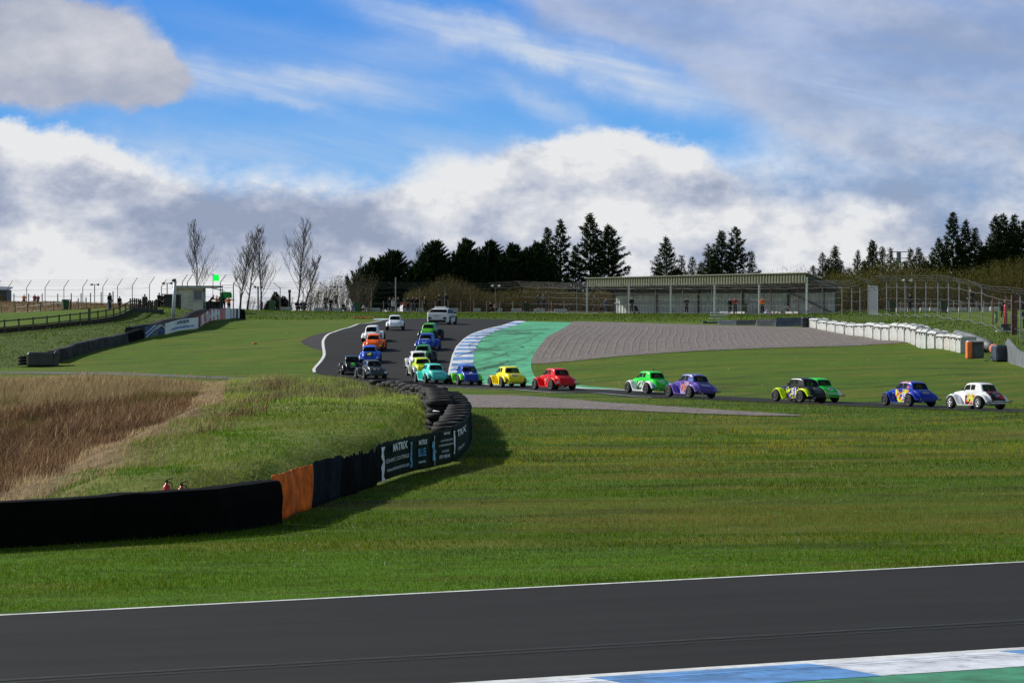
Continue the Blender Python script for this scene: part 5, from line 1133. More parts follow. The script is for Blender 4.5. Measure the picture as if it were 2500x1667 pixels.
# reed hollow
n = 260000; Yd = r.uniform(55, 183, n); Xd = r.uniform(-36, -9, n); k_ = (inside(pit_poly, Xd, Yd) | (inside(BP, Xd, Yd) & (pdist(pit_poly, Xd, Yd) < 3.5 * r.random(n) ** 2))) & (Xd > -Yd * .19 - 1) & (r.random(n) < np.clip(70 / Yd, 0, 1) + .25)
Xd, Yd = Xd[k_], Yd[k_]; n = len(Xd); pn = vnoise(Xd, Yd, 2.2, 41); pn3 = vnoise(Xd, Yd, 6., 42); dd = pdist(pit_poly, Xd, Yd); ed = np.clip(dd / 4, .2, 1)
h_ = r.uniform(.35, 1.0, n) * (.5 + .8 * pn) * ed; w_ = r.uniform(.012, .03, n) * np.clip(Yd / 90, .8, 1.6)
c = pal(r, n, [(.19, .11, .055), (.28, .18, .10), (.11, .062, .038), (.44, .32, .19), (.13, .072, .045)], [.3, .25, .2, .12, .13])
br = ed < .36; c[br] = c[br] * .4 + np.array([.62, .48, .27]) * r.uniform(.6, 1.25, (br.sum(), 1)) * .6
dkk = (vnoise(Xd, Yd, 3.1, 44) < .42); c[dkk] = c[dkk] * .6; tp = (Yd > 158); c[tp] = c[tp] * .5 + np.array([.42, .34, .18]) * .6; gg = (pn3 > .66) & (Yd > 130); c[gg] = c[gg] * .5 + np.array([.12, .12, .03]) * .5
tag(blades('dry_reeds', Xd, Yd, h_, w_, c, lean=.38, lx=.22, ly=-.05, seed=5), kind='stuff')
# brown grass on the left ridge and long grass on the slopes
n = 30000; Xg = r.uniform(-72, -34, n); Yg = r.uniform(285, 370, n); k_ = inside(np.array([XY(-200, 22.4), XY(100, 22.6), XY(240, 23.2), XY(400, 23.8), XY(400, 19), XY(-200, 19)]), Xg, Yg); Xg, Yg = Xg[k_], Yg[k_]; n = len(Xg)
tag(blades('ridge_grass', Xg, Yg, r.uniform(.12, .32, n), np.full(n, .05), pal(r, n, [(.17, .11, .06), (.24, .17, .09), (.11, .07, .04)]), lx=.3, seed=6), kind='stuff')
n = 130000; Xg = r.uniform(-50, 62, n); Yg = r.uniform(165, 335, n)
stripm = (Yg > F / 26.2) & (Yg < F / 22.3) & (Xg > -36) & (Xg < 48); sl1 = inside(np.array([XY(-300, 36), XY(60, 34.7), XY(145, 33.4), XY(315, 30.9), XY(483, 28.4), XY(583, 26), XY(440, 26), XY(400, 26.6), XY(290, 28.3), XY(0, 30.2), XY(-300, 30.6)]), Xg, Yg)
sl2 = inside(np.array([XY(2000, 28), XY(2150, 30), XY(2280, 33.5), XY(2400, 36.8), XY(2520, 40), XY(2600, 34), XY(2425, 31.8), XY(2300, 27.8), XY(2130, 24.8), XY(2000, 24.6)]), Xg, Yg)
k_ = (stripm | sl1 | sl2) & ~inside(gpa, Xg, Yg) & ~inside(np.array([tuple(p) for p in main]), Xg, Yg); Xg, Yg = Xg[k_], Yg[k_]; n = len(Xg)
h_ = r.uniform(.06, .2, n) * (.4 + vnoise(Xg, Yg, 2.5, 52)); c = pal(r, n, [(.055, .12, .006), (.10, .17, .012), (.17, .18, .04), (.04, .075, .008)], [.35, .3, .15, .2])
tag(blades('long_grass', Xg, Yg, h_, np.full(n, .055), c, lx=.25, seed=7), kind='stuff')
# daisies and dandelions
n = 900; Xf, Yf = scatter(n, 50, 250, 1.6); k_ = ~(inside(np.array([tuple(p) for p in main]), Xf, Yf) | inside(gpa, Xf, Yf) | inside(pit_poly, Xf, Yf) | (Xf < -.16 * Yf)); Xf, Yf = Xf[k_], Yf[k_]; n = len(Xf)
tag(blades('daisies', Xf, Yf, np.full(n, .035), .035 * np.clip(Yf / 80, .7, 2), np.where(r.random((n, 1)) < .55, [(.7, .7, .66)], [(.65, .5, .02)]), lean=.8, bend=False, seed=8), kind='stuff')

# ------------------------------------------------------------------ trees
barkm = mat('bark_dark', (.03, .026, .022), .9, var=.4, scale=8.); leafm = colmat('needles', trans=.15); twigm = mat('twig', (.075, .055, .045), .9, var=.3)
def tris_from(P, D_, L, Wd, r):
    """needle clumps: thin triangles at P along direction D_"""
    n = len(P); D_ = D_ / (np.linalg.norm(D_, axis=1, keepdims=True) + 1e-9); rv = r.normal(size=(n, 3)); S = np.cross(D_, rv); S /= np.linalg.norm(S, axis=1, keepdims=True) + 1e-9
    A = P - S * Wd[:, None] / 2; B = P + S * Wd[:, None] / 2; C = P + D_ * L[:, None]
    return np.stack([A, B, C], 1).reshape(-1, 3), np.arange(n * 3).reshape(-1, 3)
def spruce(seed, Ht, Rd, dens=1., lean=0., base=.12, up=.25):
    r = np.random.default_rng(seed); P, Dr = [], []; tb = MB()
    tb.tube([(0, 0, -.3), (lean * .3, 0, Ht * .5), (lean, 0, Ht)], [.17, .10, .015], 6)
    nb = int(84 * dens)
    for i in range(nb):
        t_ = base + (1 - base) * (i / nb) ** .9; z = Ht * t_; L = Rd * (1 - t_) ** .8 * r.uniform(.45, 1.3) + .12; a = i * 2.399 + r.uniform(-.4, .4)
        e_ = up * r.uniform(.5, 1.5) + .25 * t_; o_ = np.array([lean * t_ * t_, 0, z]); dv = np.array([math.cos(a), math.sin(a) , e_]); dv /= np.linalg.norm(dv)
        tb.tube([o_, o_ + dv * L * .9], [.03 * (1 - t_) + .015, .008], 3, cap=False)
        m = max(6, int(L * 24)); u = r.uniform(.12, 1., m) ** .8; q = o_ + dv * (u * L)[:, None]; q[:, 2] -= .10 * np.sin(u * 3.1) * L * .5
        for _ in range(2):
            sd_ = r.normal(size=(m, 3)) * .6; P.append(q + r.normal(size=(m, 3)) * .10); Dr.append(dv * .9 + sd_ + np.array([0, 0, -.15]))
    m = 26; u = r.uniform(.82, 1., m); P.append(np.stack([lean * u * u, 0 * u, Ht * u], 1)); Dr.append(r.normal(size=(m, 3)) + [0, 0, .6])
    P = np.concatenate(P); Dr = np.concatenate(Dr); n = len(P); V, Fc = tris_from(P, Dr, r.uniform(.16, .42, n) * Ht / 9, r.uniform(.06, .14, n) * Ht / 9, r)
    c = pal(r, n, [(.016, .034, .010), (.028, .050, .014), (.042, .062, .020), (.06, .07, .03)], [.35, .3, .25, .1]); return tb, V, Fc, np.repeat(c, 3, 0)
def cypress(seed, Ht, Rd, tips=3):
    r = np.random.default_rng(seed); tb = MB(); tb.tube([(0, 0, -.3), (.1, 0, Ht * .6), (.35, 0, Ht * .9)], [.25, .14, .03], 6); P, Dr = [], []
    lead = [(r.uniform(-.55, .55) * Rd * .8 if k_ else 0, r.uniform(-.4, .4) * Rd, Ht * (1 if k_ == 0 else r.uniform(.66, .95)), Rd * (1 if k_ == 0 else .6)) for k_ in range(tips)]
    for lx, ly, lh, lr in lead:
        nb = int(95 * lr / Rd) + 30
        for i in range(nb):
            t_ = .02 + .96 * (i + r.random()) / nb; a = i * 2.399 + r.uniform(-.5, .5); L = lr * (1 - t_) ** .7 * r.uniform(.7, 1.35) + .35
            o_ = np.array([lx + .55 * t_ ** 3, ly, lh * t_ * .93]); dv = np.array([math.cos(a) + .32, math.sin(a), .75 + .5 * t_]); dv /= np.linalg.norm(dv); m = int(L * 26) + 6; u = r.random(m) ** .7
            q = o_ + dv * (u * L)[:, None] + r.normal(size=(m, 3)) * (.16 * (1.15 - u))[:, None]; q[:, 0] += .25 * u * u * L * .6; P.append(q); Dr.append(dv + r.normal(size=(m, 3)) * .3 + np.array([.25, 0, 0]))
    P = np.concatenate(P); Dr = np.concatenate(Dr); n = len(P); V, Fc = tris_from(P, Dr, r.uniform(.25, .65, n), r.uniform(.09, .2, n), r)
    c = pal(r, n, [(.012, .028, .012), (.020, .042, .016), (.034, .062, .022)], [.45, .35, .2]); return tb, V, Fc, np.repeat(c, 3, 0)
def tree_thing(px, s, ytop, kind, seed, lbl, wpx=None, grp=None, **kw):
    x, y = XY(px, s); z = Hf(x, y); Ht = HC - (ytop - 760) / s - z; Rd = (wpx or 45) / s * (1.3 if kind == 's' else 1.6)
    tb, V, Fc, c = (spruce if kind == 's' else cypress)(seed, Ht, Rd, **kw)
    e = empty('spruce_tree' if kind == 's' else 'cypress_tree', (x, y, z), 0, lbl, 'tree', grp)
    tb.build('trunk', barkm, e, rel=False); fastmesh('crown', V, Fc, c, leafm, e); return e
cg, sg = 'windswept dark evergreens behind the far bank', 'spruces on the skyline'
for i, (px, yt_, wp, tp) in enumerate([(905, 632, 42, 3), (950, 610, 50, 3), (1003, 655, 38, 3), (1052, 583, 46, 4), (1085, 640, 34, 2), (1128, 577, 44, 3), (1187, 583, 46, 4), (1240, 592, 42, 3), (1279, 601, 30, 2), (1302, 587, 44, 3)]):
    tree_thing(px, 18.6, yt_, 'c', 100 + i, ['leftmost windswept evergreen above the white leading car', 'tall twin topped evergreen left of the wispy bare sapling', 'low rounded evergreen between two taller ones', 'jagged multi-topped evergreen above the white safety car', 'short evergreen tucked right of the jagged one', 'evergreen with a single bent tip right of the safety car', 'broad evergreen with bent tip in the middle of the dark row', 'evergreen with right-leaning tip left of the clustered tips', 'narrow evergreen at the left of the clustered tips', 'dense evergreen with clustered tips beside the open spruces'][i], wp, cg, tips=tp)
for i, (px, yt_) in enumerate([(928, 640), (1025, 628), (1105, 622), (1158, 625), (1215, 622), (1262, 620), (880, 665)]):
    tree_thing(px, 18.2, yt_, 'c', 700 + i, ['low evergreen between the two leftmost tall ones', 'low evergreen filling the gap left of the jagged one', 'low evergreen in the gap above the safety car bonnet', 'low evergreen left of the broad middle one', 'low evergreen right of the broad middle one', 'low evergreen just left of the clustered tips', 'lowest evergreen at the left end beside the willow scrub'][i], 40, cg, tips=3)
for i, (px, yt_, wp, sd_) in enumerate([(1337, 556, 36, 1.0), (1369, 537, 48, .95), (1441, 523, 54, 1.1), (1486, 552, 66, 1.5), (1627, 580, 42, 1.2), (1664, 625, 30, .9), (1690, 628, 30, .9), (1730, 598, 34, 1.0), (1762, 565, 42, 1.3), (1797, 556, 54, 1.0), (1836, 617, 24, .9), (2008, 618, 26, 1.), (2039, 602, 30, 1.3), (2053, 640, 26, 1.), (2094, 613, 26, .9), (2130, 589, 34, 1.4), (2154, 604, 26, 1.), (2174, 607, 24, .9), (2223, 608, 30, 1.), (2243, 607, 30, 1.), (2292, 583, 38, 1.1), (2327, 520, 42, 1.1), (2358, 540, 34, 1.1), (2380, 557, 36, 1.1), (2433, 528, 44, 1.2), (2450, 524, 40, 1.1), (2476, 525, 40, 1.1), (2502, 539, 44, 1.2), (2265, 640, 32, 1.1), (2405, 600, 36, 1.2)]):
    tree_thing(px, 18.0, yt_, 's', 300 + i, ['thin open spruce at the left of the tall group', 'tall airy spruce with see-through branches, second of the tall group', 'tallest spruce left of the stand', 'broad double topped spruce above the stand left corner', 'solitary leafy pine above the stand middle', 'low pine just right of the solitary pine above the stand', 'small pointed pine behind the stand roof', 'slim spruce left of the two tall ones above the stand', 'dense spruce beside the open tall one above the stand', 'tall open spruce above the right part of the stand', 'small spruce by the tall open one above the stand', 'small spruce right of the stand roof peak', 'dense dark spruce behind the stand right end', 'short spruce close to the dense dark one behind the stand', 'thin spruce rising from the olive scrub', 'bushy dark spruce left of the scaffold gantry', 'narrow spruce between the bushy one and the gantry', 'narrow spruce touching the gantry left side', 'pointed spruce immediately right of the gantry', 'second pointed spruce right of the gantry', 'medium spruce left of the tallest right spruce', 'tallest spruce of the right skyline', 'spruce just right of the tallest right one', 'third spruce of the tall right trio', 'left of the four tall spruces at the right edge', 'second of the four tall spruces at the right edge', 'third of the four tall spruces at the right edge', 'spruce cut by the right edge of the photo', 'low dark spruce between the gantry and the tallest one', 'low spruce filling the gap left of the right edge group'][i], wp, sg, dens=sd_)
FILL = ['small spruce at the very left of the row behind the stand right end', 'small spruce tucked behind the two leftmost trees right of the stand', 'short spruce between the dense pair and the thin scrub spruce', 'short spruce behind the thin scrub spruce', 'short spruce just behind the gantry left leg', 'short spruce seen between the gantry legs', 'short spruce in the dip right of the gantry', 'short dark spruce leading up to the tall right trio', 'spruce at the left foot of the tall right trio', 'lower spruce between the tallest and its right neighbour', 'lower spruce behind the third of the tall trio', 'lower spruce in the gap right of the tall trio', 'lower spruce left of the right edge four', 'lower spruce between the second and third of the right edge four', 'lower spruce at the far right edge', 'low pine left of the solitary pine above the stand', 'low pine between the two small pines above the stand', 'spruce between the slim and dense ones above the stand', 'low spruce left of the slim one above the stand', 'low spruce at the left end of the tall open group', 'low spruce between the two tallest left of the stand', 'low spruce behind the first two open spruces']
for i, px in enumerate([1985, 2022, 2072, 2110, 2190, 2208, 2255, 2275, 2305, 2345, 2395, 2415, 2440, 2465, 2488, 1610, 1650, 1745, 1712, 1315, 1405, 1352]):
    yt_ = [650, 632, 655, 640, 632, 640, 628, 618, 605, 590, 590, 580, 570, 560, 555, 640, 650, 622, 640, 610, 600, 640][i]
    tree_thing(px, 17.4, yt_, 's', 500 + i, FILL[i], 34, 'background spruces between the taller ones', dens=1.1)
def bare(seed, Ht, spread, lean=.0, depth=4):
    r = random.Random(seed); b = MB()
    def grow(p, d_, L, rad, lv):
        n = 4 if lv == 0 else 3; pts = [p]; q = p.copy(); dd_ = d_.copy(); rr = [rad]
        for i in range(n):
            dd_ = (dd_ + Vector((r.gauss(0, .06), r.gauss(0, .06), .05 + (.10 if lv else 0)))).normalized(); q = q + dd_ * L / n; pts.append(q.copy()); rr.append(max(.008, rad * (1 - (i + 1) / n * (.9 if lv == 0 else .65))))
        b.tube(pts, rr, 5 if lv == 0 else 3, cap=False)
        if lv >= depth: return
        k_ = [26, 6, 5, 4][lv] if lv < 4 else 0
        for j in range(k_):
            t_ = (.16 + .82 * (j + r.random()) / k_) if lv == 0 else r.uniform(.2, 1.); i0 = min(int(t_ * n), n - 1); o_ = pts[i0].lerp(pts[i0 + 1], t_ * n - i0)
            a = r.uniform(0, 6.28); up_ = r.uniform(.9, 1.7) if lv == 0 else r.uniform(.3, 1.1)
            nd = (Vector((math.cos(a), math.sin(a), up_)) * .8 + dd_ * (.15 if lv == 0 else .7)).normalized()
            l2 = (spread * (1.25 - t_) * r.uniform(.7, 1.2) if lv == 0 else L * r.uniform(.35, .6))
            grow(o_, nd, l2, max(.009, rad * (.28 if lv == 0 else .5)), lv + 1)
    grow(Vector((0, 0, -.2)), Vector((lean, 0, 1)).normalized(), Ht * .98, .13, 0); return b
bgp = 'bare winter trees on the left skyline'
for i, (px, s, yt_, sp_, ln_, lbl) in enumerate([(478, 20, 541, 2.7, .10, 'bare tree with a fine twiggy crown directly behind the marshal hut'), (585, 20, 571, 2.4, .10, 'left of the three slender bare trees'), (603, 19.6, 549, 2.5, .13, 'middle and tallest of the three slender bare trees'), (637, 20, 558, 2.4, .12, 'right of the three slender bare trees'), (724, 20.5, 545, 3.2, .12, 'large spreading bare tree left of the willow scrub'), (741, 20, 625, 2.2, .12, 'thin bare stem beside the large spreading tree'), (868, 18.5, 622, 1.6, .1, 'tall bare sapling at the right of the willow scrub'), (994, 18.0, 592, 2.0, .1, 'wispy bare sapling between the dark evergreens')]):
    x, y = XY(px, s); z = Hf(x, y); Ht = HC - (yt_ - 760) / s - z; e = empty('bare_tree', (x, y, z), 0, lbl, 'tree', bgp)
    bare(50 + i, Ht, sp_ * 1.25, ln_, 3).build('branches', twigm, e, rel=False)
    MB().tube([(0, 0, -.4), (ln_ * Ht * .12, 0, Ht * .12)], [.17, .12], 8).build('trunk', barkm, e, rel=False)
# low dark bushes
def bush(px, s, wpx, ytop, seed, lbl, name='bush', col_=((.012, .018, .008), (.03, .04, .015))):
    x, y = XY(px, s); z = Hf(x, y); Ht = HC - (ytop - 760) / s - z; r = np.random.default_rng(seed); n = 1700; u = r.random(n) ** .8; a = r.random(n) * 6.28; R0 = wpx / 2 / s
    rad = R0 * (1 - u ** 1.6) * np.sqrt(r.uniform(.2, 1, n)) * (.8 + .25 * np.sin(a * 3 + seed)); P = np.stack([np.cos(a) * rad, np.sin(a) * rad, u * Ht * (.8 + .2 * np.cos(a * 2))], 1)
    V, Fc = tris_from(P, np.stack([np.cos(a), np.sin(a), np.full(n, .9)], 1) + r.normal(size=(n, 3)) * .4, r.uniform(.15, .35, n), r.uniform(.06, .14, n), r)
    c = pal(r, n, col_); o = fastmesh(name, V, Fc, np.repeat(c, 3, 0), leafm); o.location = (x, y, z); return tag(o, lbl, 'bush')
bush(672, 19.8, 56, 713, 1, 'tall dark bush behind the tilted green bin'); bush(692, 19.9, 44, 724, 2, 'lower dark bush left of the dark camera post'); bush(657, 19.7, 30, 735, 3, 'smallest dark bush at the left of its clump')
# scrub belts
def scrub(name, x0, x1, s0, s1, n, hfun, cols, lcols, lx, nl, seed, w_=.03):
    r = np.random.default_rng(seed); px = r.uniform(x0, x1, n); s = r.uniform(s0, s1, n); X = (px - 1250) / s; Y = F / s; Z = H(X, Y); h = hfun(px) * r.uniform(.55, 1.0, n)
    tx = (r.normal(0, .10, n) + lx) * h; ty = r.normal(0, .1, n) * h; a = r.random(n) * 3.14; dx, dy = np.cos(a) * w_ / 2, np.sin(a) * w_ / 2
    V = np.stack([np.stack([X - dx, Y - dy, Z - .1], 1), np.stack([X + dx, Y + dy, Z - .1], 1), np.stack([X + tx, Y + ty, Z + h], 1)], 1).reshape(-1, 3); C = np.repeat(pal(r, n, cols), 3, 0); Fc = np.arange(n * 3).reshape(-1, 3)
    q = r.integers(0, n, nl); u = r.uniform(.15, 1., nl) ** .7; P = np.stack([X[q] + tx[q] * u, Y[q] + ty[q] * u, Z[q] + h[q] * u], 1) + r.normal(size=(nl, 3)) * .09
    Dv = r.normal(size=(nl, 3)) * .6 + np.array([lx + .4, 0, .9]); V2, F2 = tris_from(P, Dv, r.uniform(.08, .38, nl), r.uniform(.025, .07, nl), r)
    return tag(fastmesh(name, np.concatenate([V, V2]), np.concatenate([Fc, F2 + len(V)]), np.concatenate([C, np.repeat(pal(r, nl, lcols), 3, 0)]), leafm), kind='stuff')
scrub('willow_scrub', 745, 900, 18.4, 19.6, 620, lambda p: 3.0 + 2.2 * np.clip((p - 745) / 60, 0, 1), [(.05, .042, .035), (.09, .075, .055)], [(.08, .065, .05), (.14, .12, .08)], .25, 6500, 1, .035)
scrub('willow_scrub', 600, 760, 18.4, 19.6, 160, lambda p: 1.7 + 0 * p, [(.05, .042, .035), (.09, .075, .055)], [(.08, .065, .05), (.11, .10, .06)], .2, 1500, 2, .03)
hc_ = lambda p: 3.1 + 1.3 * np.clip(1 - np.abs(p - 1075) / 90, 0, 1) + .5 * np.sin(p * .03)
scrub('brush_hedge', 985, 1520, 19.0, 20.2, 5200, hc_, [(.06, .04, .025), (.10, .075, .035), (.05, .035, .03)], [(.09, .065, .03), (.13, .12, .04), (.07, .05, .03), (.17, .16, .06)], .12, 42000, 3, .05)
hr = lambda p: 3.2 + 2.6 * np.clip((p - 1960) / 60, 0, 1) + .5 * np.sin(p * .021) + .6 * np.clip((p - 2350) / 150, 0, 1)
scrub('brush_hedge', 1960, 2860, 18.6, 21., 9500, hr, [(.06, .045, .02), (.11, .09, .03), (.05, .035, .02)], [(.085, .085, .02), (.13, .13, .03), (.07, .05, .025), (.17, .17, .04)], .10, 90000, 4, .05)
scrub('tall_saplings', 1850, 2010, 17.6, 18.6, 300, lambda p: 6.4 + .6 * np.sin(p * .05), [(.10, .085, .06)], [(.12, .11, .07)], .16, 2600, 5, .035)
scrub('undergrowth', 1500, 1960, 18.4, 19.2, 1800, lambda p: 2.8 + 0 * p, [(.06, .045, .02)], [(.06, .07, .02), (.10, .09, .03)], .1, 12000, 6, .05)
# ------------------------------------------------------------------ people
skinm = mat('skin', (.45, .27, .19), .6, var=.05)
def skin_mesh(name, chains):
    """chains: lists of (x,y,z,r) sharing exact joints; grown into one continuous surface"""
    vs, rad, es, key = [], [], [], {}
    for ch in chains:
        pr = None
        for x, y, z, r_ in ch:
            k_ = (round(x, 3), round(y, 3), round(z, 3))
            if k_ not in key: key[k_] = len(vs); vs.append((x, y, z)); rad.append(r_)
            if pr is not None and pr != key[k_]: es.append((pr, key[k_]))
            pr = key[k_]
    me = bpy.data.meshes.new(name); me.from_pydata(vs, es, []); o = bpy.data.objects.new(name, me); col.objects.link(o)
    md = o.modifiers.new('s', 'SKIN'); md.use_smooth_shade = True
    for i, r_ in enumerate(rad):
        rr = r_ if hasattr(r_, '__len__') else (r_, r_); me.skin_vertices[0].data[i].radius = rr
    me.skin_vertices[0].data[0].use_root = True
    o.modifiers.new('u', 'SUBSURF').levels = 1; o.modifiers['u'].render_levels = 1
    bpy.context.view_layer.update(); dg = bpy.context.evaluated_depsgraph_get(); m2 = bpy.data.meshes.new_from_object(o.evaluated_get(dg)); m2.name = name
    bpy.data.objects.remove(o); m2.materials.append(None); return m2
def person_meshes(pose):
    # joints for a 1.75 m figure, facing -Y
    hips = (0, 0, .95); lean = 0; kn = [(-.10, -.01, .50), (.10, -.01, .50)]; an = [(-.11, .02, .08), (.11, .02, .08)]; ch = (0, 0, 1.30); nk = (0, -.01, 1.50); hd = (0, -.03, 1.62)
    sh = [(-.19, 0, 1.43), (.19, 0, 1.43)]; el = [(-.25, .03, 1.15), (.25, .03, 1.15)]; wr = [(-.20, -.12, .98), (.20, -.12, .98)]
    if pose == 'crossed': el = [(-.25, -.03, 1.17), (.25, -.03, 1.17)]; wr = [(.06, -.20, 1.20), (-.06, -.18, 1.16)]
    if pose == 'walk': kn = [(-.10, -.10, .50), (.10, .08, .50)]; an = [(-.10, -.10, .08), (.10, .28, .12)]; wr = [(-.24, -.20, .95), (.24, .12, .93)]
    if pose == 'lean': ch = (0, -.16, 1.22); nk = (0, -.30, 1.36); hd = (0, -.36, 1.45); sh = [(-.19, -.27, 1.30), (.19, -.27, 1.30)]; el = [(-.23, -.40, 1.08), (.23, -.40, 1.08)]; wr = [(-.14, -.58, 1.10), (.14, -.58, 1.10)]
    if pose == 'point': el = [(-.40, -.06, 1.38), (.25, .03, 1.15)]; wr = [(-.62, -.12, 1.36), (.20, -.1, .98)]
    if pose == 'sit':
        d_ = -.50; hips = (0, 0, .45); ch = (0, -.04, .80); nk = (0, -.06, 1.0); hd = (0, -.09, 1.12); sh = [(-.19, -.04, .93), (.19, -.04, .93)]; el = [(-.24, -.08, .68), (.24, -.08, .68)]; wr = [(-.12, -.30, .60), (.12, -.30, .60)]; kn = [(-.12, -.42, .48), (.12, -.42, .48)]; an = [(-.12, -.44, .08), (.12, -.44, .08)]
    def mid(a, b, t_): return tuple(a[i] + (b[i] - a[i]) * t_ for i in range(3))
    hl = [(hips[0] - .09, hips[1], hips[2] - .03), (hips[0] + .09, hips[1], hips[2] - .03)]
    body = [[(*hips, .12), (*ch, (.15, .10)), (*nk, .055), (hd[0], hd[1], hd[2] - .07, .065), (*hd, .095), (hd[0], hd[1] + .01, hd[2] + .09, .07)]]
    for i in (0, 1):
        t_ = (an[i][0], an[i][1] - .15, .035)
        body.append([(*hips, .12), (*hl[i], .10), (*kn[i], .06), (*an[i], .04), (*t_, .035)])
        w2 = wr[i]; hv = Vector(w2) - Vector(el[i]); hv.normalize(); hnd = tuple(Vector(w2) + hv * .08)
        body.append([(*ch, .1), (*sh[i], .06), (*el[i], .04), (*w2, .028), (*hnd, .034)])
        for f_ in (-.025, -.008, .01, .026):
            body.append([(*hnd, .034), (hnd[0] + hv.x * .07 + f_, hnd[1] + hv.y * .07 - abs(f_) * .3, hnd[2] + hv.z * .07, .009)])
        body.append([(*w2, .028), (w2[0] + hv.x * .06 + (.04 if i == 0 else -.04), w2[1] + hv.y * .05 - .02, w2[2] + hv.z * .05, .010)])
    jk = [[(*mid(hips, ch, .05), (.165, .12)), (*ch, (.18, .13)), (*mid(ch, nk, .75), .085)]]
    for i in (0, 1): jk.append([(*ch, (.18, .13)), (*sh[i], .085), (*el[i], .065), (*wr[i], .048)])
    tr = []
    for i in (0, 1):
        bt = (an[i][0], an[i][1], an[i][2] + .03); tr.append([(*hips, (.15, .115)), (*hl[i], .115), (*kn[i], .08), (*bt, .068)])
    hat = [[(hd[0], hd[1] + .02, hd[2] + .03, .104), (hd[0], hd[1] + .02, hd[2] + .10, .075)]]
    hood = [[(nk[0], nk[1] + .02, nk[2], .09), (hd[0], hd[1] + .035, hd[2], .118), (hd[0], hd[1] + .03, hd[2] + .10, .08)]]
    return dict(body=skin_mesh('body', body), jacket=skin_mesh('jacket', jk), trousers=skin_mesh('trousers', tr), hat=skin_mesh('hat', hat), hood=skin_mesh('hood', hood))
poses = {k_: person_meshes(k_) for k_ in ('stand', 'crossed', 'walk', 'lean', 'point', 'sit')}
def cloth(c): return mat('cloth_%.3f_%.3f_%.3f' % c, c, .8, var=.2, scale=5., spec=.2)
BK, NV, GY, RD, OG, BL, JN, PK, BR, LI, WH = (.010, .010, .012), (.018, .022, .05), (.06, .065, .07), (.45, .02, .02), (.85, .16, .01), (.10, .16, .35), (.04, .06, .12), (.30, .10, .12), (.22, .15, .12), (.45, .40, .75), (.5, .5, .5)
def person(px, s, pose, jc, tcl, hc, hood, rz, h, lbl, dz=0., grp=None):
    M = poses[pose]; o = bpy.data.objects.new('person', M['body']); col.objects.link(o); o.material_slots[0].link = 'OBJECT'; o.material_slots[0].material = skinm
    p = on(px, s); o.location = (p.x, p.y, p.z + dz); o.rotation_euler = (0, 0, R_(rz)); o.scale = (h / 1.75,) * 3; tag(o, lbl, 'person', grp)
    for nm, c in (('jacket', jc), ('trousers', tcl), ('hood' if hood else 'hat', hc)):
        q = bpy.data.objects.new(nm, M[nm]); col.objects.link(q); q.parent = o; q.material_slots[0].link = 'OBJECT'; q.material_slots[0].material = cloth(c)
    return o
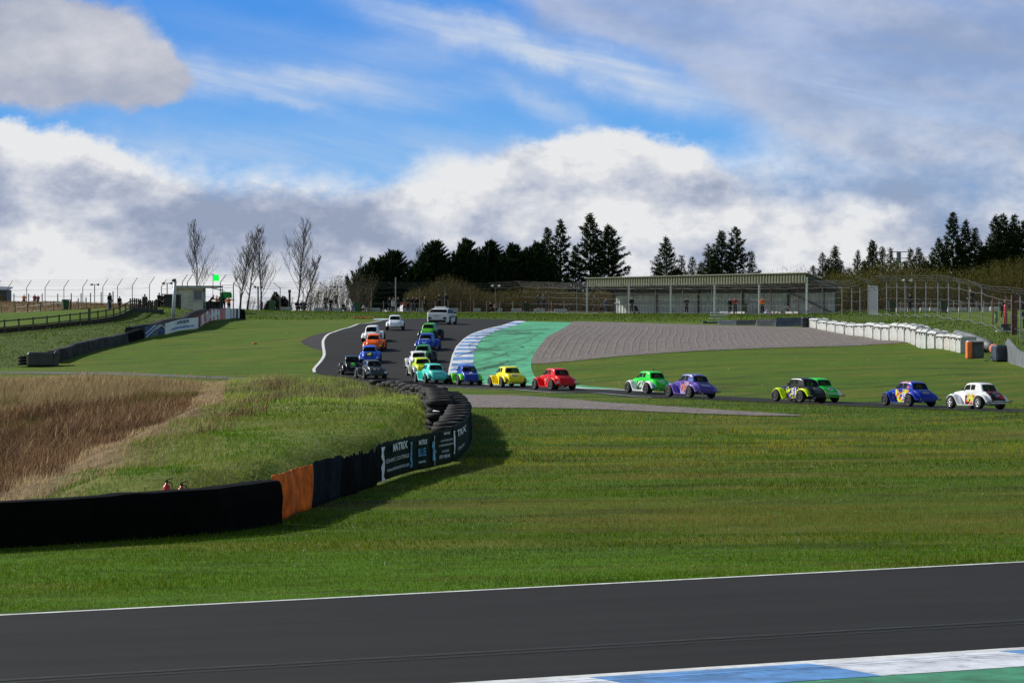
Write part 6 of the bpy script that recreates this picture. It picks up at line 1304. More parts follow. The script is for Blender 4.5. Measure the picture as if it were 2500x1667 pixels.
# name, px, scale, pose, jacket, trousers, hat, hood?, heading, height
PEOPLE = [
 (268, 27.5, 'stand', BK, JN, BK, 1, 60, 1.78, 'person in black hooded jacket and jeans standing on the left ridge', 0), (292, 26.6, 'stand', BK, BK, BK, 1, 40, 1.35, 'small hooded person behind the rail fence', 0),
 (353, 25.8, 'sit', GY, BK, BK, 1, 30, 1.8, 'hunched person in grey jacket by the top of the rail fence', .05), (388, 25., 'crossed', BK, BK, BK, 0, 60, 1.75, 'bulky person in black at the left of the group by the pickets', 0),
 (396, 24.6, 'stand', BK, BK, BK, 0, -20, 1.75, 'person in black cap in the middle of the group by the pickets', 0), (405, 24.8, 'lean', OG, BK, BK, 0, 50, 1.6, 'person in orange bending at the right of the group by the pickets', -.2),
 (59, 18.2, 'sit', OG, BK, BK, 0, 0, 1.7, 'head and orange shoulders beyond the brown ridge', .35), (85, 18.2, 'sit', RD, BK, RD, 1, 0, 1.7, 'left red hooded figure just beyond the ridge', .4), (93, 18.2, 'sit', PK, BK, RD, 1, 0, 1.6, 'right dull red figure just beyond the ridge', .35),
 (513, 24.9, 'lean', BK, BK, BK, 0, 90, 1.7, 'marshal in black crouching under the hut canopy', .25), (529, 24.8, 'crossed', OG, BK, BK, 0, 80, 1.65, 'marshal in orange jacket under the canopy frame', .1), (546, 24.3, 'stand', BK, BK, BK, 0, 180, 1.75, 'marshal in black behind the orange marshals', .1), (539, 24.2, 'stand', BK, BK, BK, 0, 150, 1.75, 'second marshal in black further back', .05), (559, 25., 'point', OG, BK, BK, 0, 200, 1.55, 'orange vested marshal holding the green flag', .15),
 (725, 21.2, 'sit', BK, BK, BK, 0, 20, 1.75, 'left seated dark spectator below the large bare tree', 0), (738, 21.2, 'sit', NV, BK, PK, 0, -20, 1.8, 'right seated spectator with pink hat below the large bare tree', 0), (745, 21., 'sit', GY, BK, BK, 0, -20, 1.7, 'grey seated spectator beside the pink hatted one', 0),
 (796, 21.3, 'crossed', BK, BK, PK, 0, 10, 1.75, 'spectator in black with red collar at a fence post', .1), (807, 21.3, 'stand', BK, BK, GY, 0, -10, 1.55, 'shorter spectator in black beside the red collared one', 0), (820, 20.8, 'crossed', BR, GY, BK, 0, 10, 1.75, 'spectator in brown jacket standing on a pale block', .43),
 (838, 21.2, 'sit', BK, BK, BK, 1, 30, 1.5, 'dark seated figure with a pushchair right of the brown jacket', 0), (861, 21.3, 'sit', BL, BL, WH, 0, 10, 1.3, 'small seated figure in light blue left of the green bin', 0), (888, 21.3, 'sit', WH, BK, BK, 0, -10, 1.25, 'small seated child in white right of the green bin', 0),
 (951, 21.2, 'walk', BK, BK, BR, 0, 40, 1.7, 'spectator in black left of the lamp post', 0), (961, 20.9, 'stand', BR, BK, BK, 0, 0, 1.7, 'brown jacketed spectator just behind the lamp post', 0), (972, 20.9, 'stand', NV, BK, GY, 0, 10, 1.75, 'navy spectator right of the lamp post', 0),
 (986, 20.8, 'point', (.7, .12, .08), BK, BK, 0, 0, 1.2, 'child in salmon red reaching out in the crowd', 0), (996, 21.2, 'crossed', BK, BK, GY, 1, 0, 1.72, 'spectator in long black coat with fur hood', 0), (1008, 21., 'stand', BK, JN, BK, 0, 20, 1.8, 'tall dark spectator right of the fur hood', 0), (1017, 21.2, 'stand', BK, BK, BR, 0, 0, 1.75, 'dark spectator at the right of the black clad group', 0), (1038, 21.2, 'walk', BK, BK, WH, 0, -60, 1.75, 'spectator leaning back with bent leg left of the safety car', .1),
 (1072, 21., 'crossed', BK, BK, BK, 0, 0, 1.75, 'left of two dark spectators above the safety car', .35), (1088, 21., 'stand', BK, BK, WH, 0, 0, 1.8, 'right of two dark spectators above the safety car, taller', .4),
 (1197, 21.3, 'sit', BK, BK, BR, 0, 30, 1.7, 'left of the seated pair by a fence post', 0), (1211, 21.2, 'sit', BR, BK, BR, 0, -10, 1.7, 'right of the seated pair by a fence post', 0),
 (1313, 21.0, 'crossed', (.03, .035, .02), BK, BK, 0, 20, 1.72, 'man in dark olive standing on the pale block', .40), (1327, 21.0, 'crossed', (.07, .08, .13), NV, GY, 0, -10, 1.78, 'man in blue grey jacket standing on the pale block', .40),
 (1480, 21.4, 'stand', (.10, .11, .20), (.08, .09, .16), BK, 0, 20, 1.65, 'spectator in blue overalls left of the stand wall', 0), (1542, 22.2, 'stand', BK, BK, BK, 0, 20, 1.78, 'spectator in black by the second stand column', .1), (1676, 22.6, 'crossed', NV, BK, BK, 0, 0, 1.72, 'dark spectator alone in the middle of the stand', .1),
 (1782, 23.3, 'stand', BK, BK, BK, 0, 20, 1.65, 'spectator in long black coat beside the red jacket', .1), (1795, 23.3, 'crossed', RD, BK, BK, 0, 0, 1.75, 'spectator in red jacket in the stand', .1), (1861, 24.2, 'crossed', OG, BK, RD, 0, 0, 1.75, 'spectator in orange jacket and red hat near the last columns', .1), (1872, 24.6, 'sit', LI, LI, BK, 0, 60, 1.15, 'small child in lilac sitting beside the orange jacket', 0),
 (2221, 25., 'crossed', BK, BK, (.05, .06, .12), 1, 10, 1.75, 'dark figure with shiny helmet between the two right bins', .1), (2371, 27.4, 'walk', BK, BK, BK, 1, -40, 1.8, 'tall dark figure standing inside the right fence', .35), (2448, 30.5, 'lean', (.03, .04, .05), BK, BK, 0, 20, 1.75, 'dark figure leaning on the pale green pillar', .1), (2503, 33., 'stand', NV, BK, BK, 0, 0, 1.7, 'dark figure cut off by the right edge', 0)]
for px, s, po, j_, t_, h_, hd_, rz, ht, lbl, dz in PEOPLE: person(px, s, po, j_, t_, h_, hd_, rz, ht, lbl, dz)
p = on(1554, 22.2); e = empty('pushchair', p, 0, 'black pushchair beside the spectator in black in the stand', 'pushchair'); b = MB(); b.add([(-.2, -.2, .3), (.25, -.2, .3), (.25, .2, .3), (-.2, .2, .3), (-.3, -.2, .95), (-.02, -.2, 1.0), (-.02, .2, 1.0), (-.3, .2, .95)], [(3, 2, 1, 0), (4, 5, 6, 7), (0, 1, 5, 4), (1, 2, 6, 5), (2, 3, 7, 6), (3, 0, 4, 7)]); b.build('hood', cloth(BK), e, rel=False)
for sx in (-.25, .3): b = MB(); b.lathe([(.001, -.02), (.13, -.02), (.13, .02), (.001, .02)], 12, (sx, 0, .13), axis='Y'); b.build('wheel', rub, e, rel=False)

# ------------------------------------------------------------------ cars
def paint(name, c, c2=None, c3=None, box=None, sc_=3.2, thr=.5):
    m = bpy.data.materials.new(name); m.use_nodes = True; t = NT(m.node_tree); b = t.n['Principled BSDF']; cc = tuple(c) + (1,)
    if c2:
        ob = t.new('ShaderNodeTexCoord').outputs['Object']; sp = t.sep(ob); sq = t.xyz(t.m('ADD', sp[0], t.m('MULTIPLY', sp[2], .8)), sp[1], t.m('MULTIPLY', sp[2], 1.8))
        n = t.noise(sq, sc_, 2, .5, dist=.8); x = t.mix(t.m('GREATER_THAN', n, thr), c, c2)
        if c3: x = t.mix(t.m('GREATER_THAN', t.noise(t.vm('ADD', sq, (5., 3., 1.)), sc_ * 1.2, 2, .5, dist=.8), thr + .03), x, c3)
        k_ = t.m('MULTIPLY', t.m('GREATER_THAN', sp[0], box[0]), t.m('LESS_THAN', sp[0], box[1])); k_ = t.m('MULTIPLY', k_, t.m('LESS_THAN', sp[2], box[2])); cc = t.mix(k_, c, x)
    t.put(b.inputs['Base Color'], cc); b.inputs['Roughness'].default_value = .32; b.inputs['Specular IOR Level'].default_value = .25; b.inputs['Coat Weight'].default_value = .12; b.inputs['Coat Roughness'].default_value = .12
    return m
tyrem = mat('car_tyre', (.014, .014, .015), .8, var=.25); chrome = mat('bright_rim', (.55, .56, .58), .25, metal=.9); darkrim = mat('dark_rim', (.06, .06, .065), .4, metal=.6); cage = mat('roll_cage', (.02, .02, .022), .5); under = mat('underbody', (.012, .012, .013), .8)
glass = bpy.data.materials.new('car_glass'); glass.use_nodes = True; q_ = glass.node_tree.nodes['Principled BSDF']; q_.inputs['Base Color'].default_value = (.012, .014, .016, 1); q_.inputs['Roughness'].default_value = .08; q_.inputs['Alpha'].default_value = .68; q_.inputs['Specular IOR Level'].default_value = .15
SX = [-1.52, -1.49, -1.44, -1.36, -1.26, -1.12, -1.0, -.92, -.86, -.80, -.74, -.68, -.60, -.50, -.42, -.36, -.30, -.22, -.14, -.10, -.04, .02, .08, .14, .20, .25, .29, .33, .37, .43, .52, .65, .8, 1.0, 1.2, 1.3, 1.36]
def ip(x, tab): return float(np.interp(x, [a for a, _ in tab], [b_ for _, b_ in tab]))
ZT_ = [(-1.52, .38), (-1.49, .45), (-1.44, .535), (-1.36, .62), (-1.26, .695), (-1.12, .765), (-1.0, .80), (-.92, .83), (-.86, .95), (-.80, 1.05), (-.74, 1.105), (-.68, 1.135), (-.60, 1.16), (-.50, 1.175), (-.3, 1.185), (0, 1.18), (.14, 1.165), (.22, 1.13), (.29, 1.03), (.37, .90), (.43, .845), (.65, .82), (1.0, .79), (1.2, .765), (1.3, .73), (1.36, .66)]
ZB_ = [(-1.52, .26), (-1.38, .24), (-1.2, .20), (1.1, .20), (1.36, .30)]
WB_ = [(-1.52, .40), (-1.46, .43), (-1.26, .455), (-.9, .475), (-.3, .49), (.2, .47), (.43, .40), (.65, .345), (1.0, .27), (1.36, .19)]
NL, NU, NA, NF = 6, 5, 5, 4
def section(x):
    zt, zb, wb = ip(x, ZT_), ip(x, ZB_), ip(x, WB_); rr = min(.08, (zt - zb) * .35); zr = zt - rr; belt = min(.80, zr - .01); pts = []
    def wz(z): return wb * (1 - .03 * (1 - min(1, (z - zb) / .2))) if z < .80 else wb + (.405 - wb) * min(1, (z - .80) / .35) * (1 if wb > .405 else 0)
    for j in range(NL): z = zb + (belt - zb) * j / NL; pts.append((wz(z), z))
    for j in range(NU): z = belt + (zr - belt) * j / NU; pts.append((wz(z), z))
    w0 = wz(zr); ry = min(.12, w0 * .5)
    for j in range(NA): a = math.pi / 2 * j / (NA - 1); pts.append((w0 - ry * (1 - math.cos(a)), zr + rr * math.sin(a)))
    for j in range(1, NF + 1): f_ = 1 - j / NF; pts.append(((w0 - ry) * f_, zt + .012 * (1 - f_ * f_)))
    return pts
def body_grid():
    rows = []
    for x in SX:
        h = section(x); full = [(x, -y, z) for y, z in h] + [(x, y, z) for y, z in reversed(h[:-1])]; rows.append(full)
    return rows
BG = body_grid(); M_ = len(BG[0]); NH = NL + NU + NA + NF
def half(j): return j if j < NH - 1 else M_ - 2 - j          # face strip index counted from the sill
def car_panels():
    """returns (opaque faces with centre, {window name: faces})"""
    V_ = [p for r in BG for p in r]; op, win = [], {'rear_window': [], 'windscreen': [], 'door_window_l': [], 'door_window_r': [], 'quarter_window_l': [], 'quarter_window_r': []}
    for i in range(len(SX) - 1):
        xm = (SX[i] + SX[i + 1]) / 2
        for j in range(M_ - 1):
            f = (i * M_ + j, (i + 1) * M_ + j, (i + 1) * M_ + j + 1, i * M_ + j + 1); hh = half(j); sd_ = 'r' if j < M_ / 2 else 'l'
            if NL + 0 < hh < NL + NU and -.10 < xm < .28: win['door_window_' + sd_].append(f)
            elif NL + 0 < hh < NL + NU and -.42 < xm < -.14: win['quarter_window_' + sd_].append(f)
            elif hh >= NL + NU + 3 and -.92 < xm < -.72: win['rear_window'].append(f)
            elif hh >= NL + NU + 3 and .26 < xm < .42: win['windscreen'].append(f)
            else: op.append((f, xm))
    return V_, op, win
CV, COP, CWIN = car_panels()
def compact(V_, F_):
    ids = sorted({i for f in F_ for i in f}); mp = {a: b for b, a in enumerate(ids)}; return [V_[i] for i in ids], [[mp[i] for i in f] for f in F_]
def mesh_once(name, mb, m, smooth=True):
    o = mb.build(name, m, None, smooth); me = o.data; bpy.data.objects.remove(o)
    if m is None: pass
    return me
tmp = mat('tmp', (.5, .5, .5))
def add_part(name, me, par, m=None, loc=None, smooth=None):
    o = bpy.data.objects.new(name, me); col.objects.link(o); o.parent = par
    if m is not None: o.material_slots[0].link = 'OBJECT'; o.material_slots[0].material = m
    if loc: o.location = loc
    return o
cabin_faces = [f for f, x in COP]
b = MB(); b.add(CV, [f for f, x in COP]); b.add(BG[0], [tuple(range(M_))]); b.add(BG[-1], [tuple(range(M_))])
body_obj = b.build('body', [tmp, tmp], None, True)
bvh_me = body_obj.data; bv = BVHTree.FromPolygons([tuple(v.co) for v in bvh_me.vertices], [tuple(p.vertices) for p in bvh_me.polygons]); 
for p_ in bvh_me.polygons:
    c_ = p_.center; p_.material_index = 1 if (c_.x < -.93 and abs(c_.y) < .41 and c_.z > .36) else 0
bvh_me.materials.append(tmp)
for p_ in bvh_me.polygons:
    if p_.center.z > .86 and -.95 < p_.center.x < .42: p_.material_index = 2
bpy.data.objects.remove(body_obj)
win_me = {}
for k_, fs in CWIN.items():
    v2, f2 = compact(CV, fs); mb_ = MB(); mb_.add(v2, f2); nm = k_.rsplit('_', 1)[0] if k_.endswith(('_l', '_r')) else k_; win_me[k_] = (nm, mesh_once(nm, mb_, glass))
def fender(path, y0, y1, side):
    b = MB(); rows = []; n = len(path)
    P = catmull([Vector((x, z)) for x, z in path], 3); n = len(P)
    for i, p in enumerate(P):
        t_ = (P[min(i + 1, n - 1)] - P[max(i - 1, 0)]).normalized(); nr = Vector((-t_.y, t_.x))
        if nr.y < 0 and i == 0: pass
        r = []
        for u, o_ in ((0, -.01), (.25, .02), (.55, .03), (.82, .015), (.95, -.01), (1, -.045), (.97, -.05), (.8, -.01), (.5, .008), (.2, 0), (0, -.025)):
            q = p + nr * o_; r.append((q.x, side * (y0 + (y1 - y0) * u), q.y))
        rows.append(r)
    b.grid(rows); b.add(rows[0], [tuple(range(len(rows[0])))]); b.add(rows[-1], [tuple(range(len(rows[-1])))]); return mesh_once('fender', b, tmp)
RF = [(-1.46, .33), (-1.40, .40), (-1.27, .53), (-1.10, .625), (-.88, .665), (-.70, .62), (-.58, .50), (-.52, .34), (-.50, .19)]
FF = [(1.29, .34), (1.24, .50), (1.12, .61), (.97, .655), (.82, .63), (.69, .54), (.58, .40), (.49, .26), (.40, .18)]
# paths run so that the normal points outward (up)
RFr, FFr = list(reversed(RF)), FF
fen = {('rear_fender', s_): fender(list(RF), .40, .70, s_) for s_ in (1, -1)}; fen.update({('front_fender', s_): fender(list(reversed(FF)), .26, .70, s_) for s_ in (1, -1)})
b = MB(); b.lathe([(.15, -.10), (.25, -.105), (.275, -.085), (.285, -.04), (.285, .04), (.275, .085), (.25, .105), (.15, .10)], 24, axis='Y', closed=True); tyre_me = mesh_once('wheel', b, tyrem)
b = MB(); b.lathe([(.165, -.095), (.17, -.105), (.155, -.105), (.145, -.06), (.06, -.05), (.055, -.085), (.001, -.085)], 20, axis='Y'); b.lathe([(.165, .095), (.17, .105), (.155, .105), (.145, .06), (.06, .05), (.055, .085), (.001, .085)], 20, axis='Y')
for k_ in range(8):
    a = k_ * math.pi / 4; b.bar((.05 * math.cos(a), .07, .05 * math.sin(a)), (.15 * math.cos(a), .085, .15 * math.sin(a)), .03); b.bar((.05 * math.cos(a), -.07, .05 * math.sin(a)), (.15 * math.cos(a), -.085, .15 * math.sin(a)), .03)
rim_me = mesh_once('rim', b, tmp)
b = MB(); b.tube([(-1.53, -.50, .34), (-1.63, -.44, .34), (-1.64, 0, .34), (-1.63, .44, .34), (-1.53, .50, .34)], .018, 6)
for s_ in (1, -1): b.tube([(-1.63, s_ * .44, .34), (-1.66, s_ * .56, .38), (-1.64, s_ * .70, .38), (-1.56, s_ * .74, .34), (-1.54, s_ * .66, .29), (-1.60, s_ * .52, .29)], .014, 5)
bump_me = mesh_once('rear_bumper', b, cage)
b = MB(); b.tube([(-.55, -.33, .3), (-.62, -.31, 1.08), (-.2, -.33, 1.13), (.2, -.33, 1.09), (.36, -.34, .82)], .02, 5); cageL = mesh_once('roll_cage', b, cage)
b = MB()
for s_ in (1, -1): b.tube([(-.55, s_ * .36, .3), (-.60, s_ * .32, 1.06), (-.2, s_ * .33, 1.12), (.18, s_ * .33, 1.08), (.36, s_ * .34, .82)], .02, 5)
b.tube([(-.60, -.32, 1.06), (-.60, .32, 1.06)], .02, 5); b.tube([(-.60, -.34, .84), (-.60, .34, .84)], .02, 5); b.tube([(-.60, -.32, 1.04), (-.57, .34, .5)], .02, 5); cage_me = mesh_once('roll_cage', b, cage)
b = MB(); b.box((-.38, .10, .72), (.14, .40, .62), 0, -.15, bev=.04); b.box((-.42, .1, 1.0), (.1, .26, .12), bev=.03); seat_me = mesh_once('seat', b, cage, False)
b = MB(); b.box((-.05, 0, .245), (2.5, .8, .07)); b.box((-1.2, 0, .30), (.5, .7, .12)); b.box((.55, 0, .5), (.1, .64, .5)); b.box((-1.0, 0, .28), (.12, 1.2, .12)); floor_me = mesh_once('underbody', b, under, False)
run_me = {}
for s_ in (1, -1): b = MB(); b.box((-.04, s_ * .56, .18), (.98, .24, .035), bev=.01); run_me[s_] = mesh_once('running_board', b, tmp, False)
b = MB(); b.tube([(-1.15, .30, .24), (-1.6, .34, .24)], .032, 8); exh_me = mesh_once('exhaust', b, chrome)
b = MB(); b.box((.36, .46, .88), (.07, .1, .07), bev=.015); mir_me = mesh_once('mirror', b, cage, False)
def decal(par, body, size, kind, m, wsc=1., bold=.03, du=0., dv=0., nm='lettering'):
    """project lettering on the bodywork"""
    fr_ = {'trunk': (Vector((-1.22, 0, .60)), Vector((0, -1, 0)), Vector((.50, 0, .86)).normalized()), 'left': (Vector((-.15, .6, .52)), Vector((-1, 0, 0)), Vector((0, 0, 1))),
           'right': (Vector((-.15, -.6, .52)), Vector((1, 0, 0)), Vector((0, 0, 1))), 'roofrear': (Vector((-.90, 0, .85)), Vector((0, -1, 0)), Vector((.3, 0, .95)).normalized())}[kind]
    O, Rt, Up = fr_; N_ = Rt.cross(Up); O = O + Rt * du + Up * dv; vs, fs = text2d(body, size, wsc, bold) if isinstance(body, str) else body; V_ = []
    for x, y in vs:
        p = O + Rt * x + Up * y; h_ = bv.ray_cast(p + N_ * .8, -N_); V_.append(tuple((h_[0] + N_ * .009) if h_[0] else p))
    b = MB(); b.add(V_, fs); return b.build(nm, m, par, rel=False)
def patch(w_, h_, n=6, cut=0.): 
    vs = [(-w_ / 2 + w_ * i / n, -h_ / 2 + h_ * j / n) for i in range(n + 1) for j in range(n + 1)]; fs = [(i * (n + 1) + j, (i + 1) * (n + 1) + j, (i + 1) * (n + 1) + j + 1, i * (n + 1) + j + 1) for i in range(n) for j in range(n)]
    if cut: vs = [(x * (1 - cut * abs(y) / (h_ / 2)), y) for x, y in vs]
    return vs, fs
def oval(w_, h_, n=20): return [(0, 0)] + [(w_ / 2 * math.cos(6.283 * i / n), h_ / 2 * math.sin(6.283 * i / n)) for i in range(n)], [(0, 1 + i, 1 + (i + 1) % n) for i in range(n)]
ink = {k_: mat('ink_' + k_, c, .5, var=.05) for k_, c in dict(white=(.72, .72, .74), black=(.012, .012, .014), yellow=(.75, .72, .02), green=(.05, .60, .05), red=(.55, .02, .03), navy=(.02, .03, .12), orange=(.85, .25, .02), blue=(.05, .12, .5), silver=(.42, .42, .45)).items()}
def fnum(par, txt, m, plate=None):
    for s_ in (1, -1):
        vs, fs = text2d(txt, .13, 1.0, .04); b = MB()
        if plate:
            b2 = MB(); b2.add([(-1.385 - .003, s_ * .56 + x, .43 + y) if False else (-1.39 + y * .9 - .03, s_ * .56 + x, .445 + y * 1.0) for x, y in ((-.1, -.08), (.1, -.08), (.1, .08), (-.1, .08))], [(0, 1, 2, 3)]); b2.build('number_plate', plate, par, rel=False)
        b.add([(-1.39 + y * .9 - .045, s_ * .56 - x, .445 + y) for x, y in vs], fs); b.build('race_number', m, par, rel=False)
WHI, BLA, RED, ORG, YEL, LIM, BLU, NAV, TUR, GRN, PUR, GRE = (.80, .80, .82), (.008, .008, .009), (.72, .006, .010), (.92, .12, .006), (.90, .80, .02), (.66, .92, .0), (.01, .06, .62), (.010, .035, .38), (.12, .72, .62), (.05, .33, .03), (.10, .06, .35), (.06, .065, .072)
LGR = (.02, .68, .03)
pc = {}
def P_(nm, c, *a, **k): 
    if nm not in pc: pc[nm] = paint('paint_' + nm, c, *a, **k)
    return pc[nm]
def _seam():
    vs, fs = [], []; w0, w1, hh, t_ = .27, .31, .25, .007; P = []
    for a_, b_ in (((-w1, -hh), (-w0, hh)), ((-w0, hh), (w0, hh)), ((w0, hh), (w1, -hh)), ((w1, -hh), (-w1, -hh))):
        for k_ in range(8):
            p0 = (a_[0] + (b_[0] - a_[0]) * k_ / 8, a_[1] + (b_[1] - a_[1]) * k_ / 8); p1 = (a_[0] + (b_[0] - a_[0]) * (k_ + 1) / 8, a_[1] + (b_[1] - a_[1]) * (k_ + 1) / 8); ho = abs(a_[1] - b_[1]) < .01; n0 = len(vs)
            vs += [(p0[0], p0[1] - t_), (p1[0], p1[1] - t_), (p1[0], p1[1] + t_), (p0[0], p0[1] + t_)] if ho else [(p0[0] - t_, p0[1]), (p1[0] - t_, p1[1]), (p1[0] + t_, p1[1]), (p0[0] + t_, p0[1])]
            fs.append((n0, n0 + 1, n0 + 2, n0 + 3))
    return vs, fs
SEAM = _seam()
def legend(px, s, head, lbl, body, trunk=None, roof=None, ff=None, rf=None, rim=None, floorc=None, board=None, dz=0.):
    p = on(px, s, .02); e = empty('race_car', p, R_(head), lbl, 'race car', 'vintage style race cars on the formation lap')
    # follow the slope of the road
    a = R_(head); d_ = Vector((math.cos(a), math.sin(a))); z1, z0 = Hf(p.x + d_.x, p.y + d_.y), Hf(p.x - d_.x, p.y - d_.y); l_ = Vector((-d_.y, d_.x)); zl, zr_ = Hf(p.x + l_.x * .6, p.y + l_.y * .6), Hf(p.x - l_.x * .6, p.y - l_.y * .6)
    xv = Vector((d_.x * 2, d_.y * 2, z1 - z0)).normalized(); yv = Vector((l_.x * 1.2, l_.y * 1.2, zl - zr_)).normalized(); zv = xv.cross(yv).normalized(); yv = zv.cross(xv)
    e.rotation_euler = Matrix((xv, yv, zv)).transposed().to_euler()
    o = bpy.data.objects.new('body', bvh_me); col.objects.link(o); o.parent = e
    for sl, m in zip(range(3), (body, trunk or body, roof or body)): o.material_slots[sl].link = 'OBJECT'; o.material_slots[sl].material = m
    for k_, (nm, me) in win_me.items(): add_part(nm, me, e)
    for (nm, s_), me in fen.items(): add_part(nm, me, e, (rf or ff or body) if nm == 'rear_fender' else (ff or body))
    for s_ in (1, -1): add_part('running_board', run_me[s_], e, board or ff or body)
    for x, y in ((.97, .64), (.97, -.64), (-.88, .64), (-.88, -.64)):
        w_ = add_part('wheel', tyre_me, e, None, (x, y, .285)); add_part('rim', rim_me, w_, rim or darkrim)
    decal(e, SEAM, 0, 'trunk', under, dv=-.02, nm='trunk_seam')
    for nm, me in (('rear_bumper', bump_me), ('roll_cage', cage_me), ('seat', seat_me), ('underbody', floor_me), ('exhaust', exh_me), ('mirror', mir_me)): add_part(nm, me, e)
    return e
e = legend(2383, 54, 123, 'white race car with yellow 14 and black and red tail, rightmost of the field', P_('w14', WHI, (.80, .10, .02), BLA, box=(-.55, .25, .62), thr=.47), trunk=P_('t14', BLA, (.75, .06, .03), None, box=(-3, 3, 3), sc_=2.5, thr=.56), roof=P_('white', WHI), ff=P_('white', WHI), rim=chrome)
decal(e, '14', .36, 'left', ink['yellow'], 1.0, .05); decal(e, patch(.62, .10), 0, 'trunk', mat('pink_panel', (.65, .12, .13), .4), du=0, dv=.22, nm='trunk_panel'); decal(e, patch(.26, .08), 0, 'trunk', ink['silver'], dv=-.08, nm='badge'); decal(e, 'GRIPTEC', .06, 'trunk', ink['red'], dv=-.2)
decal(e, oval(.38, .14), 0, 'trunk', ink['navy'], dv=.07, nm='badge'); decal(e, 'RACING', .07, 'trunk', ink['white'], .8, dv=.07)
e = legend(2219, 51.2, 119, 'dark blue race car numbered 35 with multicolour doors, second from the right', P_('b35', NAV, (.65, .10, .06), (.70, .75, .05), box=(-.65, .6, .80), thr=.48), trunk=P_('navy', NAV), roof=P_('r35', NAV, (.65, .15, .08), None, box=(-.6, .1, 3), thr=.58), ff=P_('navy', NAV), rim=darkrim)
decal(e, '35', .30, 'left', ink['white'], 1.0, .04, du=.08, dv=-.04); decal(e, 'SUTHERLAND', .07, 'trunk', ink['white'], .8, dv=.22); decal(e, oval(.46, .17), 0, 'trunk', ink['silver'], nm='badge'); decal(e, oval(.42, .13), 0, 'trunk', ink['navy'], nm='badge').location = (-.006, 0, .006); decal(e, 'SUPERIOR', .06, 'trunk', ink['white'], 1.0).location = (-.012, 0, .012)
e = legend(1986, 48.8, 122, 'bright green and white race car half hidden behind the black 51 car', P_('lgreen', LGR), ff=P_('white', WHI), board=P_('white', WHI))
decal(e, oval(.34, .22), 0, 'trunk', ink['white'], nm='badge'); decal(e, 'LSR', .10, 'trunk', ink['red']).location = (-.006, 0, .006); decal(e, patch(.7, .06), 0, 'trunk', ink['white'], dv=-.26, nm='tail_strip')
e = legend(1951, 50.6, 124, 'black race car numbered 51 with fluorescent yellow fenders', P_('b51', BLA, (.62, .80, .02), (.10, .04, .22), box=(-.5, .6, .74), thr=.50), trunk=P_('black', BLA), roof=P_('black', BLA), ff=P_('lime', LIM), board=P_('black', BLA))
decal(e, patch(.42, .40), 0, 'left', mat('purple_panel', (.10, .05, .25), .4), nm='door_panel'); decal(e, '51', .34, 'left', ink['white'], 1.0, .05).location = (0, .006, 0); decal(e, 'FAS', .18, 'trunk', ink['silver'], 1., .01, dv=.06); decal(e, 'FLUID ANALYSIS SERVICES', .04, 'trunk', ink['silver'], .8, dv=-.08); decal(e, 'EAST OF SCOTLAND', .045, 'trunk', ink['silver'], .8, .01, dv=-.2); fnum(e, '51', ink['navy'])
e = legend(1686, 48.7, 120, 'metallic purple race car with white TOTAL lettering on its tail', P_('p30', PUR, (.60, .16, .12), (.45, .40, .6), box=(-.55, .3, .80), thr=.50), trunk=P_('purple', PUR), roof=P_('pr', (.10, .09, .36), (.05, .16, .45), (.35, .35, .7), box=(-.9, .0, 3), thr=.55), ff=P_('purplef', (.20, .13, .50)), rf=P_('purplef', (.2, .13, .5)), board=P_('purple', PUR))
decal(e, '30', .30, 'left', ink['orange'], 1., .03); decal(e, 'TOTAL', .13, 'trunk', ink['white'], 1.05, .03, dv=-.02); decal(e, patch(.66, .12, cut=.1), 0, 'trunk', mat('dark_green_panel', (.02, .10, .06), .4), dv=.2, nm='trunk_panel')
e = legend(1583, 46.3, 119, 'green race car with white fenders and an aerial on its roof', P_('lg9', (.02, .72, .04), (.68, .7, .7), (.03, .05, .03), box=(-.6, .6, .66), thr=.46), trunk=P_('lgreen2', (.02, .72, .04)), roof=P_('lgreen2', (.03, .6, .05)), ff=P_('white', WHI), board=P_('white', WHI))
decal(e, oval(.26, .34), 0, 'left', ink['white'], nm='roundel'); decal(e, '9', .22, 'left', ink['black'], 1., .03).location = (0, .006, 0); decal(e, oval(.32, .20), 0, 'trunk', ink['white'], nm='badge'); decal(e, 'LSR', .09, 'trunk', ink['navy']).location = (-.006, 0, .006)
b = MB(); b.tube([(-.55, .05, 1.12), (-.55, .05, 1.36)], .018, 6); b.box((-.55, .05, 1.33), (.05, .05, .07), bev=.01); b.build('aerial', cage, e, rel=False); decal(e, patch(.7, .05), 0, 'trunk', ink['red'], dv=-.28, nm='tail_strip'); fnum(e, 'SS', ink['blue'])
e = legend(1353, 44.4, 118, 'bright red race car numbered 85', P_('red', RED)); fnum(e, '85', ink['white'])
decal(e, '8', .16, 'left', ink['white'], du=-.33, dv=.03)
for k_, mm in enumerate(('black', 'white', 'black')): decal(e, ([(x - (.22 - k_ * .05) + y * .9, y) for x, y in patch(.035, .5)[0]], patch(.035, .5)[1]), 0, 'left', ink[mm], nm='stripe')
e = legend(1238, 42.5, 111, 'yellow race car numbered 43 with a grey diamond badge on its tail', P_('yellow', YEL), ff=P_('yellow2', (.80, .58, .01)), rf=P_('yellow', YEL)); fnum(e, '43', ink['black'])
decal(e, oval(.42, .26, 6), 0, 'trunk', ink['silver'], nm='badge', dv=.03); decal(e, 'MON4', .11, 'trunk', ink['navy'], 1., .02, dv=.03).location = (-.006, 0, .006); decal(e, '43', .28, 'left', ink['black'])
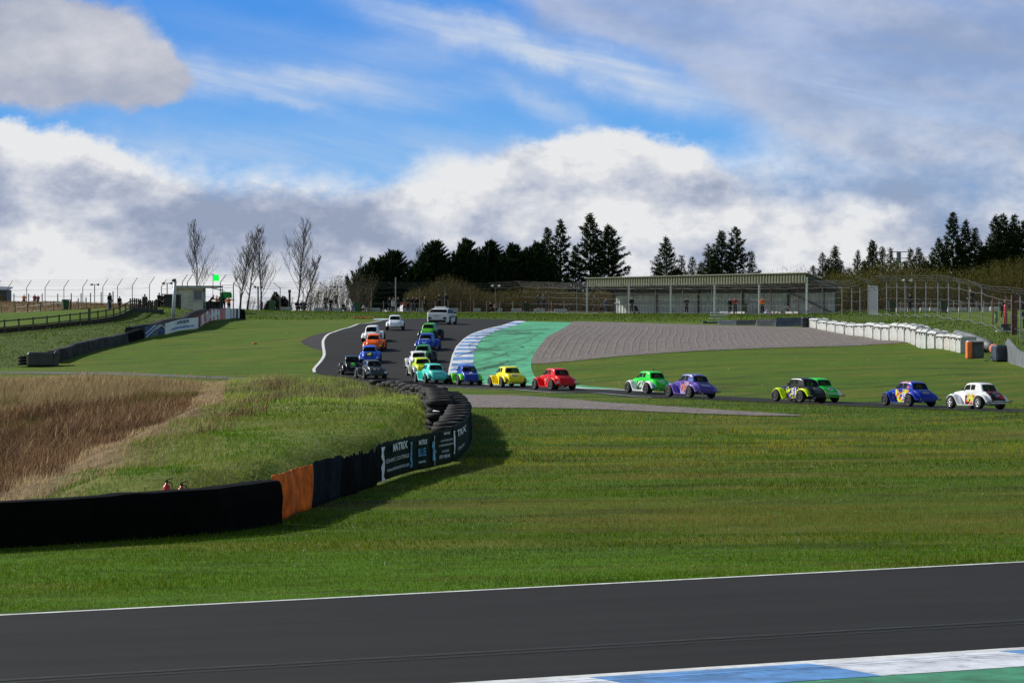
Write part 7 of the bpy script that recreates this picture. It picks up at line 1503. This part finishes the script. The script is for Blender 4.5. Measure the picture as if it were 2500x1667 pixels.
e = legend(1136, 40.7, 106, 'deep blue race car with bright green fenders', P_('blue40', (.02, .05, .38)), ff=P_('lgreen3', (.15, .68, .03))); decal(e, '40', .16, 'trunk', ink['white'], 1., .03, dv=.16); decal(e, 'ANDREW BROWN', .06, 'trunk', ink['white'], .9, .01, dv=.04); decal(e, 'M30R', .2, 'left', ink['black'])
e = legend(1053, 40.3, 110, 'turquoise race car with black lettering across its tail', P_('turq', TUR)); decal(e, 'SmLan', .11, 'trunk', ink['black'], 1.3, .04, dv=.02); decal(e, '21', .26, 'left', ink['black']); fnum(e, '23', ink['black'])
e = legend(905, 38.8, 109, 'charcoal grey race car with white and red markings, front of the left row', P_('grey', GRE)); decal(e, 'PR', .09, 'trunk', ink['white'], 1.2, .03, du=-.12, dv=-.02); decal(e, 'X', .09, 'trunk', ink['red'], 1.2, .03, du=.0, dv=-.02); decal(e, 'G', .09, 'trunk', ink['white'], 1.2, .03, du=.12, dv=-.02); decal(e, 'A', .12, 'trunk', ink['blue'], 1.2, du=-.2, dv=.16); decal(e, '57', .08, 'roofrear', ink['white'], dv=.12); fnum(e, '88', ink['white'], None)
e = legend(857, 37.7, 99, 'black race car with green S&P lettering at the track edge', P_('black', BLA)); decal(e, 'S&P', .12, 'trunk', ink['green'], 1.3, .02, dv=-.02); decal(e, oval(.24, .12), 0, 'trunk', ink['green'], dv=.14, nm='badge'); decal(e, 'SCAFFOLDING', .05, 'trunk', ink['white'], .9, dv=-.16); decal(e, '21', .3, 'left', ink['white'])
e = legend(904, 35.6, 90, 'bright blue race car with black all tailgate panel', P_('blue50', (.02, .10, .62))); decal(e, patch(.52, .42), 0, 'trunk', ink['black'], dv=.02, nm='tailgate_panel'); decal(e, 'all', .20, 'trunk', mat('ink_lime', (.6, .75, .1), .5), 1.1, .03, dv=.05).location = (-.006, 0, .006); decal(e, 'genetics', .06, 'trunk', ink['white'], 1., .01, dv=-.11).location = (-.006, 0, .006); fnum(e, '50', ink['white'])
e = legend(915, 34., 86, 'plain bright orange race car in the left row', P_('orange', ORG)); decal(e, 'HARRIS', .045, 'trunk', ink['white'], .9, du=0, dv=.24); fnum(e, '33', ink['yellow'])
e = legend(912, 32.6, 84, 'white race car with black rear window surround in the left row', P_('white', WHI), trunk=P_('wb', WHI, BLA, None, box=(-1.12, 3, 3), thr=.1), roof=P_('white', WHI)); decal(e, patch(.70, .16), 0, 'trunk', ink['black'], dv=.28, nm='trunk_panel'); decal(e, 'KEITH', .06, 'trunk', ink['white'], 1., dv=.27).location = (-.006, 0, .006); fnum(e, '7', mat('ink_lime', (.6, .75, .1)))
e = legend(965, 30.6, 91, 'plain white race car leading the left row', P_('white2', (.66, .70, .80))); fnum(e, '27', mat('ink_lime', (.6, .75, .1)))
b = MB(); b.box((-1.57, 0, .36), (.05, .9, .09), bev=.02); b.build('bumper_bar', P_('white', WHI), e, rel=False)
e = legend(1052, 32.4, 78, 'green race car with black fenders leading the right row', P_('mgreen', (.07, .36, .02)), ff=P_('black', BLA), rf=P_('black', BLA))
e = legend(1045, 34., 80, 'dark blue race car with white rear window frame in the right row', P_('blue3', (.015, .06, .40)), roof=P_('blue3r', (.015, .06, .40))); decal(e, patch(.62, .05), 0, 'roofrear', ink['white'], dv=-.02, nm='window_trim')
for sgn in (1, -1): decal(e, ([(x + sgn * (y + .06) * .9 + 0, y) for x, y in patch(.07, .2)[0]], patch(.07, .2)[1]), 0, 'trunk', mat('pale_blue_stripe', (.35, .5, .75), .4), dv=-.1, nm='stripe')
e = legend(1036, 35.8, 84, 'green race car with a white and red tail panel and black fenders', P_('dgreen', (.03, .24, .05)), ff=P_('black', BLA), rf=P_('black', BLA)); decal(e, patch(.60, .26), 0, 'trunk', ink['white'], dv=.14, nm='tail_panel'); decal(e, ([(x + y * -.8, y) for x, y in patch(.34, .14)[0]], patch(.3, .16)[1]), 0, 'trunk', ink['red'], dv=.12, nm='artwork').location = (-.006, 0, .006); decal(e, 'T', .05, 'trunk', ink['white'], dv=.14)
e = legend(1019, 37., 100, 'white race car half hidden behind the lime one', P_('white', WHI), trunk=P_('wr', (.5, .5, .5), (.5, .03, .05), BLA, box=(-3, 3, 3), thr=.5), ff=P_('whiteg', (.6, .62, .66))); fnum(e, '40', ink['green'])
e = legend(1027, 38.4, 102, 'fluorescent lime race car with silver fenders', P_('limeb', (.62, .76, .01)), ff=P_('silver', (.42, .44, .47))); decal(e, 'MARSHALL', .06, 'trunk', ink['black'], .9, .02, dv=.18)

# ------------------------------------------------------------------ white safety hatchback
sc_p = on(1080, 28.2, .02); e = empty('safety_car', sc_p, R_(80), 'white five door hatchback with roof light bar leading the field', 'hatchback car')
a = R_(80); d_ = Vector((math.cos(a), math.sin(a))); xv = Vector((d_.x * 4, d_.y * 4, Hf(sc_p.x + d_.x * 2, sc_p.y + d_.y * 2) - Hf(sc_p.x - d_.x * 2, sc_p.y - d_.y * 2))).normalized(); yv = Vector((0, 0, 1)).cross(xv).normalized(); e.rotation_euler = Matrix((xv, yv, xv.cross(yv))).transposed().to_euler()
CX = [(-2.22, .62, .30, .74), (-2.20, .92, .22, .84), (-2.10, 1.02, .20, .90), (-1.95, 1.10, .20, .93), (-1.7, 1.20, .20, .94), (-1.45, 1.31, .2, .94), (-1.2, 1.355, .2, .94), (-.6, 1.39, .2, .94), (-.1, 1.39, .2, .94), (.25, 1.33, .2, .94), (.6, 1.20, .2, .94), (.95, 1.02, .2, .94), (1.3, .95, .2, .93), (1.8, .86, .22, .9), (2.1, .74, .25, .82), (2.2, .55, .3, .7)]
rows = []
for x, zt, zb, wb in CX:
    belt = min(.95, zt - .06); r = []
    for f_ in (0, .25, .5, .75): r.append((wb * (1 if f_ else .97), zb + (belt - zb) * f_))
    wt = wb - .31 * max(0, min(1, (zt - .98) / .45)); r += [(wb, belt), (wb - (wb - wt) * .35, belt + (zt - belt) * .35), (wb - (wb - wt) * .8, belt + (zt - belt) * .8), (wt - .04, zt - .02), (wt - .14, zt), (wt * .5, zt + .01), (0, zt + .015)]
    rows.append([(x, -y, z) for y, z in r] + [(x, y, z) for y, z in reversed(r[:-1])])
Mh = len(rows[0]); b = MB(); V_ = [p for r in rows for p in r]; gl_side, gl_rear, gl_front, op = [], [], [], []
for i in range(len(rows) - 1):
    for j in range(Mh - 1):
        f = (i * Mh + j, (i + 1) * Mh + j, (i + 1) * Mh + j + 1, i * Mh + j + 1); hh = j if j < Mh // 2 else Mh - 2 - j; xm = (CX[i][0] + CX[i + 1][0]) / 2
        if hh in (4, 5) and -1.9 < xm < .7: gl_side.append(f)
        elif hh >= 7 and -2.12 < xm < -1.42: gl_rear.append(f)
        elif hh >= 7 and .2 < xm < .9: gl_front.append(f)
        else: op.append(f)
b.add(V_, op); b.add(rows[0], [tuple(range(Mh))]); b.add(rows[-1], [tuple(range(Mh))]); wp = paint('paint_safety_white', (.70, .71, .73)); b.build('body', wp, e, True, rel=False)
dg_ = mat('dark_car_glass', (.010, .011, .014), .4, var=.02, spec=.04)
for nm, fs in (('side_window', [f for f in gl_side if V_[f[0]][1] < 0]), ('side_window', [f for f in gl_side if V_[f[0]][1] > 0]), ('rear_window', gl_rear), ('windscreen', gl_front)):
    v2, f2 = compact(V_, fs); b = MB(); b.add(v2, f2); b.build(nm, dg_, e, True, rel=False)
for x, y in ((1.35, .84), (1.35, -.84), (-1.32, .84), (-1.32, -.84)):
    w_ = add_part('wheel', tyre_me, e, None, (x, y, .33)); w_.scale = (1.17, 1.1, 1.17); add_part('rim', rim_me, w_, darkrim); b = MB(); b.lathe([(.34, -.03), (.40, -.03), (.40, .03), (.34, .03)], 20, (x, y + math.copysign(.09, y), .34), axis='Y', closed=True); b.build('wheel_arch', under, e, rel=False)
b = MB(); b.box((-2.2, 0, .30), (.12, 1.5, .22), bev=.03); b.build('diffuser', under, e, rel=False)
for s_ in (1, -1):
    b = MB(); b.add([(-2.235, s_ * .46, .50), (-2.235, s_ * .78, .44), (-2.22, s_ * .80, .62), (-2.235, s_ * .58, .66)], [(0, 1, 2, 3)]); b.build('vent', under, e, rel=False)
    b = MB(); b.add([(-2.16, s_ * .56, .97), (-2.19, s_ * .60, .84), (-2.14, s_ * .90, .90), (-2.0, s_ * .935, .99), (-2.02, s_ * .90, 1.05)], [(0, 1, 2, 3, 4)]); b.build('tail_light', mat('tail_light_red', (.30, .04, .07), .2), e, rel=False)
    b = MB(); b.box((.55, s_ * 1.02, .98), (.1, .2, .14), bev=.03); b.build('mirror', under, e, rel=False)
b = MB(); b.box((-2.235, 0, .76), (.02, .52, .12)); b.build('number_plate', ink['white'], e, rel=False); vs, fs = text2d('BK17 TYP', .08, .8, .02); b = MB(); b.add([(-2.25, -x, .76 + y) for x, y in vs], fs); b.build('lettering', ink['black'], e, rel=False)
b = MB(); b.box((-.75, 0, 1.48), (.34, 1.0, .08), bev=.03); b.build('light_bar', ink['white'], e, rel=False); b = MB(); b.box((-.75, .3, 1.42), (.06, .06, .08)); b.box((-.75, -.3, 1.42), (.06, .06, .08)); b.build('light_bar_foot', under, e, rel=False)
b = MB(); b.box((-1.72, 0, 1.30), (.26, 1.15, .035), bev=.015); b.build('spoiler', wp, e, rel=False)
vs, fs = text2d('SAFETY CAR', .22, 1., .03); b = MB(); b.add([(-.1 + x, -.955, .66 + y) for x, y in vs], fs); b.build('lettering', ink['navy'], e, rel=False)
